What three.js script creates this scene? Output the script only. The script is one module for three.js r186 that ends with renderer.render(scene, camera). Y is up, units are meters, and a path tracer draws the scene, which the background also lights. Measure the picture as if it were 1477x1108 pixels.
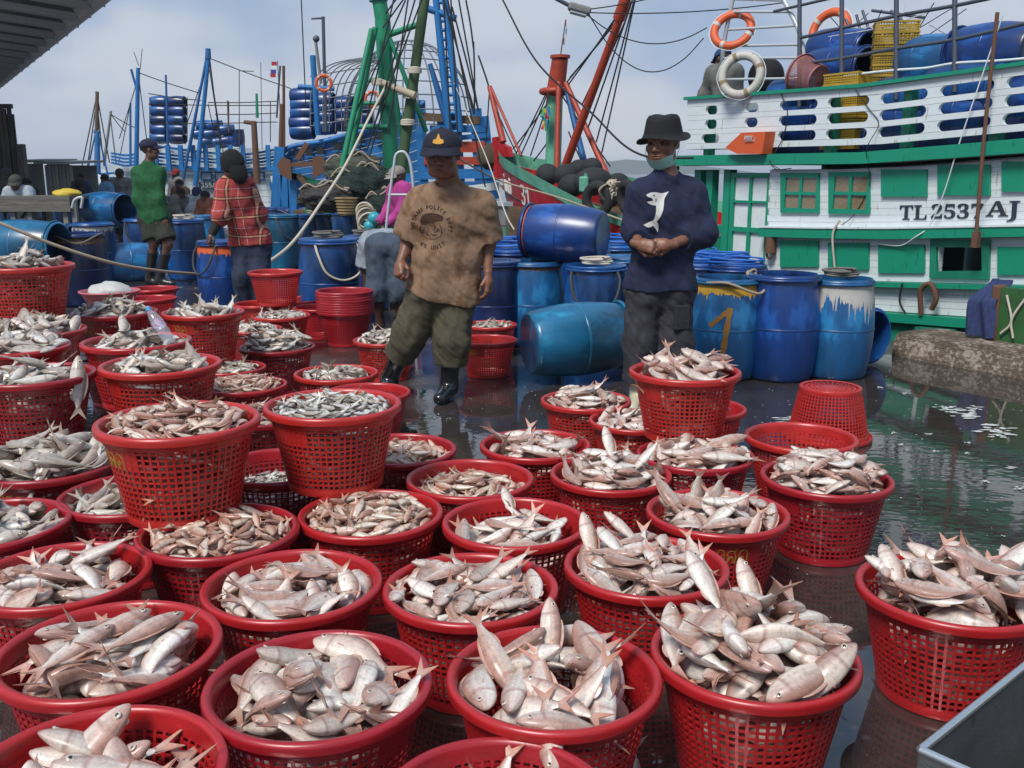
import * as THREE from 'three';
import { ImprovedNoise } from 'three/addons/math/ImprovedNoise.js';
import { mergeGeometries } from 'three/addons/utils/BufferGeometryUtils.js';
import { RoundedBoxGeometry } from 'three/addons/geometries/RoundedBoxGeometry.js';
import { TextGeometry } from 'three/addons/geometries/TextGeometry.js';
import { FontLoader } from 'three/addons/loaders/FontLoader.js';
import { DecalGeometry } from 'three/addons/geometries/DecalGeometry.js';

// ---------- camera, sky, sun, exposure ----------
const F = 1400, CX = 738.5, CY = 554, EYE = 1.45;             // lens in photo pixels
const PITCH = Math.atan(306 / F), SP = Math.sin(PITCH), CP = Math.cos(PITCH);
const scene = new THREE.Scene();
const camera = new THREE.PerspectiveCamera(2 * Math.atan(CY / F) * 180 / Math.PI, 1477 / 1108, 0.05, 6000);
camera.position.set(0, EYE, 0);
camera.rotation.set(-PITCH, 0, 0);
const renderer = new THREE.WebGLRenderer({ antialias: true });
renderer.setSize(1024, 768);
renderer.toneMapping = THREE.LinearToneMapping;
renderer.toneMappingExposure = 1.43;
renderer.shadowMap.enabled = true;
const perlin = new ImprovedNoise();
const fbm = (x, y, z, o = 4) => { let a = 0, g = 0.5, f = 1; for (let i = 0; i < o; i++) { a += g * perlin.noise(x * f, y * f, z * f); g *= 0.5; f *= 2.03; } return a; };
const mix = (a, b, t) => a + (b - a) * t;
const clamp = (v, a = 0, b = 1) => Math.min(b, Math.max(a, v));
const smooth = (a, b, v) => { const t = clamp((v - a) / (b - a)); return t * t * (3 - 2 * t); };
{
  const W = 1024, Hh = 512, d = new Float32Array(W * Hh * 4);
  for (let j = 0; j < Hh; j++) for (let i = 0; i < W; i++) {
    const th = (i / W - 0.5) * 2 * Math.PI, ph = (j / Hh - 0.5) * Math.PI;
    const x = Math.cos(ph) * Math.cos(th), y = Math.sin(ph), z = Math.cos(ph) * Math.sin(th);
    const up = Math.max(y, 0), k = 1 / (up + 0.22);
    const c = fbm(x * k * 1.1 + 3.1, z * k * 1.1 - 1.7, 0.3 + y, 5);
    const w = fbm(x * k * 2.6 - 5, z * k * 1.5 + 2, 4.2, 5);
    const cloud = smooth(-0.12, 0.36, c + 0.5 * w);
    const h = Math.exp(-up * 7.5);
    const r = mix(mix(0.26, 0.53, cloud), mix(0.53, 0.61, cloud), h), g = mix(mix(0.40, 0.60, cloud), mix(0.58, 0.64, cloud), h), b = mix(mix(0.62, 0.72, cloud), mix(0.68, 0.69, cloud), h);
    const q = 4 * (j * W + i), lo = (y < 0 ? 0.35 : 1) * 0.71;
    d[q] = r * lo; d[q + 1] = g * lo; d[q + 2] = b * lo; d[q + 3] = 1;
  }
  const t = new THREE.DataTexture(d, W, Hh, THREE.RGBAFormat, THREE.FloatType);
  t.mapping = THREE.EquirectangularReflectionMapping; t.minFilter = t.magFilter = THREE.LinearFilter; t.needsUpdate = true;
  scene.background = t; scene.environment = t;
}
const sun = new THREE.DirectionalLight(new THREE.Color(1, 0.965, 0.91), 2.5);
sun.position.set(-9, 22, 7); sun.target.position.set(0, 0, -8); scene.add(sun, sun.target);
sun.castShadow = true; sun.shadow.radius = 34; sun.shadow.mapSize.set(2048, 2048);
Object.assign(sun.shadow.camera, { left: -30, right: 30, top: 40, bottom: -30, near: 1, far: 90 });

scene.fog = new THREE.FogExp2(new THREE.Color(0.62, 0.68, 0.74), 0.0006);

// ---------- helpers ----------
const V = (x, y, z) => new THREE.Vector3(x, y, z);
let seed = 7;
const rnd = () => { seed = (seed + 0x6D2B79F5) | 0; let t = Math.imul(seed ^ (seed >>> 15), 1 | seed); t = (t + Math.imul(t ^ (t >>> 7), 61 | t)) ^ t; return ((t ^ (t >>> 14)) >>> 0) / 4294967296; };
const rr = (a, b) => a + (b - a) * rnd();
const gauss = () => (rnd() + rnd() + rnd() + rnd() - 2) * 0.87;
const pick = a => a[Math.floor(rnd() * a.length)];
// a photo pixel gives a direction; the distance comes from a height, a depth or a wall
const ray = (px, py) => { const u = (px - CX) / F, v = (py - CY) / F; return V(u, -(SP + v * CP), -(CP - v * SP)); };
const atH = (px, py, h = 0) => { const r = ray(px, py); return r.multiplyScalar((h - EYE) / r.y).add(V(0, EYE, 0)); };
const atZ = (px, py, z) => { const r = ray(px, py); return r.multiplyScalar(-z / r.z).add(V(0, EYE, 0)); };
const used = {};
const numbered = n => { const k = used[n] = (used[n] ?? -1) + 1; return k ? n + '_' + String(k).padStart(3, '0') : n; };
function tag(o, label, category, group, kind) {
  if (kind) o.userData.kind = kind;
  if (label) o.userData.label = label;
  if (category) o.userData.category = category;
  if (group) o.userData.group = group;
  return o;
}
function thing(name, label, category, pos = V(0, 0, 0), group, kind) {
  const g = new THREE.Group(); g.name = numbered(name); g.position.copy(pos); scene.add(g); return tag(g, label, category, group, kind);
}
function mesh(name, geo, mat, parent = scene) {
  const m = new THREE.Mesh(geo, mat); m.name = parent === scene ? numbered(name) : name; m.castShadow = m.receiveShadow = true; parent.add(m); return m;
}
function copyOf(o, name, label, group) {
  const c = o.clone(); c.name = numbered(name); scene.add(c); c.userData = { ...o.userData };
  if (label) c.userData.label = label; if (group) c.userData.group = group; return c;
}
const prep = g => { let q = g.index ? g.toNonIndexed() : g; for (const k of Object.keys(q.attributes)) if (!['position', 'normal', 'uv'].includes(k)) q.deleteAttribute(k); q.morphAttributes = {}; return q; };
const merge = list => { const m = mergeGeometries(list.map(prep), false); return m; };
const UP = V(0, 1, 0);
function beam(a, b, r0, r1 = r0, n = 8) {
  const d = b.clone().sub(a), L = d.length(), g = new THREE.CylinderGeometry(r1, r0, L, n, 1);
  g.applyQuaternion(new THREE.Quaternion().setFromUnitVectors(UP, d.normalize())); g.translate((a.x + b.x) / 2, (a.y + b.y) / 2, (a.z + b.z) / 2); return g;
}
function bar(a, b, w, t) {                                     // a squared timber from a to b
  const d = b.clone().sub(a), L = d.length(), g = new THREE.BoxGeometry(w, L, t);
  g.applyQuaternion(new THREE.Quaternion().setFromUnitVectors(UP, d.normalize())); g.translate((a.x + b.x) / 2, (a.y + b.y) / 2, (a.z + b.z) / 2); return g;
}
const tube = (pts, r, seg = 0, n = 6, closed = false) => new THREE.TubeGeometry(new THREE.CatmullRomCurve3(pts, closed), seg || Math.max(6, pts.length * 5), r, n, closed);
const box = (w, h, d, x = 0, y = 0, z = 0) => new THREE.BoxGeometry(w, h, d).translate(x, y, z);
function plate(pts, t, holes = []) {                           // an outline in x,y with thickness t towards +z
  const s = new THREE.Shape(pts.map(p => new THREE.Vector2(p[0], p[1])));
  for (const h of holes) s.holes.push(new THREE.Path(h.map(p => new THREE.Vector2(p[0], p[1]))));
  return new THREE.ExtrudeGeometry(s, { depth: t, bevelEnabled: false, curveSegments: 8 });
}
function texture(n, fn, srgb = true, rep = 1, wid = n) {
  const d = new Uint8Array(n * wid * 4);
  for (let j = 0; j < n; j++) for (let i = 0; i < wid; i++) { const c = fn(i / wid, j / n), q = 4 * (j * wid + i); d[q] = clamp(c[0]) * 255; d[q + 1] = clamp(c[1]) * 255; d[q + 2] = clamp(c[2]) * 255; d[q + 3] = 255; }
  const t = new THREE.DataTexture(d, wid, n); t.wrapS = t.wrapT = THREE.RepeatWrapping; t.magFilter = THREE.LinearFilter; t.minFilter = THREE.LinearMipmapLinearFilter; t.generateMipmaps = true;
  if (srgb) t.colorSpace = THREE.SRGBColorSpace; t.repeat.set(rep, rep); t.needsUpdate = true; return t;
}
// noise that tiles over 0..1
const hash2 = (x, y, z) => { let h = Math.imul(x, 374761393) ^ Math.imul(y, 668265263) ^ Math.imul(z, 1274126177); h = Math.imul(h ^ (h >>> 13), 1274126177); return (h ^ (h >>> 16)) >>> 0; };
const pgrad = (x, y, px, py, z) => {
  const i = Math.floor(x), j = Math.floor(y), fx = x - i, fy = y - j, g = (a, b, dx, dy) => { const t = hash2(((a % px) + px) % px, ((b % py) + py) % py, z) * 1.4629e-9; return Math.cos(t) * dx + Math.sin(t) * dy; };
  const w = t => t * t * t * (t * (t * 6 - 15) + 10), u = w(fx), v = w(fy);
  return mix(mix(g(i, j, fx, fy), g(i + 1, j, fx - 1, fy), u), mix(g(i, j + 1, fx, fy - 1), g(i + 1, j + 1, fx - 1, fy - 1), u), v);
};
const tn = (u, v, f, z = 0, o = 4, sy = 1, sx = 1) => { let a = 0, g = 0.62, px = Math.max(1, Math.round(f * sx)), py = Math.max(1, Math.round(f * sy)); for (let i = 0; i < o; i++) { a += g * pgrad(u * px, v * py, px, py, z * 7 + i); g *= 0.5; px *= 2; py *= 2; } return a; };
const rgb = (r, g, b) => new THREE.Color().setRGB(r, g, b);
const S = (r, g, b) => new THREE.Color().setRGB(r / 255, g / 255, b / 255, THREE.SRGBColorSpace);
const std = (color, roughness = 0.6, o = {}) => new THREE.MeshStandardMaterial({ color, roughness, ...o });
const phys = (color, roughness, o = {}) => new THREE.MeshPhysicalMaterial({ color, roughness, ...o });
// stained, scratched paint: near white, multiplies the paint's colour
const wornMap = texture(512, (u, v) => {
  const a = tn(u, v, 5, 1), s = tn(u, v, 24, 5, 3), st = tn(u, v, 30, 9, 3, 0.25);
  let k = 0.93 + 0.22 * a + 0.06 * s; const rust = smooth(0.3, 0.42, st + 0.25 * a); k -= 0.16 * rust;
  return [k + 0.02 * rust, k - 0.03 * rust, k - 0.07 * rust];
}, true, 0.7);
const paintMap = texture(512, (u, v) => { const a = tn(u, v, 4, 4), s = tn(u, v, 50, 5, 2, 1, 0.3), st = tn(u, v, 34, 9, 3, 0.22), rust = smooth(0.3, 0.4, st + 0.3 * a); const k = 0.97 + 0.05 * a + 0.03 * s; return [k - 0.12 * rust, k - 0.2 * rust, k - 0.28 * rust]; }, true, 0.8);
const scuffMap = texture(512, (u, v) => {                      // barrels: pale scuffs, dirt
  const a = tn(u, v, 4, 2), s = tn(u, v, 18, 6, 4), l = tn(u, v, 60, 3, 2);
  let k = 0.56 + 0.3 * a; const w = smooth(0.16, 0.36, a + 0.45 * s) * 0.2, d = smooth(0.14, 0.36, -a + 0.4 * l) * 0.1; k -= d;
  return [k + w * 1.0 + 0.05 * l, k + w * 0.85 + 0.04 * l, k + w * 0.55 + 0.04 * l];
}, true, 1);
const clothMap = texture(512, (u, v) => { const a = tn(u, v, 6, 1), s = tn(u, v, 70, 4, 2), k = 0.86 + 0.3 * a + 0.1 * s; return [k, k * 0.985, k * 0.97]; }, true, 2);
const dirtyCloth = texture(512, (u, v) => { const a = tn(u, v, 4, 3), b = tn(u, v, 9, 8), s = tn(u, v, 70, 4, 2), w = smooth(0.0, 0.4, b + 0.5 * a); const k = 0.92 + 0.16 * a + 0.08 * s - 0.17 * w; return [k, k * (1 - 0.06 * w), k * (1 - 0.14 * w)]; }, true, 1.3);
const woodMap = texture(512, (u, v) => { const g = tn(u, v, 60, 2, 3, 1, 0.15), a = tn(u, v, 6, 4), k = 0.8 + 0.35 * g + 0.3 * a; return [k, k * 0.97, k * 0.93]; }, true, 1);
const skinMap = texture(256, (u, v) => { const a = tn(u, v, 8, 3), s = tn(u, v, 40, 4, 2), k = 0.9 + 0.22 * a + 0.1 * s; return [k, k * 0.97, k * 0.95]; }, true, 4);
const bumpNoise = texture(512, (u, v) => { const k = 0.5 + 0.6 * tn(u, v, 40, 2, 4); return [k, k, k]; }, false, 2);
const wrinkleMap = texture(512, (u, v) => { const a = tn(u, v, 9, 2, 3, 0.45), b = tn(u, v, 26, 5, 3, 0.6), k = 0.5 + 0.45 * (1 - Math.abs(a) * 3.2) * 0.5 + 0.2 * b; return [k, k, k]; }, false, 1.6);
// ---------- the pier ----------
const Q0 = atH(1281, 511, 0), Q1 = atH(1477, 547, 0);           // foot of the kerb beam at the pier's edge
const D = Q1.clone().sub(Q0).setY(0).normalize(), NW = V(D.z, 0, -D.x);   // along the edge, and out over the water
const quay = (s, off = 0, h = 0) => V(Q0.x + D.x * s + NW.x * off, h, Q0.z + D.z * s + NW.z * off);
const QROT = Math.atan2(-D.z, D.x);                            // local x along the edge, local z towards the pier
const onWall = (px, py, off) => {                              // where a pixel meets the upright wall `off` metres beyond the edge
  const r = ray(px, py), o = quay(0, off), n = NW, t = (n.x * o.x + n.z * o.z) / (n.x * r.x + n.z * r.z), p = r.multiplyScalar(t).add(V(0, EYE, 0));
  return [(p.x - Q0.x) * D.x + (p.z - Q0.z) * D.z, p.y];
};
{
  // wet concrete: colour, gloss and relief all follow the same puddle field
  const N = 2048, SZ = 16, X0 = -7, Z0 = -14;                   // metres covered by one repeat
  const pud = (x, z) => {
    let p = fbm(x * 0.55 + 9.2, z * 0.55 + 1.3, 0.7, 4) + 0.16;
    p += 0.75 * Math.exp(-(((x - 2.5) / 1.7) ** 2 + ((z + 4.9) / 2.3) ** 2)) + 0.45 * Math.exp(-(((x + 0.1) / 0.8) ** 2 + ((z + 5.2) / 0.6) ** 2)) + 0.5 * Math.exp(-(((x - 1.35) / 0.5) ** 2 + ((z + 2.9) / 0.8) ** 2));
    p -= 0.7 * Math.exp(-(((x - 3.3) / 1.2) ** 2 + ((z + 8.4) / 0.7) ** 2));
    return p;
  };
  const field = new Float32Array(N * N), grit = new Float32Array(N * N);
  for (let j = 0; j < N; j += 2) for (let i = 0; i < N; i += 2) {
    const x = X0 + i / N * SZ, z = Z0 + j / N * SZ, v = pud(x, z), g = perlin.noise(x * 31, z * 31, 2) * 0.6 + perlin.noise(x * 90, z * 90, 5) * 0.5 + perlin.noise(x * 5, z * 5, 8) * 0.6;
    for (const q of [j * N + i, j * N + i + 1, (j + 1) * N + i, (j + 1) * N + i + 1]) { field[q] = v; grit[q] = g; }
  }
  const at = (a, u, v) => a[Math.min(N - 1, Math.floor(v * N)) * N + Math.min(N - 1, Math.floor(u * N))];
  const col = texture(1024, (u, v) => {
    const p = at(field, u, v), g = at(grit, u, v), w = smooth(0.0, 0.25, p), fl = g > 0.82 ? 0.28 : 0;
    const k = 0.25 + 0.05 * g - 0.04 * w + fl * 0.5; return [k * 1.08, k * 0.98, k * 0.93];
  });
  const rough = texture(1024, (u, v) => { const p = at(field, u, v), g = at(grit, u, v), w = smooth(-0.02, 0.2, p), k = mix(0.33 + 0.12 * g, 0.035, w); return [k, k, k]; }, false);
  const bump = texture(2048, (u, v) => {
    const p = at(field, u, v), g = at(grit, u, v), w = smooth(-0.02, 0.2, p), x = u * SZ, z = v * SZ;
    const rip = 0.5 * perlin.noise(x * 5 + 0.8 * Math.sin(z * 3), z * 16, 3) + 0.35 * perlin.noise(x * 22, z * 38, 7);
    const zz = Z0 + z, calm = 0.022 + 0.11 * Math.exp(-(((zz + 4.3) / 1.1) ** 2)), k = 0.5 + mix(0.32 * g, calm * rip, w); return [k, k, k];
  }, false);
  const m = phys(0xffffff, 1, { map: col, roughnessMap: rough, bumpMap: bump, bumpScale: 0.006, specularIntensity: 1, ior: 1.75 });
  const e0 = quay(16, 0.55), e1 = quay(-46, 0.55), far = e1.clone().add(V(-60, 0, 0));
  const s = new THREE.Shape([[e0.x, e0.z], [e1.x, e1.z], [far.x, far.z], [-70, 14], [e0.x, 14]].map(p => new THREE.Vector2(p[0], p[1])));
  const g = new THREE.ExtrudeGeometry(s, { depth: 1.6, bevelEnabled: false }); g.rotateX(Math.PI / 2);
  const uv = g.attributes.uv, ps = g.attributes.position;
  for (let i = 0; i < uv.count; i++) uv.setXY(i, (ps.getX(i) - X0) / SZ, (ps.getZ(i) - Z0) / SZ);
  tag(mesh('pier', g, m), 'wet dark concrete pier floor with puddles', null, null, 'structure');
  const wb = texture(512, (u, v) => { const k = 0.5 + 0.5 * tn(u, v, 22, 1, 4); return [k, k, k]; }, false, 0.12);
  const wm = phys(rgb(0.03, 0.05, 0.05), 0.08, { bumpMap: wb, bumpScale: 0.08 });
  const wg = new THREE.PlaneGeometry(5000, 4000).rotateX(-Math.PI / 2).translate(0, -1.1, -1800);
  const wu = wg.attributes.uv, wp = wg.attributes.position; for (let i = 0; i < wu.count; i++) wu.setXY(i, wp.getX(i), wp.getZ(i));
  tag(mesh('harbour_water', wg, wm), null, null, null, 'structure');
  // hill across the bay
  const hp = [[-160, 0], [-120, 8], [-80, 13], [-50, 21], [-20, 27], [10, 24], [40, 17], [80, 15], [130, 7], [170, 0]].map(p => [p[0], p[1] * 0.72 - 2]);
  const hg = plate([...hp, [170, -6], [-160, -6]], 200), hm = mesh('hill', hg, std(rgb(0.05, 0.075, 0.045), 1));
  hm.position.set(170, 0, -1500); tag(hm, null, null, null, 'structure');
  // broken concrete kerb beam
  const cm = std(0xffffff, 0.85, { bumpMap: bumpNoise, bumpScale: 0.012, map: texture(512, (u, v) => { const a = tn(u, v, 5, 3), s = tn(u, v, 30, 1, 4), k = 0.36 + 0.2 * a + 0.22 * s, w = smooth(0.05, 0.3, s + a) * 0.12; return [k + w + 0.05, k + w, k - 0.05 + w]; }, true, 1) });
  const seg = (s0, s1, h, name, label) => {
    const n = 34, prof = [[-0.02, 0], [0.0, h * 0.7], [0.025, h * 0.95], [0.08, h], [0.4, h * 0.99], [0.45, h * 0.9], [0.47, 0.0]], P = [], I = [], U = [];
    for (let i = 0; i <= n; i++) for (let k = 0; k < prof.length; k++) {
      const s = mix(s0, s1, i / n), e = (i === 0 || i === n) ? 0.93 : 1, nz = fbm(s * 2.3, k * 0.7, 3) * 0.05 + fbm(s * 9, k * 2, 7) * 0.03;
      const q = quay(s, prof[k][0] + (k ? nz * 0.6 : 0), Math.max(0, prof[k][1] * (k && k < 6 ? e + nz : 1))); P.push(q.x, q.y, q.z); U.push(s, k * 0.16);
    }
    const K = prof.length; for (let i = 0; i < n; i++) for (let k = 0; k < K - 1; k++) { const a = i * K + k; I.push(a, a + K, a + 1, a + 1, a + K, a + K + 1); }
    for (const b of [0, n * K]) for (let k = 1; k < K - 1; k++) I.push(b, b + k, b + k + 1);
    const g = new THREE.BufferGeometry(); g.setAttribute('position', new THREE.Float32BufferAttribute(P, 3)); g.setAttribute('uv', new THREE.Float32BufferAttribute(U, 2)); g.setIndex(I); g.computeVertexNormals();
    tag(mesh(name, g, cm), label, 'kerb');
  };
  seg(0.05, 5, 0.2, 'concrete_kerb', 'rough worn concrete kerb beam along the pier edge beside the green and white boat');
  seg(-14, -0.4, 0.15, 'concrete_kerb', 'concrete kerb beam behind the standing blue barrels');
}
// ---------- fish baskets ----------
const BH = 0.305, RB = 0.165, RT = 0.222, wallR = y => mix(RB, RT, clamp(y / 0.285));
const redMaps = texture(256, (u, v) => { const a = tn(u, v, 5, 2), s = tn(u, v, 40, 4, 3), k = 0.9 + 0.18 * a + 0.14 * s; return [k, k * (1 + 0.05 * s), k]; }, true, 3);
const reds = [[0.55, 0.018, 0.022], [0.46, 0.014, 0.024], [0.62, 0.03, 0.025], [0.40, 0.013, 0.02]].map(c => phys(rgb(...c), 0.34, { map: redMaps, clearcoat: 0.25, clearcoatRoughness: 0.3, transmission: 0.1, thickness: 0 }));
const lathe = (pts, n = 64) => new THREE.LatheGeometry(pts.map(p => new THREE.Vector2(p[0], p[1])), n);
const flat = g => { const q = prep(g); q.computeVertexNormals(); return q; };
const basketGeo = (() => {
  const n = 60, rim = [lathe([[0.219, 0.258], [0.2225, 0.29], [0.226, 0.302], [0.236, 0.3055], [0.244, 0.302], [0.2465, 0.294], [0.2455, 0.279], [0.242, 0.276], [0.241, 0.288], [0.232, 0.2935], [0.2285, 0.288], [0.2245, 0.258], [0.219, 0.258]], 72)];
  const wall = [], hoop = (y, h, t) => { const r = wallR(y); return flat(lathe([[r - t / 2, y - h / 2], [r + t / 2, y - h / 2], [r + t / 2 + 0.0005, y + h / 2], [r - t / 2, y + h / 2], [r - t / 2, y - h / 2]], n)); };
  for (let i = 0; i < 13; i++) wall.push(hoop(0.03 + i * 0.0183, 0.006, 0.0034));
  for (let i = 0; i < n; i++) { const a = (i + 0.5) / n * 2 * Math.PI, c = Math.cos(a), s = Math.sin(a); const g = bar(V(wallR(0.012) * c, 0.012, wallR(0.012) * s), V(wallR(0.262) * c, 0.262, wallR(0.262) * s), 0.0036, 0.0075); 
    // turn the rib's broad face to the outside
    const g2 = new THREE.BoxGeometry(0.0046, 0.252, 0.0072); const m = new THREE.Matrix4().makeRotationZ(-Math.atan2(wallR(0.262) - wallR(0.012), 0.25)); g2.applyMatrix4(m); g2.translate((wallR(0.012) + wallR(0.262)) / 2, 0.137, 0); g2.rotateY(-a); wall.push(g2); }
  const panel = (a0, a1, y0, y1) => new THREE.LatheGeometry([[wallR(y0) - 0.0012, y0], [wallR(y0) + 0.0012, y0], [wallR(y1) + 0.0012, y1], [wallR(y1) - 0.0012, y1], [wallR(y0) - 0.0012, y0]].map(p => new THREE.Vector2(...p)), 16, a0, a1);
  for (const a of [0, Math.PI]) wall.push(panel(a - 0.46, 0.92, 0.19, 0.262));
  const base = [lathe([[RB - 0.012, 0.004], [RB + 0.002, 0], [RB + 0.007, 0.004], [RB + 0.008, 0.028], [RB + 0.003, 0.03], [RB - 0.001, 0.016], [RB - 0.012, 0.014], [RB - 0.012, 0.004]], 56)];
  for (const r of [0.045, 0.075, 0.105, 0.132]) base.push(lathe([[r - 0.0045, 0.006], [r + 0.0045, 0.006], [r + 0.0045, 0.012], [r - 0.0045, 0.012], [r - 0.0045, 0.006]], 40));
  for (let i = 0; i < 28; i++) { const g = box(0.12, 0.005, 0.0075, 0.097, 0.009, 0); g.rotateY(i / 28 * 2 * Math.PI); base.push(g); }
  base.push(lathe([[0, 0.005], [0.05, 0.005], [0.05, 0.0125], [0, 0.0125]], 24));
  return { rim: merge(rim), wall: merge(wall), base: merge(base) };
})();
// hand-painted trade letters, as brush strokes that follow the basket's wall
const letterGeo = (() => {
  const L = [
    [[0, 0.62], [0.06, 0.78], [0.2, 0.8], [0.3, 0.72], [0.33, 0.55], [0.33, 0.05], [0.25, 0.0], [0.2, 0.08], [0.27, 0.14]],
    [[0.55, 0.62], [0.48, 0.5], [0.56, 0.42], [0.5, 0.0]], [[0.5, 0.0], [0.72, 0.42], [0.9, 0.0], [0.94, 0.5], [0.8, 0.74], [0.6, 0.74], [0.52, 0.66]], [[0.86, 0.68], [1.02, 0.92]],
    [[1.3, 0.42], [1.22, 0.34], [1.3, 0.26], [1.37, 0.34], [1.3, 0.44], [1.2, 0.0]], [[1.2, 0.0], [1.12, 0.4], [1.22, 0.74], [1.46, 0.78], [1.58, 0.6], [1.58, 0.0]]];
  const sc = 0.062, y0 = 0.192;
  return merge(L.map(st => tube(st.map(([x, y]) => { const yy = y0 + y * sc, r = wallR(yy) + 0.0016, a = (x - 0.8) * sc / r; return V(Math.sin(a) * r, yy, Math.cos(a) * r); }), 0.0026, st.length * 5, 5)));
})();
const letterMat = std(rgb(0.30, 0.17, 0.02), 0.7);
const baskets = [];
function basket(label, pos, o = {}) {
  const g = thing('fish_basket', label, 'basket', pos, o.group || 'red fish baskets');
  const m = reds[o.tone ?? Math.floor(rnd() * 3)];
  mesh('rim', basketGeo.rim, m, g); mesh('lattice_wall', basketGeo.wall, m, g).rotation.y = o.letters ?? rr(0.9, 2.2); mesh('base', basketGeo.base, m, g);
  if (o.letters !== undefined) { const l = mesh('painted_lettering', letterGeo, letterMat, g); l.rotation.y = o.letters - (o.turn ?? 0); tag(l, 'three yellow painted letters'); }
  const s = o.s ?? 1; g.scale.setScalar(s); g.rotation.set(o.tiltX || 0, o.turn ?? rr(0, 6.28), o.tiltZ || 0);
  if (o.letters !== undefined) g.children[3].rotation.y = o.letters - g.rotation.y;
  g.userData.group = o.group || 'red fish baskets';
  return g;
}
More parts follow.
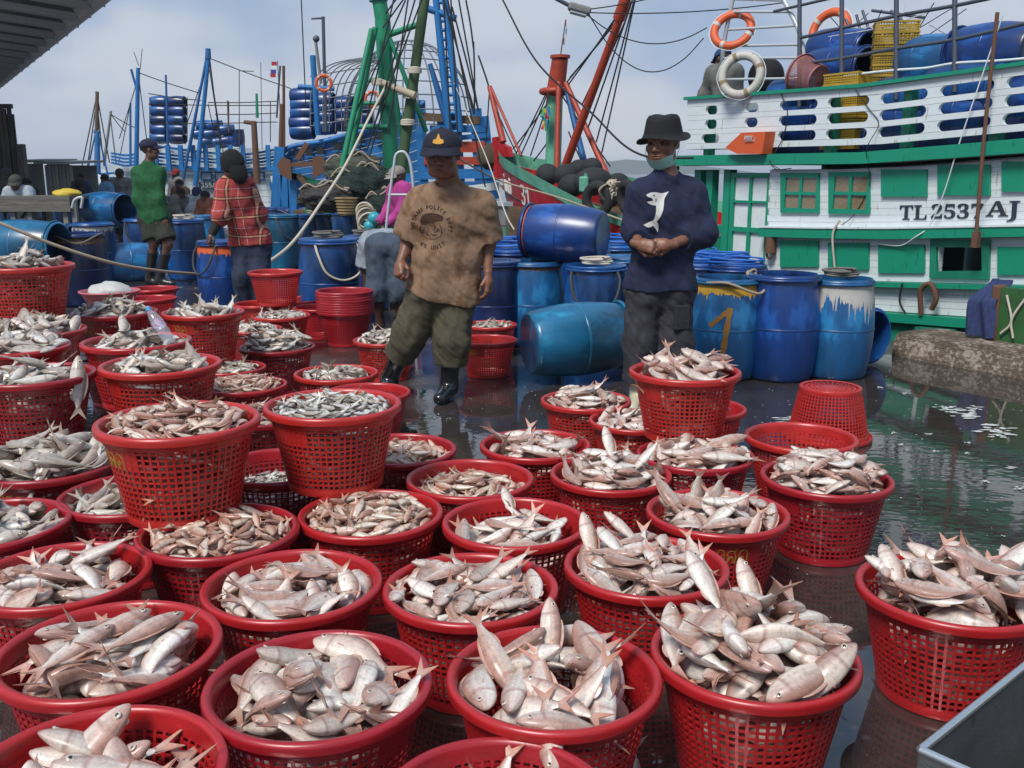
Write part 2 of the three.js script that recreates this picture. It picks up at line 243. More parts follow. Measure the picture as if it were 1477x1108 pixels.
// px, py of the rim's centre, base height, scale, then what is in it: kind of fish, fill height (share of the depth), heap, length, number told apart
const K = { pink: 0, grey: 1, small: 2, tiny: 3, brown: 4 };
const table = [
  [131, 1120, 0, 1.04, 'pink', 0.74, 0.03, 0.27, 'red basket holding a few fish low down with one tail fin standing upright', 0, 3],
  [159, 934, 0, 1.07, 'pink', 0.84, 0.05, 0.235, 'red basket of long pink fish piled level with its rim', 0],
  [460, 985, 0, 1.05, 'pink', 0.82, 0.05, 0.225, 'red basket of plump silver fish with one big fish lying across the top', 1],
  [799, 974, 0, 1.02, 'pink', 0.8, 0.05, 0.24, 'red basket of pink fish with one fish hanging over its lip into the next basket', 0],
  [1088, 942, 0, 1.02, 'pink', 0.95, 0.09, 0.235, 'red basket heaped highest with large silver fish above its rim', 0],
  [1373, 850, 0, 1.04, 'pink', 0.95, 0.08, 0.235, 'red basket heaped with large fish standing beside the steel bin', 0],
  [715, 1163, 0, 0.93, 'pink', 0.5, 0.02, 0.2, 'red basket with one tail leaning on its inner wall beneath the overhanging fish', 1],
  [88, 828, 0, 1.02, 'pink', 0.82, 0.05, 0.185, 'red basket of stubby silver pink fish below the low red basket with tilted fish', 0],
  [422, 842, 0, 1.03, 'pink', 0.82, 0.04, 0.185, 'red basket of pale fish, one long white fish lying along its front edge', 0],
  [679, 847, 0, 1.01, 'pink', 0.85, 0.05, 0.175, 'red basket of pink fish with orange tails and a fish sliding over its lip', 0],
  [932, 815, 0, 1.0, 'pink', 0.9, 0.06, 0.165, 'red basket of silver fish with upright heads at its back edge', 0],
  [1035, 738, 0, 1.0, 'pink', 0.86, 0.05, 0.17, 'red basket of silver fish with painted yellow letters below its lip', 0, 0, 0.05],
  [1192, 688, 0, 1.01, 'pink', 0.98, 0.07, 0.15, 'red basket heaped with silver fish in front of the empty basket', 1],
  [743, 753, 0, 1.0, 'pink', 0.72, 0.04, 0.17, 'red basket two thirds full of pale fish in the middle of the rows', 0],
  [315, 765, 0, 1.05, 'brown', 0.86, 0.04, 0.115, 'red basket of small reddish brown fish under the two tall stacked baskets', 1],
  [535, 740, 0, 1.01, 'brown', 0.86, 0.05, 0.13, 'red basket of slim pinkish fish under the basket of small grey fish', 0],
  [678, 690, 0, 1.0, 'brown', 0.74, 0.05, 0.115, 'red basket of tiny pinkish fish with light showing through its far wall', 0],
  [-15, 755, 0, 1.03, 'grey', 0.86, 0.05, 0.18, 'red basket of tilted grey fish beside the basket of stubby fish', 1],
  [190, 712, 0, 1.03, 'grey', 0.8, 0.05, 0.16, 'red basket of slim grey fish wedged under the stacked basket of shrimp pink fish', 1],
  [257, 606, 0.3, 1.1, 'brown', 0.9, 0.04, 0.125, 'tall stacked red basket of shrimp pink fish with tails over its edge', 2, 0, -0.75],
  [480, 583, 0.3, 1.03, 'tiny', 0.97, 0.04, 0.085, 'stacked red basket brimming with small grey silver fish', 2, 0, 2.4],
  [400, 672, 0, 1.0, 'tiny', 0.8, 0.02, 0.07, 'red basket of tiny silver fish squeezed behind the stacked baskets', 1],
  [575, 648, 0, 1.0, 'brown', 0.8, 0.04, 0.12, 'red basket of slim pink fish behind the stacked basket of grey fish', 1],
  [772, 641, 0, 0.98, 'pink', 0.84, 0.05, 0.19, 'red basket of long pale pink fish laid side by side, nearest the bright puddle', 0],
  [881, 683, 0, 0.97, 'pink', 0.88, 0.09, 0.17, 'red basket of plump fish peaked in the middle in front of the stacked basket', 0],
  [845, 577, 0, 0.96, 'pink', 0.9, 0.06, 0.16, 'red basket of rosy fish with red tails by the cyan barrel', 2],
  [915, 606, 0, 0.9, 'pink', 0.86, 0.05, 0.16, 'red basket of rosy fish half hidden behind the tall stacked basket', 2],
  [1003, 655, 0, 0.99, 'pink', 0.9, 0.05, 0.2, 'lower red basket with long fish jutting out under the stacked basket', 1],
  [988, 535, 0.29, 1.0, 'pink', 0.93, 0.05, 0.2, 'stacked red basket of long pink fish in front of the man in the black hat', 2],
  [1010, 588, 0, 0.94, null, 0, 0, 0, 'empty red basket hidden behind the stacked basket by the barrels', 1],
  [1155, 630, 0, 1.0, null, 0, 0, 0, 'empty red basket beside the upturned basket', 0],
  [704, 490, 0, 0.88, null, 0, 0, 0, 'empty bright red basket beside the booted man', 2, 0, -0.6],
  [708, 468, 0, 0.86, 'grey', 0.86, 0.02, 0.13, 'bright red basket with two pale fish behind the empty one by the barrels', 2],
  [556, 490, 0, 0.94, 'grey', 0.95, 0.06, 0.14, 'red basket of white fish behind the legs of the booted man', 2],
  [485, 538, 0, 1.0, 'grey', 0.84, 0.05, 0.14, 'red basket of grey fish standing alone near the wet gangway', 0],
  [530, 566, 0, 0.95, 'tiny', 0.7, 0.02, 0.08, 'red basket tucked behind the stacked basket of small grey fish', 1],
  [400, 500, 0, 1.02, 'grey', 1.0, 0.08, 0.17, 'dark red basket heaped with grey brown fish above its rim', 3],
  [352, 555, 0, 0.96, 'brown', 0.94, 0.03, 0.09, 'red basket of little brown fish level with its rim', 1],
  [331, 530, 0, 0.9, 'grey', 0.86, 0.03, 0.15, 'red basket with one tail fin sticking up, behind the basket of little brown fish', 1],
  [378, 598, 0, 0.98, 'brown', 0.9, 0.04, 0.09, 'red basket of little brown fish between the two tall stacked baskets', 3],
  [232, 525, 0.3, 1.06, 'grey', 0.86, 0.05, 0.17, 'stacked red basket of grey fish with one pale tail standing up', 0],
  [197, 492, 0.3, 1.08, 'grey', 0.84, 0.05, 0.18, 'stacked red basket of grey fish with a plastic water bottle on its edge', 1],
  [293, 450, 0.29, 1.02, 'grey', 0.86, 0.05, 0.18, 'stacked red basket with two white tail fins standing up and painted letters', 0, 0, -0.45],
  [165, 450, 0.29, 1.04, 'grey', 0.92, 0.06, 0.18, 'stacked red basket of grey fish with painted letters next to the navy barrel', 3, 0, -0.45],
  [48, 540, 0.3, 1.02, 'grey', 0.82, 0.04, 0.19, 'dark red stacked basket with a white fish hanging down its outside', 3],
  [70, 668, 0.02, 1.06, 'grey', 0.97, 0.07, 0.22, 'red basket of large grey fish spilling over its lip, painted with yellow letters', 3, 0, -0.2],
  [22, 500, 0.3, 1.03, 'grey', 0.95, 0.04, 0.2, 'stacked red basket of long white fish under the highest basket', 1],
  [52, 476, 0.3, 1.04, 'grey', 0.95, 0.05, 0.2, 'stacked red basket of white fish directly beneath the highest basket', 1],
  [36, 383, 0.6, 1.08, 'grey', 0.92, 0.05, 0.17, 'highest red basket on top of the stacks, fish tails upright in it', 2],
  [397, 392, 0.29, 0.98, null, 0, 0, 0, 'empty bright red basket perched on other baskets by the yellow bucket', 2],
  [405, 455, 0, 0.98, 'grey', 0.88, 0.04, 0.13, 'red basket of white bellied fish beneath the perched empty basket', 2],
  [460, 443, 0, 0.92, null, 0, 0, 0, 'empty red basket between the nested stack and the fish baskets', 1],
  [365, 474, 0, 0.9, 'grey', 0.9, 0.04, 0.15, 'red basket of white fish beside the basket with upright white tails', 1],
  [430, 432, 0, 0.92, null, 0, 0, 0, 'empty red basket behind the perched empty basket', 1],
  [375, 438, 0, 0.95, null, 0, 0, 0, 'empty red basket supporting the perched basket by the yellow bucket', 0],
  [218, 430, 0.0, 0.95, null, 0, 0, 0, 'lower of two nested empty red baskets near the green shirted man', 1],
  [222, 416, 0.04, 0.95, null, 0, 0, 0, 'upper of two nested empty red baskets near the green shirted man', 1],
  // carriers under the upper tiers, mostly hidden
  [12, 600, 0, 1.0, 'grey', 0.9, 0.0, 0.19, 'red basket buried at the foot of the tall stacks', 3],
  [240, 612, 0, 1.0, 'grey', 0.9, 0.0, 0.19, 'red basket buried under the stacked grey fish baskets', 3],
  [215, 540, 0, 1.0, 'grey', 0.9, 0.0, 0.19, 'red basket buried under the basket with the water bottle', 3],
  [258, 503, 0, 1.0, 'grey', 0.9, 0.0, 0.16, 'red basket buried under the basket with two white tails', 3],
  [170, 515, 0, 1.0, 'grey', 0.9, 0.0, 0.16, 'red basket buried behind the bottle, next to the navy barrel', 3],
  [30, 545, 0.0, 1.0, 'grey', 0.9, 0.0, 0.16, 'red basket buried at the bottom of the highest stack', 3],
];
// ---------- fish ----------
// a fish of length 1: head at +x, lying on its side (its depth along z, its thickness along y)
const DEPTH = [[0, 0.03], [0.03, 0.085], [0.08, 0.145], [0.15, 0.2], [0.24, 0.245], [0.36, 0.27], [0.5, 0.245], [0.63, 0.19], [0.74, 0.125], [0.8, 0.082], [0.835, 0.075]];
const lerpTab = (T, t) => { for (let i = 1; i < T.length; i++) if (t <= T[i][0]) return mix(T[i - 1][1], T[i][1], (t - T[i - 1][0]) / (T[i][0] - T[i - 1][0])); return T[T.length - 1][1]; };
function fishGeo(bend, sbend, deep, kind, lod = 0) {
  const NR = lod ? 9 : 26, NC = lod ? 7 : 16, P = [], C = [], I = [], Uv = [];
  const curve = t => { const x = 0.5 - t; const a = bend * (t - 0.4), b = sbend * Math.sin((t - 0.2) * 6); return [x, (t > 0.3 ? bend * (t - 0.3) ** 2 * 1.1 : bend * 0.2 * (0.3 - t) ** 2), b * 0.06 + sbend * 0.25 * (t - 0.4) ** 2]; };
  const pal = kind === 1 ? { back: [0.34, 0.29, 0.245], side: [0.56, 0.51, 0.455], belly: [0.76, 0.74, 0.68], head: [0.43, 0.37, 0.325], fin: [0.40, 0.33, 0.26] }
    : kind === 3 ? { back: [0.28, 0.27, 0.24], side: [0.6, 0.59, 0.545], belly: [0.74, 0.73, 0.69], head: [0.36, 0.35, 0.32], fin: [0.42, 0.38, 0.31] }
      : kind === 4 ? { back: [0.40, 0.20, 0.15], side: [0.58, 0.42, 0.34], belly: [0.72, 0.64, 0.54], head: [0.46, 0.24, 0.18], fin: [0.56, 0.28, 0.17] }
        : { back: [0.43, 0.26, 0.21], side: [0.64, 0.535, 0.48], belly: [0.82, 0.78, 0.72], head: [0.53, 0.345, 0.30], fin: [0.56, 0.27, 0.19] };
  const m3 = (a, b, t) => [0, 1, 2].map(i => mix(a[i], b[i], t));
  for (let i = 0; i <= NR; i++) {
    const t = i / NR * 0.835, d = lerpTab(DEPTH, t) * deep * 0.5, th = d * mix(0.74, 0.48, smooth(0.25, 0.8, t)) / Math.max(deep, 0.8), [cx, cy, cz] = curve(t);
    for (let k = 0; k < NC; k++) {
      const a = k / NC * 2 * Math.PI, s = Math.sin(a), c = Math.cos(a);              // s: back (+z) to belly (-z); c: the two flanks
      const zz = s > 0 ? s * d * 0.95 : s * d * 1.05; P.push(cx, cy + c * th * (1 - 0.12 * Math.abs(s)), cz + zz); Uv.push(t * 2, k / NC);
      const h = (s + 1) / 2, n = perlin.noise(t * 30, a * 3, bend * 9 + kind) * 0.12 + perlin.noise(t * 8, a * 1.5, bend * 5 + 3) * 0.16 + perlin.noise(t * 3, a * 7, bend + kind) * 0.08;
      let q = h > 0.55 ? m3(pal.side, pal.back, smooth(0.55, 0.85, h)) : m3(pal.belly, pal.side, smooth(0.12, 0.55, h));
      if (t < 0.2) q = m3(q, pal.head, 0.75 * smooth(0.22, 0.08, t) * (0.35 + 0.65 * h));
      if (t > 0.2 && t < 0.235 && h < 0.85) q = m3(q, [0.30, 0.11, 0.09], 0.6);
      if (t < 0.02) q = m3(q, [0.35, 0.12, 0.1], 0.6);
      C.push(...q.map(v => clamp(v * (1 + n))));
    }
  }
  for (let i = 0; i < NR; i++) for (let k = 0; k < NC; k++) { const a = i * NC + k, b = i * NC + (k + 1) % NC; I.push(a, a + NC, b, b, a + NC, b + NC); }
  for (const [b, flip] of [[0, 1], [NR * NC, 0]]) for (let k = 1; k < NC - 1; k++) flip ? I.push(b, b + k, b + k + 1) : I.push(b, b + k + 1, b + k);
  const fin = (pts) => { const b = P.length / 3; for (const p of pts) { P.push(p[0], p[1], p[2]); Uv.push(p[0], p[2]); C.push(...m3(pal.fin, pal.side, p[3] ?? 0)); } return b; };
  const nb = I.length;
  // dorsal and anal fins, low along the back and the belly
  const ridge = (t0, t1, h, sgn) => { const n = 6; for (let i = 0; i <= n; i++) { const t = mix(t0, t1, i / n), d = lerpTab(DEPTH, t) * deep * 0.5 * (sgn > 0 ? 0.93 : 1.02), [x, y, z] = curve(t), hh = h * Math.sin(Math.PI * Math.min(1, i / n * 0.85 + 0.15)) ** 0.6; const b = fin([[x, y, z + sgn * d, 0.7], [x - 0.03, y, z + sgn * (d + hh), 0.2]]); if (i) I.push(b - 2, b, b - 1, b - 1, b, b + 1); } };
  ridge(0.27, 0.68, 0.035, 1); ridge(0.55, 0.7, 0.03, -1);
  if (!lod) for (const sd of [1, -1]) { const [x, y, z] = curve(0.25), th = 0.245 * deep * 0.5 * 0.62; const b = fin([[x, y + sd * th * 0.86, z - 0.01, 0.5], [x - 0.02, y + sd * th * 0.86, z - 0.05, 0.5], [x - 0.15, y + sd * (th + 0.008), z - 0.055, 0.3]]); I.push(b, b + 1, b + 2); }
  const g = (idx) => { const q = new THREE.BufferGeometry(); q.setAttribute('position', new THREE.Float32BufferAttribute(P, 3)); q.setAttribute('color', new THREE.Float32BufferAttribute(C, 3)); q.setAttribute('uv', new THREE.Float32BufferAttribute(Uv, 2)); q.setIndex(idx); q.computeVertexNormals(); return q; };
  const bodyI = I.slice();
  // forked tail: two lobes, two thin skins
  const [tx, ty, tz] = curve(0.83), [ex, ey, ez] = curve(1.02), tb = P.length / 3, tl = 0.135 * Math.max(0.9, deep);
  const tp = [[tx, ty, tz + 0.034, .6], [tx, ty, tz - 0.034, .6], [mix(tx, ex, 0.42), mix(ty, ey, .42), mix(tz, ez, .42), .3], [ex, ey, ez + tl, 0], [mix(tx, ex, .6), mix(ty, ey, .6), mix(tz, ez, .6) + tl * 0.72, 0], [ex, ey, ez - tl, 0], [mix(tx, ex, .6), mix(ty, ey, .6), mix(tz, ez, .6) - tl * 0.72, 0]];
  for (const o of [0.006, -0.006]) fin(tp.map(p => [p[0], p[1] + o * (p[3] ? 1.6 : 0.6), p[2], p[3]]));
  const tailI = []; const tri = (a, b, c) => { tailI.push(tb + a, tb + b, tb + c, tb + 7 + a, tb + 7 + c, tb + 7 + b); };
  tri(0, 4, 2); tri(4, 3, 2); tri(0, 2, 1); tri(1, 2, 6); tri(6, 2, 5);
  const edge = [0, 4, 3, 2, 5, 6, 1]; for (let i = 0; i < 7; i++) { const a = tb + edge[i], b = tb + edge[(i + 1) % 7]; tailI.push(a, b, a + 7, a + 7, b, b + 7); }
  const all = g([...bodyI, ...tailI]), body = g(bodyI), tail = g(tailI);
  const [hx, hy, hz] = curve(0.105), de = lerpTab(DEPTH, 0.105) * deep * 0.5;
  return { all, body, tail, eye: [hx, hy, hz + de * 0.34, de * 0.69 / Math.max(deep, 0.8)], bend, deep };
}
const fishVar = {}, bends = [[0, 0], [0.35, 0.3], [-0.4, -0.3], [0.7, 0.6], [-0.15, 0.9]];
const slim = { 0: 1.13, 1: 1.0, 2: 0.9, 3: 1.0, 4: 0.88 };
for (const k of [0, 1, 3, 4]) fishVar[k] = bends.map(([b, s], i) => { const dp = slim[k] * (0.88 + 0.06 * ((i * 2) % 5)); const v = fishGeo(b, s, dp, k); v.low = fishGeo(b, s, dp, k, 1).all; return v; });
const fishBump = texture(256, (u, v) => { const a = Math.sin((u * 40 + (Math.floor(v * 60) % 2) * 0.5) * 6.283) * Math.sin(v * 60 * 3.1416), s = tn(u, v, 30, 4, 3), k = 0.5 + 0.25 * a + 0.35 * s; return [k, k, k]; }, false, 1);
const fishMap = texture(512, (u, v) => {                       // scale rows, faint stripes, blotches of slime and blood
  const row = Math.floor(v * 44), sc = Math.abs(((u * 52 + (row % 2) * 0.5) % 1) - 0.5), a = tn(u, v, 7, 2), b = tn(u, v, 22, 6, 3), st = Math.sin(v * 75 + 3 * a);
  const bl = smooth(0.2, 0.4, a + 0.5 * b); let k = 0.97 + 0.1 * (sc - 0.25) + 0.2 * a + 0.16 * b + 0.03 * st; return [k + 0.02 * bl, k - 0.07 * bl, k - 0.08 * bl];
}, true, 1);
const fishTints = [[1, 1, 0.98], [0.9, 0.83, 0.79], [1, 0.9, 0.84], [0.78, 0.7, 0.65], [1, 0.99, 0.97]], tintWord = ['silver', 'dull pinkish', 'rosy', 'darker brownish', 'white'];
const fishMats = fishTints.map((c, i) => phys(rgb(...c), 0.36, { vertexColors: true, map: fishMap, clearcoat: 0.5, clearcoatRoughness: 0.22, bumpMap: fishBump, bumpScale: 0.0012 }));
const finMats = fishTints.map(c => phys(rgb(...c), 0.5, { vertexColors: true, transmission: 0.25, thickness: 0 }));
const eyeW = phys(rgb(0.55, 0.47, 0.36), 0.2, { clearcoat: 1 }), eyeB = phys(rgb(0.008, 0.008, 0.01), 0.08, { clearcoat: 1 });
const eyeGeo = new THREE.SphereGeometry(1, 10, 6).scale(1, 0.4, 1), pupilGeo = new THREE.SphereGeometry(0.58, 8, 6).scale(1, 0.45, 1).translate(0, 0.22, 0);
const allFish = [];
const GN = 56, GS = 0.52;
function fillBasket(b, kindName, fill, heap, len, label, extra) {
  const kind = K[kindName], map = new Float32Array(GN * GN).fill(0.016), s = b.scale.x;
  const cell = (x, z) => { const i = clamp(Math.floor((x / GS + 0.5) * GN), 0, GN - 1), j = clamp(Math.floor((z / GS + 0.5) * GN), 0, GN - 1); return j * GN + i; };
  const L0 = len / s, top = (fill + 0.13) * 0.29;
  const maxN = Math.round(26000 * 0.0062 / (L0 * L0 * 0.55) * 0.09 * (fill + 0.3));
  let miss = 0;
  for (let n = 0; n < Math.min(maxN, 1100) && miss < 60; n++) {
    const L = L0 * clamp(1 + 0.13 * gauss(), 0.72, 1.3), v = pick(fishVar[kind === 2 ? 3 : kind]), th = 0.055 * L, wd = 0.1 * L * v.deep;
    let best = null;
    for (let c = 0; c < 9; c++) {
      const rho = Math.sqrt(rnd()), an = rnd() * 6.283, yaw = rho > 0.55 && rnd() < 0.7 ? -an + (rnd() < 0.5 ? 1.57 : -1.57) + 0.5 * gauss() : rnd() * 6.283, cx = Math.cos(yaw), cz = -Math.sin(yaw);
      const R0 = wallR(0.25) - 0.006, x = rho * R0 * Math.cos(an), z = rho * R0 * Math.sin(an);
      let hs = [-0.42, -0.2, 0.05, 0.25, 0.42].map(t => { let m = 0; for (const w of [-0.6, 0.6]) m = Math.max(m, map[cell(x + cx * t * L - cz * w * wd, z + cz * t * L + cx * w * wd)]); return m; });
      let hh = (hs[3] + hs[4]) / 2, ht = (hs[0] + hs[1]) / 2, slope = clamp((hh - ht) / (0.66 * L), -0.55, 0.55), y = -1;
      [-0.42, -0.2, 0.05, 0.25, 0.42].forEach((t, i) => { y = Math.max(y, hs[i] - slope * t * L); });
      y += th * 0.72;
      let ok = true;
      for (const t of [-0.46, 0.5]) { const px = x + cx * t * L, pz = z + cz * t * L, py = y + slope * t * L; const lim = py > 0.30 ? 0.25 : wallR(py) - (py < 0.24 ? 0.009 : 0.002); if (Math.hypot(px, pz) > lim) ok = false; }
      const lim2 = y > 0.3 ? 0.24 : wallR(y) - wd * 0.55; if (Math.hypot(x, z) > lim2) ok = false;
      if (!ok) continue;
      const score = y + heap * 0.35 * rho * rho + 0.01 * rnd();
      if (!best || score < best.score) best = { score, x, z, y, yaw, slope, L, v, th, wd, rho, cx, cz };
    }
    if (!best) { miss++; continue; }
    if (best.y > top + heap * (1 - best.rho * best.rho)) { miss++; continue; }
    for (let t = -0.44; t <= 0.46; t += 0.055) for (let w = -1; w <= 1; w += 0.34) {
      const k = Math.sqrt(Math.max(0, 1 - w * w)) * (t < -0.25 ? 0.45 : 1), q = cell(best.x + best.cx * t * best.L - best.cz * w * best.wd, best.z + best.cz * t * best.L + best.cx * w * best.wd);
      map[q] = Math.max(map[q], best.y + best.slope * t * best.L + best.th * 0.62 * k);
    }
    let roll = 0.38 * gauss(); if (rnd() < 0.42) roll += Math.PI; if (rnd() < 0.14) roll += 0.8 * (rnd() < 0.5 ? 1 : -1);
    let sl = best.slope + 0.07 * gauss();
    allFish.push({ b, kind, v: best.v, x: best.x, y: best.y, z: best.z, yaw: best.yaw, sl, roll, L: best.L, label, map, cell });
  }
  // tails and heads that stand up out of the heap, fish over the lip
  for (const e of extra || []) {
    const y0 = e.y ?? map[cell(e.x, e.z)] + (e.up ? 0.16 * len / s : 0.02);
    allFish.push({ b, kind, v: fishVar[kind][e.v ?? 0], x: e.x, y: y0, z: e.z, yaw: e.yaw, sl: e.sl, roll: e.roll ?? 0, L: (e.len ?? len) / s, label, forced: true, up: e.up });
  }
}
const slope1 = (x, z, yaw, sl, o = {}) => ({ x, z, yaw, sl, ...o });
// fish that stick out, told apart in the photograph: [row of the table]: list in the camera's frame (x right, z towards it)
const stick = {
  0: [slope1(0.0, 0.02, 1.4, -0.95, { up: 1, len: 0.24 }), slope1(0.17, 0.02, -0.4, 0.35, { len: 0.2 })],
  1: [slope1(-0.02, -0.04, 0.9, 0.1, { len: 0.24, v: 1 }), slope1(0.08, 0.02, 0.8, 0.12, { len: 0.23 })],
  2: [slope1(0.02, 0.02, 2.2, 0.1, { len: 0.27, v: 0 }), slope1(-0.17, -0.05, -0.5, -0.35, { up: 1, len: 0.2 }), slope1(0.18, 0.05, -2.3, -0.6, { up: 1, len: 0.22 })],
  3: [slope1(-0.02, 0.2, -1.5, -0.5, { y: 0.285, len: 0.21 }), slope1(-0.14, -0.06, 2.2 + 3.1, -0.6, { up: 1, len: 0.24 }), slope1(0.17, 0.02, -2.0, -0.75, { up: 1, len: 0.2 }), slope1(0, -0.13, 1.6, 0.85, { up: 1, len: 0.2 })],
  4: [slope1(0.02, -0.13, 1.8, 0.75, { up: 1, len: 0.2 }), slope1(-0.1, -0.1, 2.0, 0.6, { up: 1, len: 0.21 }), slope1(-0.17, 0.03, 0.1, -0.1, { len: 0.24, v: 3, y: 0.345 }), slope1(0.13, -0.02, 0.1, 0.1, { len: 0.23, y: 0.335 }), slope1(0.02, 0.05, 3.5, -0.5, { len: 0.22, y: 0.35 })],
  5: [slope1(0.0, -0.08, -2.2, -0.75, { up: 1, len: 0.2 }), slope1(0.17, -0.01, 3.5, -0.65, { up: 1, len: 0.24 }), slope1(0.1, 0.1, 0.0, 0.05, { len: 0.25, y: 0.34, v: 1 }), slope1(-0.14, -0.02, 2.6, 0.4, { len: 0.2, y: 0.33 })],
  6: [slope1(0.0, -0.17, -2.2, -0.9, { len: 0.2, y: 0.22 })],
  7: [slope1(0.1, -0.06, 3.7, -0.3, { up: 1, len: 0.2 })],
  8: [slope1(-0.03, 0.13, 0.1, 0.0, { y: 0.285, len: 0.25, v: 1 })],
  9: [slope1(-0.03, 0.15, -0.9, -0.4, { len: 0.19, y: 0.29 }), slope1(-0.02, -0.06, 2.3, 0.15, { len: 0.2, y: 0.3 }), slope1(0.11, -0.06, 3.7, -0.4, { up: 1 })],
  10: [slope1(-0.16, -0.08, 1.9, 0.85, { up: 1, len: 0.2 }), slope1(-0.05, -0.1, 2.8, 0.65, { up: 1, len: 0.18 }), slope1(-0.1, -0.02, 2.0, 0.2, { len: 0.18 })],
  11: [slope1(-0.05, -0.1, 1.4, -1.15, { up: 1, len: 0.2 }), slope1(0.02, -0.11, 1.7, -1.1, { up: 1, len: 0.19 }), slope1(-0.17, -0.06, -0.9, -0.7, { up: 1, len: 0.22 })],
  13: [slope1(-0.02, -0.13, 1.9, 0.5, { up: 1, len: 0.15 }), slope1(0.03, 0.06, 1.5, -0.6, { up: 1, len: 0.16 })],
  24: [slope1(0.0, -0.05, 1.9, 0.9, { up: 1, len: 0.18 }), slope1(0.14, 0.05, -2.6, -0.7, { up: 1, len: 0.17 })],
  27: [slope1(0.12, 0.14, 3.3, 0.1, { y: 0.325, len: 0.26 }), slope1(0.1, -0.02, 0.2, 0.2, { y: 0.34, len: 0.26 })],
  28: [slope1(-0.06, -0.02, 2.9, 0.1, { y: 0.335, len: 0.25, v: 1 }), slope1(0.09, -0.05, 0.1, 0.05, { y: 0.34, len: 0.26 })],
  40: [slope1(0.11, -0.05, -0.9, -0.9, { up: 1, len: 0.18 })],
  41: [slope1(-0.06, 0.0, 1.9, 0.6, { up: 1, len: 0.2, v: 3 })],
  42: [slope1(0.0, 0.0, -0.9, -0.8, { up: 1, len: 0.2 }), slope1(0.17, 0.02, 4.3, -0.95, { up: 1, len: 0.18 })],
  44: [slope1(0.215, 0.07, 1.75, 1.2, { y: 0.26, len: 0.27, v: 0, roll: 0.2 }), slope1(-0.02, 0.02, 0.4, -0.3, { up: 1 })],
  45: [slope1(0.05, 0.17, 1.35, 0.75, { y: 0.30, len: 0.25, v: 0 }), slope1(0.1, 0.1, 1.2, 0.3, { y: 0.345, len: 0.25 }), slope1(-0.03, 0.09, 0.7, 0.1, { y: 0.34, len: 0.25 })],
  48: [slope1(0.02, 0.05, 4.4, -1.05, { up: 1, len: 0.22 }), slope1(0.06, 0.04, -0.5, -0.2, { up: 1 })],
  51: [slope1(0.02, 0, 0.5, -0.5, { up: 1 })],
};
const short = ['the sparsely filled red basket', 'the basket of long pink fish', 'the basket with one big fish across', 'the basket with a fish over its lip', 'the highest heaped basket', 'the heaped basket beside the steel cart', 'the basket under the overhanging fish', 'the basket of stubby fish', 'the basket with one long white fish', 'the basket of orange tailed fish', 'the basket with upright heads', 'the lettered basket of silver fish', 'the heaped basket by the empty one', 'the two thirds full basket'];
table.forEach((t, i) => {
  const [px, py, b, s, kind, fill, heap, len, label, tone, nn, letters] = t;
  if (px === null) return;
  const g = basket(label, atH(px, py, b + BH * 0.98 * s).setY(b), { s, tone: py < 640 && tone < 2 ? (tone ? 0 : 2) : tone, turn: 0, letters });
  baskets.push(g);
  if (kind) fillBasket(g, kind, fill, heap, len, short[i] || label.split(' ').slice(0, 7).join(' ').replace(/( (with|of|the|in|its|and|one|a|under|behind|near|level|between|on|beside|standing|next|to))+$/, ''), stick[i]);
});
// nested empties, and one turned upside down
for (let i = 0; i < 9; i++) basket(i === 8 ? 'topmost of nine nested empty red baskets' : i === 0 ? 'lowest of nine nested empty red baskets, its whole wall showing' : 'empty red basket nested inside the stack of nine by the blue barrel', atH(498, 446, BH).setY(i * 0.021).add(V(gauss() * 0.004, 0, 0)), { s: 0.99, tone: 1, group: 'nested red baskets' });
{ const p = atH(1203, 640, 0), g = basket('upturned empty red basket on the wet floor near the barrels', p.add(V(0, BH * 0.97, -0.12)), { s: 0.97, tone: 2 }); g.rotation.set(Math.PI, 0.4, 0); }
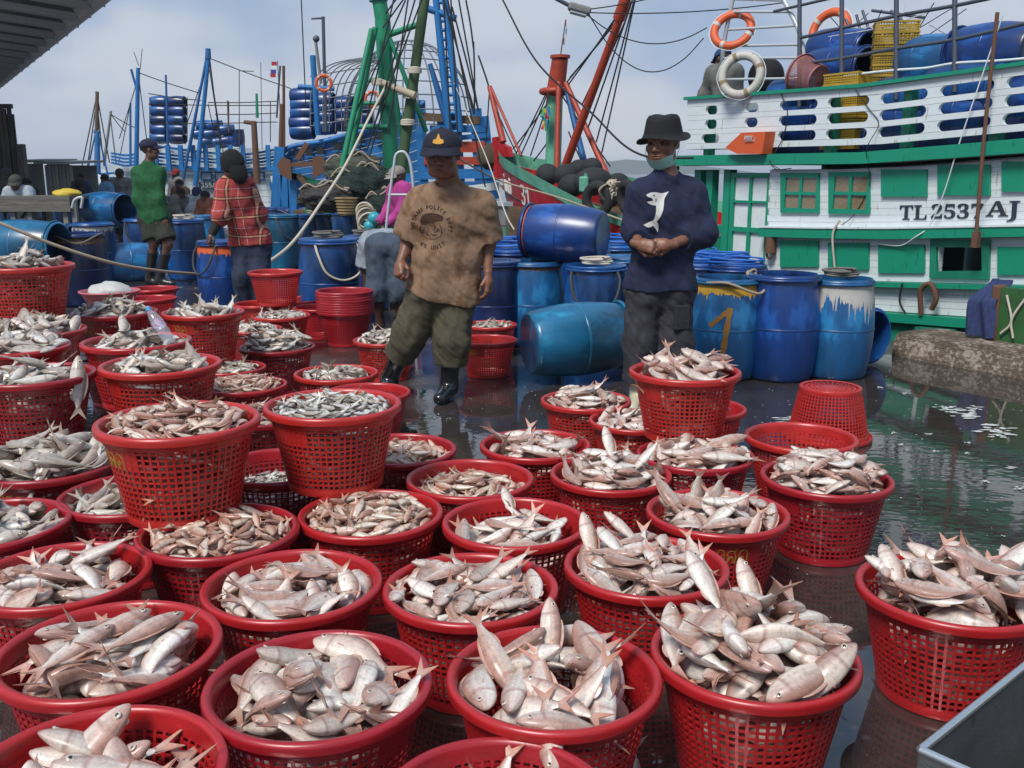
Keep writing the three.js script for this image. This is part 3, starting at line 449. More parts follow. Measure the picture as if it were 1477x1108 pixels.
// the 300 fish that show largest are things of their own, the rest one heap
{
  const M = new THREE.Matrix4(), E = new THREE.Euler(), q = new THREE.Quaternion();
  for (const f of allFish) {
    const c = V(f.x, f.y, f.z).multiplyScalar(f.b.scale.x).applyQuaternion(f.b.quaternion).add(f.b.position);
    f.p = c; f.size = f.L * f.b.scale.x / c.distanceTo(camera.position);
    f.q = new THREE.Quaternion().setFromAxisAngle(UP, f.yaw).multiply(new THREE.Quaternion().setFromAxisAngle(V(0, 0, 1), f.sl)).multiply(new THREE.Quaternion().setFromAxisAngle(V(1, 0, 0), f.roll));
    f.len = f.L * f.b.scale.x;
    let vis = 1;
    if (!f.forced) { let cov = 0, n = 0; const cx = Math.cos(f.yaw), cz = -Math.sin(f.yaw); for (const t of [-0.35, -0.15, 0.05, 0.25, 0.4]) { n++; if (f.map[f.cell(f.x + cx * t * f.L, f.z + cz * t * f.L)] > f.y + Math.tan(f.sl) * t * f.L + 0.05 * f.L * 1.0) cov++; } vis = 1 - cov / n; }
    f.score = f.size * (f.forced ? 5 : vis * vis); f.tint = Math.floor(rnd() * fishMats.length);
    const r = c.clone().sub(camera.position), zz = -(r.z * CP + r.y * SP), xx = r.x / zz * F + CX, yy = CY - (r.y * CP - r.z * SP) / zz * F;
    if (xx < -30 || xx > 1500 || yy > 1130) f.score = 0;
  }
  allFish.sort((a, b) => b.score - a.score);
  const kindWord = ['pink silver fish', 'grey white fish', 'small fish', 'little silver fish', 'slim reddish fish'];
  const single = allFish.slice(0, 300), rest = allFish.slice(300);
  for (const f of single) {
    const belly = Math.cos(f.roll) < 0, pose = f.forced ? (f.up ? (f.sl < 0 ? 'standing tail up' : 'standing head up') : 'across the top') : f.sl > 0.3 ? 'head raised' : f.sl < -0.3 ? 'tail raised' : belly ? 'left side down' : 'right side down';
    const size = f.len > 0.225 ? 'large ' : f.len < 0.16 ? 'small ' : '';
    const g = thing('fish', size + tintWord[f.tint] + ' fish ' + pose + ' in ' + f.label, 'fish', f.p, 'fish in ' + f.label);
    g.quaternion.copy(f.q); g.scale.setScalar(f.len);
    mesh('body', f.v.body, fishMats[f.tint], g); mesh('tail_fin', f.v.tail, finMats[f.tint], g);
    const [ex, ey, ez, eo] = f.v.eye;
    for (const sd of [1, -1]) { const e = mesh('eye', eyeGeo, eyeW, g); e.position.set(ex, ey + sd * eo * 0.98, ez); e.scale.setScalar(0.03); if (sd < 0) e.rotation.x = Math.PI; mesh('pupil', pupilGeo, eyeB, e); }
  }
  const heap = thing('fish_heap', 'countless wet silver fish filling the red baskets below the top layer', 'fish', V(0, 0, 0), null, 'stuff');
  const buckets = new Map();
  for (const f of rest) { const key = f.size > 0.03 ? f.v.all : f.v.low; if (!buckets.has(key)) buckets.set(key, []); buckets.get(key).push(f); }
  const heapMat = phys(0xffffff, 0.36, { vertexColors: true, map: fishMap, clearcoat: 0.4, clearcoatRoughness: 0.25 });
  for (const [geo, list] of buckets) {
    const im = new THREE.InstancedMesh(geo, heapMat, list.length); im.name = 'fish_layer'; im.castShadow = im.receiveShadow = true; im.userData.kind = 'stuff';
    list.forEach((f, i) => { M.compose(f.p, f.q, V(f.len, f.len, f.len)); im.setMatrixAt(i, M); im.setColorAt(i, rgb(...fishTints[f.tint])); });
    heap.add(im);
  }
  console.log('fish', allFish.length, 'single', single.length, 'smallest single', single[299].size);
}
for (let i = 0; i < baskets.length; i++) for (let j = i + 1; j < baskets.length; j++) { const a = baskets[i], b = baskets[j]; const dy = Math.abs(a.position.y - b.position.y), d = Math.hypot(a.position.x - b.position.x, a.position.z - b.position.z), lim = 0.246 * (a.scale.x + b.scale.x); if (dy < 0.1 && d < lim * 0.93) console.log('overlap', (d / lim).toFixed(2), i, j, table[i].slice(0, 3).join(), table[j].slice(0, 3).join()); }
// ---------- blue barrels ----------
const BW = 1.07, BV = 0.92;                                    // stocky drums
const barrelGeo = (() => {
  const body = lathe([[0, 0.012], [0.15, 0.012], [0.185, 0], [0.2, 0.006], [0.212, 0.03], [0.228, 0.13], [0.243, 0.28], [0.247, 0.4], [0.243, 0.52], [0.23, 0.66], [0.217, 0.745], [0.214, 0.765], [0.224, 0.772], [0.224, 0.786], [0.214, 0.792], [0.212, 0.8], [0.205, 0.8], [0.206, 0.74], [0.22, 0.66], [0.234, 0.52], [0.237, 0.4], [0.22, 0.13], [0.2, 0.03], [0, 0.022]], 40);
  const lid = lathe([[0, 0.786], [0.1, 0.783], [0.175, 0.785], [0.2, 0.803], [0.226, 0.806], [0.231, 0.798], [0.231, 0.776], [0.2265, 0.775]], 40);
  const hoop = lathe([[0.222, 0.757], [0.236, 0.755], [0.238, 0.765], [0.236, 0.777], [0.224, 0.776], [0.222, 0.757]], 40);
  const rib = lathe([[0.2465, 0.392], [0.2492, 0.397], [0.2492, 0.405], [0.2468, 0.41]], 40);
  const handle = tube([V(0.225, 0.77, 0.05), V(0.2, 0.79, 0.16), V(0.02, 0.7, 0.29), V(-0.17, 0.78, 0.19), V(-0.222, 0.77, 0.05)], 0.0105, 24, 6);
  const sag = tube([V(0.19, 0.76, 0.13), V(0.22, 0.68, 0.17), V(0.18, 0.5, 0.24), V(0.05, 0.44, 0.262), V(-0.08, 0.5, 0.256), V(-0.14, 0.66, 0.225), V(-0.15, 0.76, 0.17)], 0.0105, 30, 6);
  const coil = merge([tube([...Array(26)].map((_, i) => V(Math.cos(i * 0.8) * (0.11 + 0.012 * Math.sin(i)), 0.815 + i * 0.0022, Math.sin(i * 0.8) * (0.09 + 0.015 * Math.cos(i * 1.7)))), 0.011, 110, 6)]);
  const knot = merge([new THREE.TorusKnotGeometry(0.022, 0.009, 40, 6, 2, 3).translate(0.19, 0.78, 0.12)]);
  const hoops = merge([0, 1, 2, 3].map(i => new THREE.TorusGeometry(0.215 - 0.012 * (i % 2), 0.008, 6, 36).rotateX(Math.PI / 2 + 0.05 * (i % 3 - 1)).translate(0.012 * (i % 2), 0.815 + i * 0.016, 0.01 * (i % 3))));
  const band = (y0, y1, drip) => { const P = [], I = [], U = [], n = 288; const rAt = y => lerpTab([[0.28, 0.243], [0.4, 0.247], [0.52, 0.243], [0.66, 0.23], [0.745, 0.217], [0.765, 0.2145]], y) + 0.0012; for (let i = 0; i <= n; i++) { const a = i / n * 6.2832, lo = y0 - drip * (0.2 + 0.9 * perlin.noise(Math.cos(a) * 4, Math.sin(a) * 4, y0 * 7) + 2.2 * Math.max(0, perlin.noise(Math.cos(a) * 21, Math.sin(a) * 21, 2)) - 1.1 * Math.max(0, perlin.noise(Math.cos(a) * 33, Math.sin(a) * 33, 6))), m = 5; for (let k = 0; k <= m; k++) { const y = mix(lo, y1, k / m), r = rAt(y); P.push(r * Math.sin(a), y, r * Math.cos(a)); U.push(i / n * 1.5, y); } } const K2 = 6; for (let i = 0; i < n; i++) for (let k = 0; k < 5; k++) { const q = i * K2 + k; I.push(q, q + K2, q + 1, q + 1, q + K2, q + K2 + 1); } const g = new THREE.BufferGeometry(); g.setAttribute('position', new THREE.Float32BufferAttribute(P, 3)); g.setAttribute('uv', new THREE.Float32BufferAttribute(U, 2)); g.setIndex(I); g.computeVertexNormals(); return g; };
  for (const g of [body, lid, hoop, rib, handle, sag, coil, knot, hoops]) g.scale(BW, BV, BW);
  return { body, lid, hoop, rib, handle, sag, coil, knot, hoops, band: (...a) => band(...a).scale(BW, BV, BW) };
})();
const scuff2 = scuffMap.clone(); scuff2.repeat.set(2, 1.3); scuff2.offset.set(0.37, 0.2); scuff2.needsUpdate = true;
const blue = (r, g, b, ro = 0.34, alt) => phys(rgb(r, g, b), ro, { map: alt ? scuff2 : scuffMap, clearcoat: 0.35, clearcoatRoughness: 0.25 });
const BLUE = { royal: blue(0.02, 0.22, 0.8), deep: blue(0.013, 0.12, 0.58, 0.36, 1), cyan: blue(0.02, 0.38, 0.78, 0.32), sky: blue(0.025, 0.28, 0.75, 0.38, 1), navy: blue(0.012, 0.07, 0.36, 0.34), milk: blue(0.55, 0.66, 0.8, 0.5) };
const ropeMat = std(rgb(0.34, 0.27, 0.19), 0.9), ropeGrey = std(rgb(0.15, 0.14, 0.125), 0.9), ropeDark = std(rgb(0.05, 0.055, 0.06), 0.85), ropeBlue = phys(rgb(0.02, 0.12, 0.45), 0.45), ropePale = std(rgb(0.52, 0.47, 0.38), 0.9);
const bandMats = { yellow: std(rgb(0.62, 0.34, 0.03), 0.6, { map: wornMap }), white: std(rgb(0.5, 0.48, 0.45), 0.7, { map: wornMap }), orange: std(rgb(0.75, 0.13, 0.03), 0.6, { map: wornMap }), rust: std(rgb(0.2, 0.11, 0.06), 0.8, { map: wornMap }) };
function barrel(label, pos, o = {}) {
  const g = thing('blue_barrel', label, 'barrel', pos, o.group || 'blue barrels on the pier'), m = BLUE[o.tone || 'royal'];
  mesh('shell', barrelGeo.body, m, g); mesh('rib', barrelGeo.rib, m, g);
  if (o.hoop !== false) mesh('rim_hoop', barrelGeo.hoop, o.hoopMat || m, g);
  if (o.lid) mesh('lid', barrelGeo.lid, BLUE[o.lidTone || o.tone || 'royal'], g);
  if (o.rope === 'handle') { const r = mesh('rope_handle', barrelGeo.handle, o.ropeMat || ropeGrey, g); r.rotation.y = o.ra || 0; }
  if (o.rope === 'sag') { const r = mesh('rope_handle', barrelGeo.sag, o.ropeMat || ropeDark, g); r.rotation.y = o.ra || 0; }
  if (o.coil) mesh('rope_coil', barrelGeo.coil, o.coil, g);
  if (o.knot) { const r = mesh('rope_knot', barrelGeo.knot, ropeMat, g); r.rotation.y = o.ra || 0; }
  if (o.band) { const b = mesh('paint_band', barrelGeo.band(o.band[1], 0.752, o.band[2]), bandMats[o.band[0]], g); tag(b, o.band[3]); }
  g.scale.setScalar(o.s ?? 1); g.rotation.set(o.tx || 0, o.turn ?? rr(0, 6.28), o.tz || 0, 'YXZ');
  return g;
}
// centre of the top rim in the photograph -> standing barrel
const stand = (px, py, label, o = {}) => barrel(label, atH(px, py, 0.79 * BV * (o.s ?? 1)).setY(0), o);
const fr = { turn: 0 };
{
  const b1 = stand(1050, 401, 'blue barrel with yellow painted top and a painted numeral 1', { ...fr, tone: 'sky', s: 0.98, band: ['yellow', 0.69, 0.03, 'dripping yellow paint band'], rope: 'handle', ra: 0.5, ropeMat: ropeMat, knot: 1, hoopMat: BLUE.cyan });
  const bx = (y) => lerpTab([[0.1, 0.228], [0.28, 0.243], [0.4, 0.247], [0.52, 0.243], [0.66, 0.23]], y) + 0.003;
  const pt = (x, y) => V(Math.sin((x) / 0.245) * bx(y) * BW, y * BV, Math.cos(x / 0.245) * bx(y) * BW);
  const stroke = (a, b, w) => { const P = [], I = []; for (let i = 0; i <= 8; i++) { const x = mix(a[0], b[0], i / 8), y = mix(a[1], b[1], i / 8), L = Math.hypot(b[0] - a[0], b[1] - a[1]), nx = -(b[1] - a[1]) / L * w, ny = (b[0] - a[0]) / L * w, j = 1 + 0.25 * Math.sin(i * 2.3); for (const s of [-1, 1]) { const q = pt(x + s * nx * j, y + s * ny * j); P.push(q.x, q.y, q.z); } if (i) { const k = i * 2; I.push(k - 2, k - 1, k, k, k - 1, k + 1); } } const g = new THREE.BufferGeometry(); g.setAttribute('position', new THREE.Float32BufferAttribute(P, 3)); g.setAttribute('uv', new THREE.Float32BufferAttribute(P.filter((_, i) => i % 3 < 2), 2)); g.setIndex(I); g.computeVertexNormals(); return g; };
  mesh('painted_numeral', merge([stroke([-0.03, 0.59], [-0.065, 0.22], 0.018), stroke([-0.16, 0.44], [-0.035, 0.575], 0.016)]), std(rgb(0.42, 0.2, 0.03), 0.7, { map: wornMap }), b1);
}
stand(1131, 396, 'plain deep blue barrel between the numbered one and the white streaked one', { ...fr, tone: 'deep', s: 1.02, rope: 'handle', ra: 3.0, ropeMat: ropeMat, knot: 1 });
stand(1212, 402, 'blue barrel with white paint streaks dripping from its top', { ...fr, tone: 'sky', s: 0.97, band: ['white', 0.65, 0.13, 'dripping white paint streaks'], coil: ropeGrey, hoopMat: BLUE.sky });
{ // the tipped one behind, its open mouth towards us
  const p = atH(1262, 531, 0).add(V(0, 0.205, -0.1)); const dir = V(0.5, 0.02, 0.86).normalize();
  const g = barrel('blue barrel lying on its side, open mouth showing, by the concrete kerb', p.clone().sub(dir.clone().multiplyScalar(0.62)), { tone: 'royal', s: 0.86, hoop: true });
  g.quaternion.setFromUnitVectors(UP, dir); g.position.y = 0.216;
}
// middle group
stand(770, 377, 'blue barrel with a rusty ring below its top, beside the cyan lying barrel', { ...fr, tone: 'sky', s: 0.98, band: ['rust', 0.735, 0.02, 'rusty stained ring'] });
stand(860, 384, 'blue barrel with pale rope hanging down and rope coiled on its lid', { ...fr, tone: 'royal', s: 0.98, lid: 1, coil: ropePale, rope: 'sag', ra: -0.3 });
stand(711, 378, 'dark blue barrel with white marks behind the booted man', { ...fr, tone: 'navy', s: 0.98, lid: 1 });
stand(905, 372, 'sky blue barrel half hidden behind the man in the black hat', { ...fr, tone: 'sky', s: 1.0, lid: 1 });
const hoopsOn = (b) => { mesh('stacked_lid_rings', barrelGeo.hoops, ropeBlue, b); return b; };
const mid = 'blue barrel topped with blue lid rings in the rows behind';
for (const [x, y, t] of [[738, 362, 'deep'], [790, 360, 'royal'], [842, 362, 'deep'], [893, 356, 'royal'], [720, 352, 'royal'], [768, 350, 'deep'], [818, 351, 'royal'], [866, 349, 'deep'], [910, 347, 'royal'], [690, 358, 'deep'], [668, 365, 'navy']]) hoopsOn(stand(x, y, mid + ' the lying dark barrel', { tone: t, s: 1.0, lid: 1, group: 'blue barrels behind the two men' }));
for (const [x, y, t] of [[1012, 381, 'deep'], [1040, 376, 'royal'], [960, 372, 'royal'], [1000, 370, 'deep'], [1062, 384, 'deep']]) hoopsOn(stand(x, y, mid + ' the numbered barrel', { tone: t, s: 0.98, lid: 1, group: 'blue barrels behind the numbered barrel' }));
const lying = (px, py, z, dir, s, label, o) => { const d = dir.clone().normalize(), c = atZ(px, py, z), g = barrel(label, c.clone().sub(d.clone().multiplyScalar(0.4 * BV * s)), { s, ...o }); g.quaternion.setFromUnitVectors(UP, d); return g; };
lying(814, 337, 8.2, V(-1, 0.06, -0.42), 0.93, 'dark blue barrel with red scrapes lying on top of the standing barrels', { tone: 'deep', band: ['orange', 0.742, 0.004, 'red scraped ring'] });
lying(832, 489, 6.75, V(1, 0.04, -0.34), 0.98, 'cyan blue barrel lying on its side on the wet floor', { tone: 'cyan' }).position.y += 0.0;
// left group
stand(113, 337, 'navy barrel with a thin rope handle and white tape, behind the fish stacks', { ...fr, tone: 'navy', s: 1.08, rope: 'handle', ra: 0.3, band: ['rust', 0.7, 0.02, 'dark red stain'] });
stand(133, 322, 'royal blue barrel standing right behind the navy one', { ...fr, tone: 'royal', s: 1.08, band: ['white', 0.72, 0.05, 'white scrapes'] });
lying(188, 380, 13.3, V(1, 0.0, -0.5), 1.08, 'blue barrel with a milky white flank lying beside the green shirted man', { tone: 'sky' });
lying(35, 356, 10.4, V(1, 0, 0.12), 1.1, 'sky blue barrel lying under the grey workbench rope', { tone: 'cyan' });
lying(152, 303, 15.5, V(1, 0, 0.4), 1.08, 'blue barrel lying at the end of the grey workbench', { tone: 'sky' });
lying(60, 352, 13.2, V(1, 0, -0.1), 1.1, 'blue barrel lying behind the navy barrel', { tone: 'royal' });
stand(205, 316, 'blue barrel with a dark rope loop behind the green shirted man', { ...fr, tone: 'royal', s: 1.08, rope: 'sag' });
stand(265, 318, 'large blue barrel between the green shirted man and the plaid shirted man', { ...fr, tone: 'royal', s: 1.1, lid: 1, coil: ropePale });
stand(295, 312, 'sky blue barrel behind the plaid shirted man', { ...fr, tone: 'sky', s: 1.08, lid: 1 });
stand(318, 349, 'tilted blue barrel with an orange band held by the plaid shirted man', { turn: 0, tone: 'deep', s: 1.0, band: ['orange', 0.68, 0.03, 'orange painted band'], rope: 'sag', ra: -0.9, lid: 1 });
stand(404, 311, 'pale blue barrel right of the plaid shirt with a frayed cord', { ...fr, tone: 'cyan', s: 1.1, lid: 1, rope: 'sag', ra: 0.7 });
stand(473, 346, 'royal blue barrel with a thick rope loop next to the nested baskets', { ...fr, tone: 'royal', s: 1.12, lid: 1, rope: 'sag', ra: 0.45, ropeMat: ropePale, coil: ropeGrey });
stand(527, 342, 'blue barrel with rope round its top beside the bent over person', { ...fr, tone: 'deep', s: 1.06, lid: 1, coil: ropeGrey });
stand(432, 311, 'blue barrel crossed by the mooring rope', { ...fr, tone: 'royal', s: 1.05, lid: 1 });
stand(455, 310, 'blue barrel under the anchor with rope on its lid', { ...fr, tone: 'royal', s: 1.05, lid: 1, coil: ropeMat });
stand(500, 307, 'blue barrel in front of the fishing net pile', { ...fr, tone: 'royal', s: 1.06, lid: 1 });
stand(452, 303, 'blue barrel behind the one under the anchor', { ...fr, tone: 'deep', s: 1.0, lid: 1 });
stand(640, 352, 'blue barrel hidden behind the booted man', { ...fr, tone: 'deep', s: 1.0, lid: 1 });
for (const [x, y, t] of [[168, 287, 'deep'], [190, 288, 'sky'], [226, 286, 'royal'], [254, 287, 'deep'], [282, 286, 'cyan'], [306, 288, 'royal'], [180, 293, 'royal'], [240, 293, 'royal'], [268, 294, 'sky'], [420, 302, 'deep'], [395, 300, 'royal'], [80, 298, 'royal'], [105, 297, 'sky'], [60, 300, 'deep'], [30, 300, 'royal'], [5, 303, 'sky'], [140, 296, 'royal']]) stand(x, y, x < 150 ? 'blue barrel under or behind the grey workbench' : 'blue barrel in the far row before the kneeling people', { tone: t, s: 1.04, lid: 1, rope: rnd() < 0.5 ? 'handle' : 0, ra: rr(-1, 1), group: x < 150 ? 'blue barrels behind the workbench' : 'blue barrels in the far row' });
// ---------- people: one smooth skin per body from joints and radii, clothing as shells over it ----------
function surface(sdf, lo, hi, c) {                              // naive surface nets
  const nx = Math.ceil((hi.x - lo.x) / c) + 1, ny = Math.ceil((hi.y - lo.y) / c) + 1, nz = Math.ceil((hi.z - lo.z) / c) + 1, f = new Float32Array(nx * ny * nz), p = V(0, 0, 0);
  for (let k = 0, q = 0; k < nz; k++) for (let j = 0; j < ny; j++) for (let i = 0; i < nx; i++, q++) { p.set(lo.x + i * c, lo.y + j * c, lo.z + k * c); f[q] = sdf(p); }
  const id = new Int32Array(nx * ny * nz).fill(-1), P = [], I = [], sx = 1, sy = nx, sz = nx * ny, cn = [0, sx, sy, sx + sy, sz, sx + sz, sy + sz, sx + sy + sz], ed = [[0, 1], [2, 3], [4, 5], [6, 7], [0, 2], [1, 3], [4, 6], [5, 7], [0, 4], [1, 5], [2, 6], [3, 7]];
  for (let k = 0; k < nz - 1; k++) for (let j = 0; j < ny - 1; j++) for (let i = 0; i < nx - 1; i++) {
    const q = i + j * sy + k * sz; let m = 0; for (let e = 0; e < 8; e++) if (f[q + cn[e]] < 0) m |= 1 << e; if (m === 0 || m === 255) continue;
    let x = 0, y = 0, z = 0, n = 0; for (const [a, b] of ed) { const fa = f[q + cn[a]], fb = f[q + cn[b]]; if ((fa < 0) === (fb < 0)) continue; const t = fa / (fa - fb); x += (a & 1) + t * ((b & 1) - (a & 1)); y += ((a >> 1) & 1) + t * (((b >> 1) & 1) - ((a >> 1) & 1)); z += (a >> 2) + t * ((b >> 2) - (a >> 2)); n++; }
    id[q] = P.length / 3; P.push(lo.x + (i + x / n) * c, lo.y + (j + y / n) * c, lo.z + (k + z / n) * c);
  }
  const quad = (a, b, d, e, fl) => { if (a < 0 || b < 0 || d < 0 || e < 0) return; fl ? I.push(a, b, e, a, e, d) : I.push(a, e, b, a, d, e); };
  for (let k = 1; k < nz - 1; k++) for (let j = 1; j < ny - 1; j++) for (let i = 1; i < nx - 1; i++) {
    const q = i + j * sy + k * sz, a = f[q] < 0;
    if (a !== (f[q + sx] < 0)) quad(id[q - sy - sz], id[q - sz], id[q - sy], id[q], a);
    if (a !== (f[q + sy] < 0)) quad(id[q - sx - sz], id[q - sz], id[q - sx], id[q], !a);
    if (a !== (f[q + sz] < 0)) quad(id[q - sx - sy], id[q - sy], id[q - sx], id[q], a);
  }
  const N = [], U = [], e = c * 0.5, t = V(0, 0, 0);
  for (let i = 0; i < P.length; i += 3) { const [x, y, z] = [P[i], P[i + 1], P[i + 2]]; const g = V(sdf(t.set(x + e, y, z)) - sdf(t.set(x - e, y, z)), sdf(t.set(x, y + e, z)) - sdf(t.set(x, y - e, z)), sdf(t.set(x, y, z + e)) - sdf(t.set(x, y, z - e))).normalize(); N.push(g.x, g.y, g.z); U.push(x + 0.4 * z, y + 0.15 * z); }
  const g = new THREE.BufferGeometry(); g.setAttribute('position', new THREE.Float32BufferAttribute(P, 3)); g.setAttribute('normal', new THREE.Float32BufferAttribute(N, 3)); g.setAttribute('uv', new THREE.Float32BufferAttribute(U, 2)); g.setIndex(I); return g;
}
const capD = (p, a, b, ra, rb) => { const ax = b.x - a.x, ay = b.y - a.y, az = b.z - a.z, px = p.x - a.x, py = p.y - a.y, pz = p.z - a.z, h = clamp((px * ax + py * ay + pz * az) / (ax * ax + ay * ay + az * az + 1e-9)), x = px - ax * h, y = py - ay * h, z = pz - az * h; return Math.sqrt(x * x + y * y + z * z) - (ra + (rb - ra) * h); };
const smin = (a, b, k) => { const h = Math.max(k - Math.abs(a - b), 0) / k; return Math.min(a, b) - h * h * k * 0.25; };
const bone = (a, b, ra, rb, cut) => ({ a, b, ra, rb, cut });   // cut: end flat at b
const boneD = (p, o) => { let d = capD(p, o.a, o.b, o.ra, o.rb); if (o.cut) { const ax = o.b.x - o.a.x, ay = o.b.y - o.a.y, az = o.b.z - o.a.z, L = Math.sqrt(ax * ax + ay * ay + az * az); d = Math.max(d, ((p.x - o.b.x) * ax + (p.y - o.b.y) * ay + (p.z - o.b.z) * az) / L); } return d; };
const field = (bones, k, grow = 0) => p => { let d = 9; for (const o of bones) d = smin(d, boneD(p, o) - grow, k); return d; };
function bounds(bones, pad) { const lo = V(9e9, 9e9, 9e9), hi = V(-9e9, -9e9, -9e9); for (const o of bones) for (const [q, r] of [[o.a, o.ra], [o.b, o.rb]]) { lo.min(V(q.x - r - pad, q.y - r - pad, q.z - r - pad)); hi.max(V(q.x + r + pad, q.y + r + pad, q.z + r + pad)); } return [lo, hi]; }
const skin = c => phys(c, 0.5, { map: skinMap, clearcoat: 0.12, clearcoatRoughness: 0.4 });
const ell = (p, c, r) => { const x = (p.x - c[0]) / r[0], y = (p.y - c[1]) / r[1], z = (p.z - c[2]) / r[2], l = Math.sqrt(x * x + y * y + z * z); return (l - 1) * Math.min(r[0], r[1], r[2]); };
// head in its own frame: y up, z forward, chin at -0.115, crown at 0.115
function headSdf(p) {
  let d = ell(p, [0, 0.03, -0.015], [0.076, 0.087, 0.094]);
  d = smin(d, ell(p, [0, -0.035, 0.022], [0.06, 0.075, 0.066]), 0.03);                         // face
  d = smin(d, ell(p, [0, -0.088, 0.05], [0.033, 0.026, 0.034]), 0.03);                         // chin
  const ax = Math.abs(p.x), q = { x: ax, y: p.y, z: p.z };
  d = smin(d, ell(q, [0.048, -0.075, 0.01], [0.02, 0.035, 0.045]), 0.03);                      // jaw
  d = smin(d, ell(q, [0.042, -0.02, 0.062], [0.022, 0.018, 0.02]), 0.022);                     // cheek bones
  d = smin(d, ell(q, [0.028, 0.027, 0.078], [0.028, 0.009, 0.012]), 0.014);                    // brows
  d = smin(d, capD(p, { x: 0, y: 0.018, z: 0.084 }, { x: 0, y: -0.024, z: 0.103 }, 0.008, 0.0125), 0.013);   // nose
  d = smin(d, ell(q, [0.014, -0.029, 0.09], [0.011, 0.008, 0.012]), 0.008);
  d = smin(d, ell(p, [0, -0.0535, 0.087], [0.024, 0.0065, 0.011]), 0.007); d = smin(d, ell(p, [0, -0.0655, 0.085], [0.021, 0.007, 0.011]), 0.007);   // lips
  d = Math.max(d, -ell(q, [0.031, 0.008, 0.094], [0.017, 0.0095, 0.013]));                     // sockets
  d = Math.max(d, -ell(p, [0, -0.0598, 0.101], [0.02, 0.0022, 0.016]));                        // mouth line
  d = smin(d, ell(q, [0.078, 0.0, -0.008], [0.009, 0.031, 0.019]), 0.01);                      // ears
  return d;
}
const headFrame = (c, fwd, up, s) => { const z = fwd.clone().normalize(), x = up.clone().cross(z).normalize(), y = z.clone().cross(x); return new THREE.Matrix4().makeBasis(x, y, z).scale(V(s, s, s)).setPosition(c); };
const headCache = {};
function headGeo(cell) { return headCache[cell] || (headCache[cell] = surface(headSdf, V(-0.1, -0.125, -0.125), V(0.1, 0.13, 0.13), cell)); }
// hand: wrist at origin, fingers along +x, palm facing -y, thumb towards +z (mirror with flip)
function handGeo(curl, flip, cell = 0.0045) {
  const B = [bone(V(-0.03, 0, 0), V(0.03, 0, 0), 0.026, 0.03), bone(V(0.03, 0, 0.018), V(0.085, 0, 0.024), 0.02, 0.016), bone(V(0.03, 0, -0.018), V(0.08, 0, -0.024), 0.02, 0.015), bone(V(0.03, 0, 0), V(0.088, 0, 0), 0.018, 0.016)];
  const sdf0 = field(B, 0.02), fingers = [];
  [[0.032, 0.07, 0.0098], [0.011, 0.08, 0.0102], [-0.011, 0.074, 0.0098], [-0.032, 0.058, 0.0088]].forEach(([z, L, r], i) => {
    let a = V(0.078 - 0.004 * Math.abs(i - 1), 0.002, z * 0.85), ang = curl * (0.7 + 0.12 * i); const out = [];
    for (const [f, t] of [[0.46, 1], [0.3, 1.1], [0.24, 0.8]]) { const b = a.clone().add(V(Math.cos(ang) * L * f, -Math.sin(ang) * L * f, z * 0.06)); out.push(bone(a, b, r, r * 0.9)); a = b; ang += curl * t; }
    fingers.push(out);
  });
  const th = [bone(V(0.012, -0.006, 0.024), V(0.05, -0.016 - curl * 0.01, 0.05), 0.0145, 0.0115), bone(V(0.05, -0.016 - curl * 0.01, 0.05), V(0.083, -0.024 - curl * 0.02, 0.052 - curl * 0.012), 0.0112, 0.009)];
  fingers.push(th);
  const all = [...B, ...fingers.flat()], [lo, hi] = bounds(all, 0.012);
  const g = surface(p => { let d = sdf0(p); for (const f of fingers) { let e = 9; for (const o of f) e = smin(e, boneD(p, o), 0.006); d = smin(d, e, 0.008); } return d; }, lo, hi, cell);
  if (flip) { g.scale(1, 1, -1); const ix = g.index.array; for (let i = 0; i < ix.length; i += 3) { const t = ix[i]; ix[i] = ix[i + 1]; ix[i + 1] = t; } }
  return g;
}
const placeHand = (g, wrist, dir, back, s = 1) => { const x = dir.clone().normalize(), z = x.clone().cross(back).normalize(), y = z.clone().cross(x); return g.applyMatrix4(new THREE.Matrix4().makeBasis(x, y, z).scale(V(s, s, s)).setPosition(wrist)); };
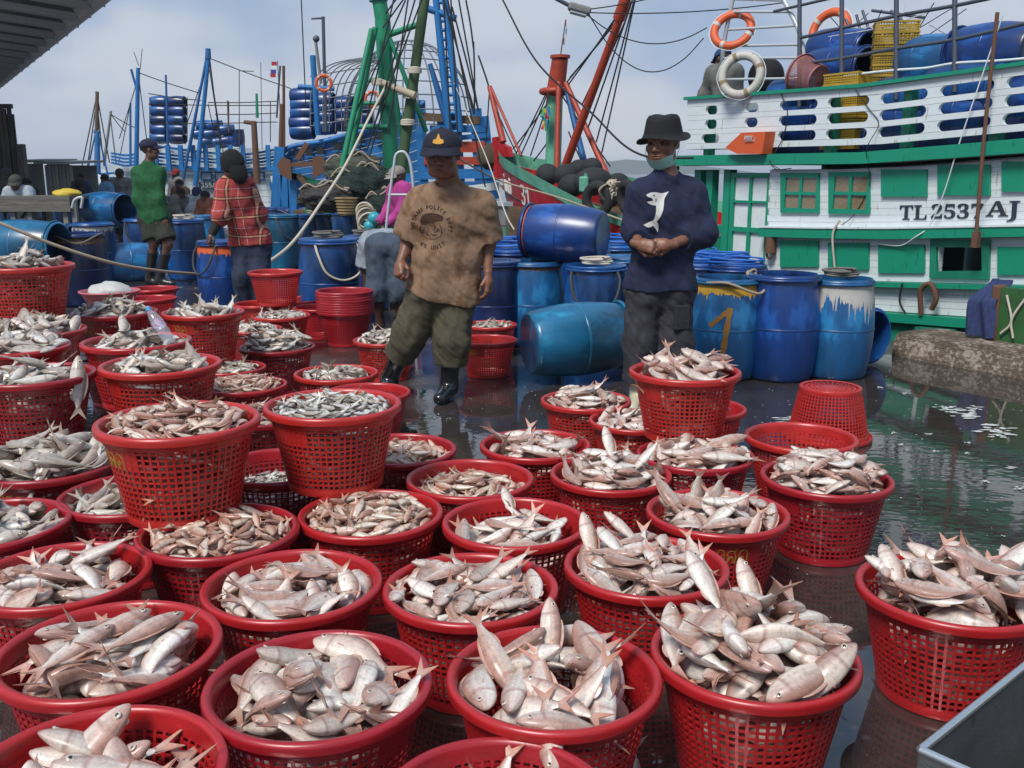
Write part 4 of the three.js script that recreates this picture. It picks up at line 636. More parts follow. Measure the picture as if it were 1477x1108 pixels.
// joints: all relative to the person's base; `w` scales the girth
function person(label, base, J, o) {
  const root = thing('person', label, 'person', base, o.group), w = o.w ?? 1, cell = o.cell ?? 0.024, L = J;
  const lerpV = (a, b, t) => a.clone().lerp(b, t), midS = lerpV(L.sL, L.sR, 0.5), midH = lerpV(L.hL, L.hR, 0.5);
  const torso = (g, k = 1) => [bone(lerpV(midS, L.sL, 0.78), lerpV(midS, L.sR, 0.78), 0.062 + g, 0.062 + g),
    bone(lerpV(lerpV(L.sL, L.hL, 0.28), midS, 0.42), lerpV(lerpV(L.sR, L.hR, 0.28), midS, 0.42), 0.104 * w * k + g, 0.104 * w * k + g),
    bone(lerpV(lerpV(L.sL, L.hL, 0.62), lerpV(midS, midH, 0.62), 0.45), lerpV(lerpV(L.sR, L.hR, 0.62), lerpV(midS, midH, 0.62), 0.45), 0.106 * w * (o.belly ?? 1) * k + g, 0.106 * w * (o.belly ?? 1) * k + g),
    bone(lerpV(midH, L.hL, 0.9), lerpV(midH, L.hR, 0.9), 0.108 * w * k + g, 0.108 * w * k + g), bone(lerpV(midS, midH, 0.2), lerpV(midS, midH, 0.9), 0.1 * w * k + g, 0.1 * w * k + g)];
  const limbs = (g) => { const R = []; for (const s of ['L', 'R']) { R.push(bone(L['s' + s], L['e' + s], 0.05 * w + g, 0.041 * w + g), bone(L['e' + s], L['w' + s], 0.041 * w + g, 0.027 + g)); R.push(bone(L['h' + s], L['k' + s], 0.082 * w + g, 0.056 * w + g), bone(L['k' + s], L['a' + s], 0.056 * w + g, 0.036 + g)); if (L['t' + s]) R.push(bone(L['a' + s].clone().add(V(0, -0.03, 0)), L['t' + s], 0.04, 0.03)); } return R; };
  const trap = g => ['L', 'R'].map(q => bone(midS.clone().lerp(L.head, 0.36), lerpV(midS, L['s' + q], 0.86).add(V(0, 0.0, 0)), 0.045 + g, 0.05 + g));
  const neck = bone(midS.clone().add(V(0, 0.02, 0)), L.head.clone().add((o.neckOff || V(0, -0.06, -0.01))), (o.neckR ?? 0.062) * 1.08, o.neckR ?? 0.056);
  const bb = [...torso(0), ...trap(0), ...limbs(0), neck], [lo, hi] = bounds(bb, 0.03), parts = [surface(field(bb, 0.05), lo, hi, cell)];
  const hs = o.headScale ?? 1, HM = headFrame(L.head, o.look || V(0, 0, 1), o.up || UP, hs).scale(V(o.headWide ?? 1, 1, 1));
  parts.push(headGeo(o.headCell ?? 0.008).clone().applyMatrix4(HM));
  for (const h of o.hands || []) parts.push(placeHand(handGeo(h.curl ?? 0.5, h.flip, o.handCell ?? 0.007), h.at, h.dir, h.back, h.s ?? 1.02));
  mesh('body', merge(parts), skin(o.skin || rgb(0.16, 0.07, 0.042)), root);
  const dress = (name, bones, grow, col, k, clip, fold, c2, map, ro) => {
    const f0 = field(bones, k, grow), [l2, h2] = bounds(bones, grow + 0.05);
    const f = p => { let d = f0(p); if (fold) { d += fold * (perlin.noise(p.x * 9 + 3, p.y * 4, p.z * 9) + 0.6 * perlin.noise(p.x * 17, p.y * 11 + 5, p.z * 17) + 0.5 * perlin.noise((p.x + p.y) * 26, (p.x - p.y) * 8, p.z * 12)); } return clip ? Math.max(d, clip(p)) : d; };
    return mesh(name, surface(f, l2, h2, c2 ?? cell), col.isMaterial ? col : std(col, ro ?? 0.88, { map: map || clothMap, bumpMap: wrinkleMap, bumpScale: 0.009 }), root);
  };
  const out = { root, HM, midS, midH };
  if (o.shirt) {
    const S2 = o.shirt, B = [...torso(0, 1), ...trap(0.004)]; for (const s of ['L', 'R']) {
      const e = L['e' + s], a = L['s' + s], wr = L['w' + s], r = S2.arm ?? 0.056;
      if (S2.long) B.push(bone(a, e, r * w + 0.012, r * w), bone(e, lerpV(e, wr, S2.cuff ?? 0.93), r * w, 0.04, true));
      else B.push(bone(a, lerpV(a, e, S2.sleeve ?? 0.8), 0.062 * w + 0.012, 0.082 * w, true));
    }
    if (S2.skirt) B.push(bone(lerpV(midH, L.hL, 0.85).add(V(0, 0.06, 0)), lerpV(midH, L.hL, 1.0).add(V(0, -0.2, 0)), 0.1 * w, 0.11 * w), bone(lerpV(midH, L.hR, 0.85).add(V(0, 0.06, 0)), lerpV(midH, L.hR, 1.0).add(V(0, -0.2, 0)), 0.1 * w, 0.11 * w));
    out.shirt = dress('shirt', B, S2.grow ?? 0.018, S2.col, 0.07, p => Math.max(S2.hem(p) - p.y, S2.neck ? p.y - S2.neck(p) : -1), S2.fold ?? 0.008, S2.cell, S2.map);
  }
  if (o.pants) {
    const T = o.pants, B = [bone(lerpV(midH, L.hL, 0.9), lerpV(midH, L.hR, 0.9), 0.104 * w, 0.104 * w)]; for (const s of ['L', 'R']) {
      const h = L['h' + s], k = L['k' + s], a = L['a' + s], r = T.leg ?? 0.085;
      if ((T.len ?? 1.9) <= 1) B.push(bone(h, lerpV(h, k, T.len), r * w + 0.01, r * w + 0.012, true));
      else B.push(bone(h, k, r * w + 0.008, r * w * 0.92), bone(k, lerpV(k, a, T.len - 1), r * w * 0.92, (T.cuffR ?? r * 0.85) * w, true));
    }
    out.pants = dress('trousers', B, T.grow ?? 0.014, T.col, 0.05, p => p.y - (T.top ?? (midH.y + 0.1)), T.fold ?? 0.008, T.cell, T.map);
  }
  if (o.boots) for (const s of ['L', 'R']) { const k = L['k' + s], a = L['a' + s], t = L['t' + s]; const B = [bone(a.clone(), lerpV(k, a, o.boots.from), 0.05, 0.064, true), bone(a, a.clone().add(V(0, -0.03, 0)), 0.05, 0.05), bone(a.clone().add(V(0, -0.035, 0)), t, 0.046, 0.038)]; const gy = Math.min(a.y - 0.075, t.y - 0.03);
    dress('boot', B, 0.004, o.boots.mat, 0.03, p => gy - p.y, 0.002, Math.min(cell, 0.014)); }
  return out;
}
const brimCap = (HM, root, col, badge) => {                     // peaked cap in the head's frame
  const dome = new THREE.SphereGeometry(1, 28, 14, 0, 6.2832, 0, 1.62).scale(0.094, 0.092, 0.112); dome.translate(0, 0.042, -0.012);
  const P = [], I = [], U = []; const n = 16, m = 6;
  for (let side = 0; side < 2; side++) for (let i = 0; i <= n; i++) for (let k = 0; k <= m; k++) { const a = mix(-1.25, 1.25, i / n), t = k / m, x = Math.sin(a) * (0.093 + 0.012 * t), z = 0.006 + Math.cos(a) * (0.094 + 0.072 * t * Math.cos(a * 0.9) ** 0.7), y = 0.05 - 0.02 * t - 0.02 * Math.abs(Math.sin(a)) * t - side * 0.005; P.push(x, y, z); U.push(x * 4, z * 4); }
  const st = (n + 1) * (m + 1); for (let side = 0; side < 2; side++) for (let i = 0; i < n; i++) for (let k = 0; k < m; k++) { const q = side * st + i * (m + 1) + k; side ? I.push(q, q + m + 1, q + 1, q + 1, q + m + 1, q + m + 2) : I.push(q, q + 1, q + m + 1, q + 1, q + m + 2, q + m + 1); }
  for (let i = 0; i < n; i++) { const a = i * (m + 1) + m, b = a + m + 1; I.push(a, b, a + st, a + st, b, b + st); }
  const g = new THREE.BufferGeometry(); g.setAttribute('position', new THREE.Float32BufferAttribute(P, 3)); g.setAttribute('uv', new THREE.Float32BufferAttribute(U, 2)); g.setIndex(I); g.computeVertexNormals();
  const button = new THREE.SphereGeometry(0.009, 8, 6).translate(0, 0.134, -0.012);
  const c = mesh('cap', merge([dome, g, button]), std(col, 0.85, { map: clothMap }), root); c.applyMatrix4(HM);
  if (badge) { const e = mesh('cap_badge', badge, std(rgb(0.62, 0.3, 0.03), 0.6), c); tag(e, 'gold crest on the cap'); }
  return c;
};
const hairCap = (HM, root, col, back = 1) => { const g = new THREE.SphereGeometry(1, 22, 14, 0, 6.2832, 0, 1.75).scale(0.084, 0.095, 0.105); g.rotateX(-0.35 * back); g.translate(0, 0.034, -0.018); const m = mesh('hair', g, std(col, 0.9, { bumpMap: bumpNoise, bumpScale: 0.01 }), root); m.applyMatrix4(HM); return m; };
const canvasTex = (w, h, draw) => { const c = document.createElement('canvas'); c.width = w; c.height = h; const x = c.getContext('2d'); x.clearRect(0, 0, w, h); draw(x, w, h); const t = new THREE.CanvasTexture(c); t.colorSpace = THREE.SRGBColorSpace; return t; };
function printOn(target, name, pos, size, tex, label) {        // flat print that follows the cloth
  target.updateMatrixWorld(true);
  const inv = target.matrixWorld.clone().invert(), wp = pos.clone().applyMatrix4(target.matrixWorld);
  const g = new DecalGeometry(target, wp, new THREE.Euler(0, 0, size[3] || 0), V(size[0], size[1], size[2])); g.applyMatrix4(inv);
  const n = g.attributes.normal, p = g.attributes.position; let keep = [];
  for (let i = 0; i < p.count; i++) p.setXYZ(i, p.getX(i) + n.getX(i) * 0.002, p.getY(i) + n.getY(i) * 0.002, p.getZ(i) + n.getZ(i) * 0.002);
  const m = mesh(name, g, new THREE.MeshStandardMaterial({ map: tex, transparent: true, roughness: 0.9, polygonOffset: true, polygonOffsetFactor: -4 }), target); tag(m, label); return m;
}
const rel = (z0, base) => (px, py, dz = 0) => atZ(px, py, z0 - dz).sub(base);
{ // the man in the tan T-shirt and black boots, stepping between the baskets
  const base = atH(632, 574, 0), z0 = -base.z, j = rel(z0, base);
  const J = { head: j(638, 223, 0.16), sL: j(606, 293, 0.04), sR: j(693, 298, 0.02), eL: j(590, 345, 0.0), wL: j(578, 378, 0.1), eR: j(703, 352, -0.02), wR: j(704, 400, 0.06), hL: j(616, 416), hR: j(663, 420), kL: j(590, 483, 0.02), kR: j(651, 492, 0.06), aL: j(562, 549, -0.1), aR: j(648, 559, 0.02) };
  J.aL.y = 0.11; J.aR.y = 0.1; J.tL = J.aL.clone().add(V(-0.03, -0.062, 0.15)); J.tR = J.aR.clone().add(V(-0.05, -0.062, 0.17));
  const P = person('man in a dirty tan T-shirt, navy cap, olive trousers and black rubber boots', base, J, {
    w: 1.12, belly: 1.12, cell: 0.012, headCell: 0.005, handCell: 0.0045, headScale: 1.16, neckR: 0.07, headWide: 1.1, look: V(-0.12, -0.2, 1), neckOff: V(0.02, -0.08, -0.05), skin: rgb(0.24, 0.105, 0.06),
    hands: [{ at: J.wR, dir: V(0.02, -1, 0.12), back: V(0.9, 0, 0.4), curl: 0.45, flip: false }, { at: J.wL, dir: V(-0.1, -0.75, 0.5), back: V(-0.6, 0.2, 0.7), curl: 0.85, flip: true }],
    shirt: { col: rgb(0.29, 0.178, 0.108), map: dirtyCloth, hem: p => J.hL.y - 0.1 + 0.09 * smooth(0.1, -0.2, p.x) + 0.012 * Math.sin(p.x * 22), skirt: 1, sleeve: 0.86, grow: 0.02, fold: 0.011, cell: 0.012, neck: p => J.sL.y + 0.15 - 0.05 * smooth(0.08, 0, Math.abs(p.x - 0.06)) * (p.z > 0.02 ? 1 : 0.3) },
    pants: { col: rgb(0.085, 0.075, 0.045), map: dirtyCloth, leg: 0.09, len: 1.46, cuffR: 0.083, grow: 0.016, fold: 0.014, cell: 0.012 },
    boots: { from: 0.3, mat: phys(rgb(0.012, 0.012, 0.014), 0.18, { clearcoat: 0.6, clearcoatRoughness: 0.1 }) } });
  const crest = merge([plate([[-0.026, 0], [-0.024, 0.016], [-0.01, 0.02], [-0.006, 0.034], [0, 0.05], [0.006, 0.034], [0.01, 0.02], [0.024, 0.016], [0.026, 0], [0.012, -0.006], [-0.012, -0.006]], 0.003)]); crest.rotateX(-0.42); crest.translate(0, 0.075, 0.0915);
  brimCap(P.HM, P.root, rgb(0.011, 0.013, 0.032), crest);
  for (const s of [-1, 1]) { const e = mesh('eye', new THREE.SphereGeometry(0.0105, 10, 8).translate(s * 0.031, 0.006, 0.078), phys(rgb(0.03, 0.02, 0.015), 0.2), P.root); e.applyMatrix4(P.HM); const b = mesh('eyebrow', tube([V(s * 0.014, 0.026, 0.091), V(s * 0.032, 0.032, 0.088), V(s * 0.05, 0.026, 0.078)], 0.0032, 8, 5), std(rgb(0.01, 0.008, 0.007), 0.9), P.root); b.applyMatrix4(P.HM); }
  hairCap(P.HM, P.root, rgb(0.01, 0.009, 0.009)).scale.multiplyScalar(0.985);
  const tex = canvasTex(512, 512, (x, w) => {
    x.translate(w / 2, w / 2); x.fillStyle = 'rgba(62,34,20,0.86)'; x.strokeStyle = 'rgba(72,42,26,0.8)'; x.font = 'bold 58px sans-serif'; x.textAlign = 'center';
    const arc = (s, a0, a1, r, flip) => { for (let i = 0; i < s.length; i++) { const a = a0 + (a1 - a0) * i / (s.length - 1); x.save(); x.rotate(a); x.translate(0, flip ? r + 38 : -r); if (flip) x.rotate(0); x.fillText(s[i], 0, 0); x.restore(); } };
    arc('WITHAM POLICE DEPT.', -1.5, 2.0, 186); x.font = 'bold 62px sans-serif'; const b = 'K9 UNIT'; for (let i = 0; i < b.length; i++) { const a = 0.62 - i * 0.2; x.save(); x.rotate(a); x.fillText(b[i], 0, 236); x.restore(); }
    x.lineWidth = 7; x.beginPath(); x.moveTo(-110, -40); x.quadraticCurveTo(-120, -120, -50, -140); x.quadraticCurveTo(30, -150, 120, -110); x.quadraticCurveTo(150, -90, 110, -60); x.quadraticCurveTo(40, -70, 10, -40); x.stroke(); x.globalAlpha = 0.7; x.fill(); x.globalAlpha = 1;
    x.beginPath(); x.moveTo(-120, -30); x.quadraticCurveTo(-140, 60, -80, 110); x.quadraticCurveTo(0, 150, 90, 100); x.quadraticCurveTo(130, 40, 90, -20); x.stroke();
    for (let i = 0; i < 26; i++) { const a = i * 2.4, r = 20 + (i * 37) % 90; x.lineWidth = 4 + i % 5; x.beginPath(); x.arc(Math.cos(a) * r * 0.9 - 5, Math.sin(a) * r * 0.7 + 25, 12 + (i * 7) % 24, a, a + 1.8); x.stroke(); }
  });
  const c = j(623, 327, 0.12); printOn(P.shirt, 'shirt_print', c, [0.29, 0.3, 0.3, 0.06], tex, 'faded round police department print');
}
{ // the man in the black hat and navy shirt
  const base = atH(950, 590, 0), z0 = -base.z, j = rel(z0, base);
  const J = { head: j(956, 207, 0.04), sL: j(924, 281, 0.05), sR: j(1000, 282, -0.03), eL: j(917, 333, 0.04), wL: j(921, 352, 0.2), eR: j(1016, 336, 0.02), wR: j(966, 353, 0.2), hL: j(928, 418), hR: j(976, 418), kL: j(923, 495, 0.03), kR: j(975, 495, 0), aL: j(922, 570), aR: j(978, 572) };
  J.aL.y = J.aR.y = 0.1; J.tL = J.aL.clone().add(V(-0.06, -0.062, 0.15)); J.tR = J.aR.clone().add(V(0.0, -0.062, 0.16));
  const P = person('man in a black bucket hat and navy long sleeved shirt with a white shark print', base, J, {
    w: 1.0, cell: 0.012, headCell: 0.005, handCell: 0.0045, headScale: 1.13, look: V(-0.62, -0.12, 1), neckOff: V(0.02, -0.08, -0.03), skin: rgb(0.25, 0.115, 0.068),
    hands: [{ at: J.wR, dir: V(-1, 0.0, 0.12), back: V(0, 0.35, 0.9), curl: 0.75, flip: true }, { at: J.wL, dir: V(0.55, -0.1, 0.35), back: V(-0.3, 0.3, 0.9), curl: 0.8, flip: false }],
    shirt: { col: rgb(0.012, 0.02, 0.066), long: 1, arm: 0.058, cuff: 0.5, hem: p => J.hL.y + 0.0 + 0.008 * Math.sin(p.x * 20), skirt: 1, grow: 0.016, fold: 0.011, cell: 0.012, neck: p => J.sL.y + 0.15 - 0.04 * smooth(0.09, 0, Math.abs(p.x - 0.03)) * (p.z > 0.02 ? 1 : 0.3) },
    pants: { col: rgb(0.038, 0.037, 0.048), map: dirtyCloth, leg: 0.09, len: 1.7, cuffR: 0.088, grow: 0.014, fold: 0.013, cell: 0.012 },
    boots: { from: 0.45, mat: phys(rgb(0.5, 0.46, 0.33), 0.35) } });
  const hat = merge([lathe([[0.0, 0.148], [0.045, 0.15], [0.072, 0.142], [0.084, 0.125], [0.092, 0.09], [0.1, 0.052], [0.106, 0.04], [0.12, 0.034], [0.136, 0.036], [0.138, 0.031], [0.12, 0.029], [0.102, 0.034], [0.09, 0.05]], 40)]);
  { const p = hat.attributes.position; for (let i = 0; i < p.count; i++) { const x = p.getX(i), y = p.getY(i), z = p.getZ(i); const r = Math.hypot(x, z), a = Math.atan2(x, z), e = smooth(0.1, 0.136, r); p.setXYZ(i, x, y + e * (0.018 * Math.cos(a * 2 + 0.6) + 0.012 * Math.sin(a) - 0.01) - (y > 0.1 ? 0.012 * Math.exp(-(x * x) / 0.0012) : 0), z * 1.1 - 0.008); } hat.computeVertexNormals(); }
  mesh('bucket_hat', hat, std(rgb(0.012, 0.012, 0.014), 0.9, { map: clothMap }), P.root).applyMatrix4(P.HM);
  // mask pulled down under the chin
  const mp = [], mi = [], mu = []; const n = 18, mm = 7; for (let i = 0; i <= n; i++) for (let k = 0; k <= mm; k++) { const a = mix(-1.25, 1.25, i / n), t = k / mm, pl = 0.003 * Math.sin(t * 18), r = 0.078 + pl + 0.012 * Math.cos(a), y = -0.078 - 0.052 * t + 0.028 * Math.abs(Math.sin(a)) ** 1.6, zc = 0.026 - 0.03 * t; mp.push(Math.sin(a) * r * 0.93, y, zc + Math.cos(a) * r * (1 - 0.32 * t)); mu.push(i / n, t); }
  for (let i = 0; i < n; i++) for (let k = 0; k < mm; k++) { const q = i * (mm + 1) + k; mi.push(q, q + 1, q + mm + 1, q + 1, q + mm + 2, q + mm + 1); }
  const mg = new THREE.BufferGeometry(); mg.setAttribute('position', new THREE.Float32BufferAttribute(mp, 3)); mg.setAttribute('uv', new THREE.Float32BufferAttribute(mu, 2)); mg.setIndex(mi); mg.computeVertexNormals();
  const mk = mesh('face_mask', mg, std(rgb(0.34, 0.62, 0.55), 0.8, { side: THREE.DoubleSide }), P.root); mk.applyMatrix4(P.HM);
  const loop = mesh('ear_loop', merge([-1, 1].map(s => tube([V(s * 0.072, -0.07, 0.05), V(s * 0.082, -0.03, 0.03), V(s * 0.09, 0.005, -0.004), V(s * 0.084, -0.03, -0.015), V(s * 0.078, -0.09, 0.03)], 0.0018, 20, 5))), std(rgb(0.7, 0.72, 0.7), 0.8), P.root); loop.applyMatrix4(P.HM);
  for (const s of [-1, 1]) { const e = mesh('eye', new THREE.SphereGeometry(0.0105, 10, 8).translate(s * 0.031, 0.006, 0.078), phys(rgb(0.03, 0.02, 0.015), 0.2), P.root); e.applyMatrix4(P.HM); const b = mesh('eyebrow', tube([V(s * 0.014, 0.026, 0.091), V(s * 0.032, 0.032, 0.088), V(s * 0.05, 0.026, 0.078)], 0.0032, 8, 5), std(rgb(0.01, 0.008, 0.007), 0.9), P.root); b.applyMatrix4(P.HM); }
  hairCap(P.HM, P.root, rgb(0.01, 0.009, 0.009)).scale.multiplyScalar(0.985);
  const tex = canvasTex(256, 512, (x) => {
    x.fillStyle = 'rgba(214,212,206,1)'; x.beginPath(); x.moveTo(20, 40); x.quadraticCurveTo(70, 0, 150, 22); x.quadraticCurveTo(190, 30, 250, 6); x.quadraticCurveTo(205, 60, 200, 110); x.quadraticCurveTo(200, 240, 130, 320); x.quadraticCurveTo(170, 340, 150, 430); x.quadraticCurveTo(118, 380, 96, 360); x.quadraticCurveTo(50, 400, 4, 350); x.quadraticCurveTo(60, 320, 100, 300); x.quadraticCurveTo(130, 230, 118, 150); x.quadraticCurveTo(60, 150, 30, 110); x.lineTo(90, 100); x.lineTo(70, 70); x.quadraticCurveTo(40, 70, 20, 40); x.fill();
    x.fillStyle = 'rgba(20,24,48,1)'; x.beginPath(); x.arc(96, 48, 9, 0, 7); x.fill(); x.fillRect(110, 78, 5, 40); x.fillRect(122, 78, 5, 40);
  });
  printOn(P.shirt, 'shark_print', j(946, 311, 0.12), [0.155, 0.285, 0.3, 0], tex, 'white shark silhouette');
  const pk = mesh('cargo_pocket', new RoundedBoxGeometry(0.11, 0.15, 0.03, 2, 0.008), P.pants.material, P.root); pk.position.copy(j(983, 458, 0.1)); pk.rotation.y = 0.5;
}
// ---------- the other people ----------
const darkSkin = rgb(0.1, 0.05, 0.032);
{ // green shirt, walking
  const base = atZ(232, 404, 12.6).setY(0), z0 = 12.6, j = rel(z0, base);
  const J = { head: j(216, 216, 0.02), sL: j(200, 250), sR: j(228, 250), eL: j(200, 288, 0.06), wL: j(222, 318, 0.1), eR: j(229, 288, 0.08), wR: j(237, 316, 0.1), hL: j(214, 318), hR: j(231, 318), kL: j(222, 350, 0.05), kR: j(242, 352, 0.1), aL: j(214, 384, -0.05), aR: j(229, 390, 0.05) };
  J.aL.y = 0.1; J.aR.y = 0.1; J.tL = J.aL.clone().add(V(0.14, -0.06, 0.05)); J.tR = J.aR.clone().add(V(0.17, -0.06, 0.03));
  const P = person('man in a green long sleeved shirt, dark shorts and rubber boots walking past barrels', base, J, { w: 1.02, cell: 0.018, headScale: 1.02, look: V(0.9, 0.0, -0.35), skin: rgb(0.17, 0.08, 0.05), hands: [{ at: J.wR, dir: V(0.1, -1, 0.1), back: V(0.3, 0, 1), curl: 0.5 }, { at: J.wL, dir: V(0.2, -1, 0.1), back: V(-0.9, 0, 0.3), curl: 0.5, flip: true }],
    shirt: { col: rgb(0.01, 0.12, 0.035), long: 1, arm: 0.056, hem: p => J.hL.y - 0.06, skirt: 1, grow: 0.014, fold: 0.01 }, pants: { col: rgb(0.032, 0.033, 0.025), map: dirtyCloth, leg: 0.1, len: 0.8, grow: 0.02, fold: 0.012 }, boots: { from: 0.25, mat: phys(rgb(0.02, 0.02, 0.022), 0.3) } });
  brimCap(P.HM, P.root, rgb(0.012, 0.014, 0.05)); hairCap(P.HM, P.root, rgb(0.01, 0.009, 0.009)).scale.multiplyScalar(0.985);
}
{ // plaid shirt, leaning on the barrel
  const base = atZ(352, 440, 9.9).setY(0), j = rel(9.9, base);
  const J = { head: j(334, 238, 0.12), sL: j(325, 272, 0.08), sR: j(353, 268, 0.02), eL: j(318, 312, 0.16), wL: j(305, 338, 0.2), eR: j(372, 308, -0.06), wR: j(358, 336, -0.16), hL: j(350, 350, -0.1), hR: j(374, 350, -0.1), kL: j(350, 398, -0.02), kR: j(375, 398, -0.06), aL: j(352, 432, -0.12), aR: j(378, 434, -0.12) };
  J.aL.y = J.aR.y = 0.1; J.tL = J.aL.clone().add(V(-0.1, -0.06, -0.1)); J.tR = J.aR.clone().add(V(-0.08, -0.06, -0.12));
  const plaid = texture(256, (u, v) => { const f = (t, a, b) => { const q = ((t % 1) + 1) % 1; return q > a && q < b ? 1 : 0; }; let c = [0.68, 0.26, 0.25]; const st = (t) => { const q = f(t, 0.08, 0.15), k = f(t, 0.02, 0.07) + f(t, 0.16, 0.2), w = f(t, 0.55, 0.575); return [q, k, w]; }; for (const t of [u, v * 1.0]) { const [q, k, w] = st(t); if (q) c = c.map((x, i) => mix(x, [0.78, 0.66, 0.5][i], 0.75)); if (k) c = c.map((x, i) => mix(x, [0.2, 0.08, 0.09][i], 0.6)); if (w) c = c.map((x, i) => mix(x, 0.85, 0.6)); } const n = 0.92 + 0.3 * tn(u, v, 12, 3); return c.map(x => x * n); }, true, 5);
  const P = person('man in a red plaid shirt and black head cloth leaning over a blue barrel', base, J, { w: 1.08, cell: 0.018, look: V(-0.8, -0.25, -0.5), skin: rgb(0.1, 0.055, 0.04), hands: [{ at: J.wL, dir: V(-0.3, -0.8, 0.2), back: V(-0.8, 0, 0.6), curl: 0.9, flip: true }],
    shirt: { col: std(0xffffff, 0.9, { map: plaid }), long: 1, arm: 0.058, cuff: 0.25, hem: p => J.hL.y - 0.03 + 0.05 * (p.x), skirt: 1, grow: 0.02, fold: 0.011 }, pants: { col: rgb(0.03, 0.045, 0.09), leg: 0.092, len: 1.9, grow: 0.014, fold: 0.012 } });
  const h = new THREE.SphereGeometry(1, 22, 16).scale(0.112, 0.13, 0.125); h.translate(0, 0.02, -0.02); const drape = new THREE.SphereGeometry(1, 16, 12).scale(0.1, 0.12, 0.07).translate(0, -0.09, -0.07);
  mesh('head_cloth', merge([h, drape]), std(rgb(0.01, 0.01, 0.011), 0.9, { bumpMap: bumpNoise, bumpScale: 0.02 }), P.root).applyMatrix4(P.HM);
  for (const s of ['L']) mesh('sleeve_guard', merge([beam(J['e' + s].clone().lerp(J['w' + s], 0.3), J['w' + s], 0.05, 0.045, 12)]), std(rgb(0.012, 0.012, 0.013), 0.8), P.root);
}
{ // bent double behind the man in tan
  const base = atZ(560, 470, 8.8).setY(0), j = rel(8.8, base);
  const J = { head: j(553, 372, -0.5), sL: j(533, 352, -0.4), sR: j(566, 350, -0.42), eL: j(527, 385, -0.42), wL: j(528, 425, -0.4), eR: j(580, 392, -0.45), wR: j(578, 425, -0.45), hL: j(546, 357, 0), hR: j(577, 357, 0), kL: j(545, 418, 0.04), kR: j(576, 418, 0.02), aL: j(548, 470, -0.02), aR: j(577, 472, -0.02) };
  J.aL.y = J.aR.y = 0.09; J.tL = J.aL.clone().add(V(0, -0.05, -0.14)); J.tR = J.aR.clone().add(V(0, -0.05, -0.14));
  person('person in faded jeans and a pale blue shirt bent double with back turned', base, J, { w: 1.05, cell: 0.018, look: V(0, -1, -0.3), up: V(0, 0.3, -1), skin: rgb(0.09, 0.045, 0.03),
    shirt: { col: rgb(0.36, 0.42, 0.5), sleeve: 0.95, hem: p => p.y + p.z + 0.1, grow: 0.02, fold: 0.01 }, pants: { col: rgb(0.07, 0.1, 0.15), leg: 0.09, len: 1.25, grow: 0.016, fold: 0.01, top: 9 } });
}
// small figures: [head x, y, depth, lean, shirt, trousers, head covering, label]
const far = (px, py, z, h, o, label) => {
  const top = atZ(px, py, z), base = top.clone().setY(0), H = o.sit ? 0.95 * 1.6 : h, k = H / 1.66, q = (x, y, zz = 0) => V(x * k, y * k, zz * k), ln = o.lean || 0, f = o.face || V(0, 0, 1), fx = f.x, fz = f.z;
  const L = (x, y, t) => q(x * Math.abs(fz) + fx * t + (o.side || 0) * (y - 0.85) * 0, y, fz * t - x * fx);
  const J = { head: L(0, 1.54 - ln * 0.25, ln * 0.55), sL: L(-0.17, 1.36 - ln * 0.2, ln * 0.4), sR: L(0.17, 1.36 - ln * 0.2, ln * 0.4), eL: L(-0.22, 1.1 - ln * 0.2, ln * 0.5 + 0.04), eR: L(0.22, 1.1 - ln * 0.2, ln * 0.5 + 0.04), wL: L(-0.14, 0.92 - ln * 0.15, ln * 0.5 + 0.24), wR: L(0.14, 0.92 - ln * 0.15, ln * 0.5 + 0.24), hL: L(-0.09, 0.88, 0), hR: L(0.09, 0.88, 0), kL: L(-0.1, 0.47, o.sit ? 0.3 : 0.03), kR: L(0.1, 0.47, o.sit ? 0.3 : 0.03), aL: L(-0.1, 0.1, 0), aR: L(0.1, 0.1, 0) };
  if (o.sit) for (const n of Object.keys(J)) { if (n[0] === 'k') J[n].y = 0.5 * k; else if (n[0] !== 'a') J[n].y -= 0.45 * k; }
  J.tL = J.aL.clone().add(V(fx * 0.12, -0.05, fz * 0.12)); J.tR = J.aR.clone().add(V(fx * 0.12, -0.05, fz * 0.12));
  base.y = o.y ?? 0;
  const P = person(label, base, J, { w: 1.03, cell: 0.03, headCell: 0.012, look: f.clone().add(V(0, -0.15 - 0.5 * ln, 0)), skin: o.skin || darkSkin, group: o.group, shirt: { col: o.top, long: o.long ?? 1, map: o.map, hem: p => J.hL.y - 0.08 - (o.dress || 0), skirt: 1, grow: 0.016 }, pants: { col: o.low || rgb(0.03, 0.035, 0.05), leg: 0.09, len: o.short ? 0.9 : 1.85, grow: 0.014 } });
  if (o.cap) brimCap(P.HM, P.root, o.cap); else if (o.scarf) mesh('headscarf', merge([new THREE.SphereGeometry(1, 16, 12).scale(0.1, 0.12, 0.115).translate(0, 0.025, -0.02), new THREE.SphereGeometry(1, 12, 10).scale(0.11, 0.12, 0.1).translate(0, -0.11, -0.04)]), std(o.scarf, 0.9), P.root).applyMatrix4(P.HM); else hairCap(P.HM, P.root, rgb(0.012, 0.011, 0.011));
  return P;
};
far(586, 236, 12.2, 1.56, { top: rgb(0.5, 0.05, 0.3), low: rgb(0.02, 0.02, 0.03), cap: rgb(0.35, 0.3, 0.28), face: V(-0.85, 0, 0.5), lean: 0.25 }, 'person in a magenta jacket and pale cap beside the net pile');
far(32, 244, 15.5, 1.5, { top: rgb(0.42, 0.5, 0.58), long: 0, lean: 0.5, cap: rgb(0.07, 0.07, 0.06) }, 'man in a light blue short sleeved shirt leaning on the grey workbench');
far(54, 250, 19, 1.42, { top: rgb(0.015, 0.015, 0.018), lean: 0.5, face: V(-0.7, 0, 0.7) }, 'person all in black beside the workbench');
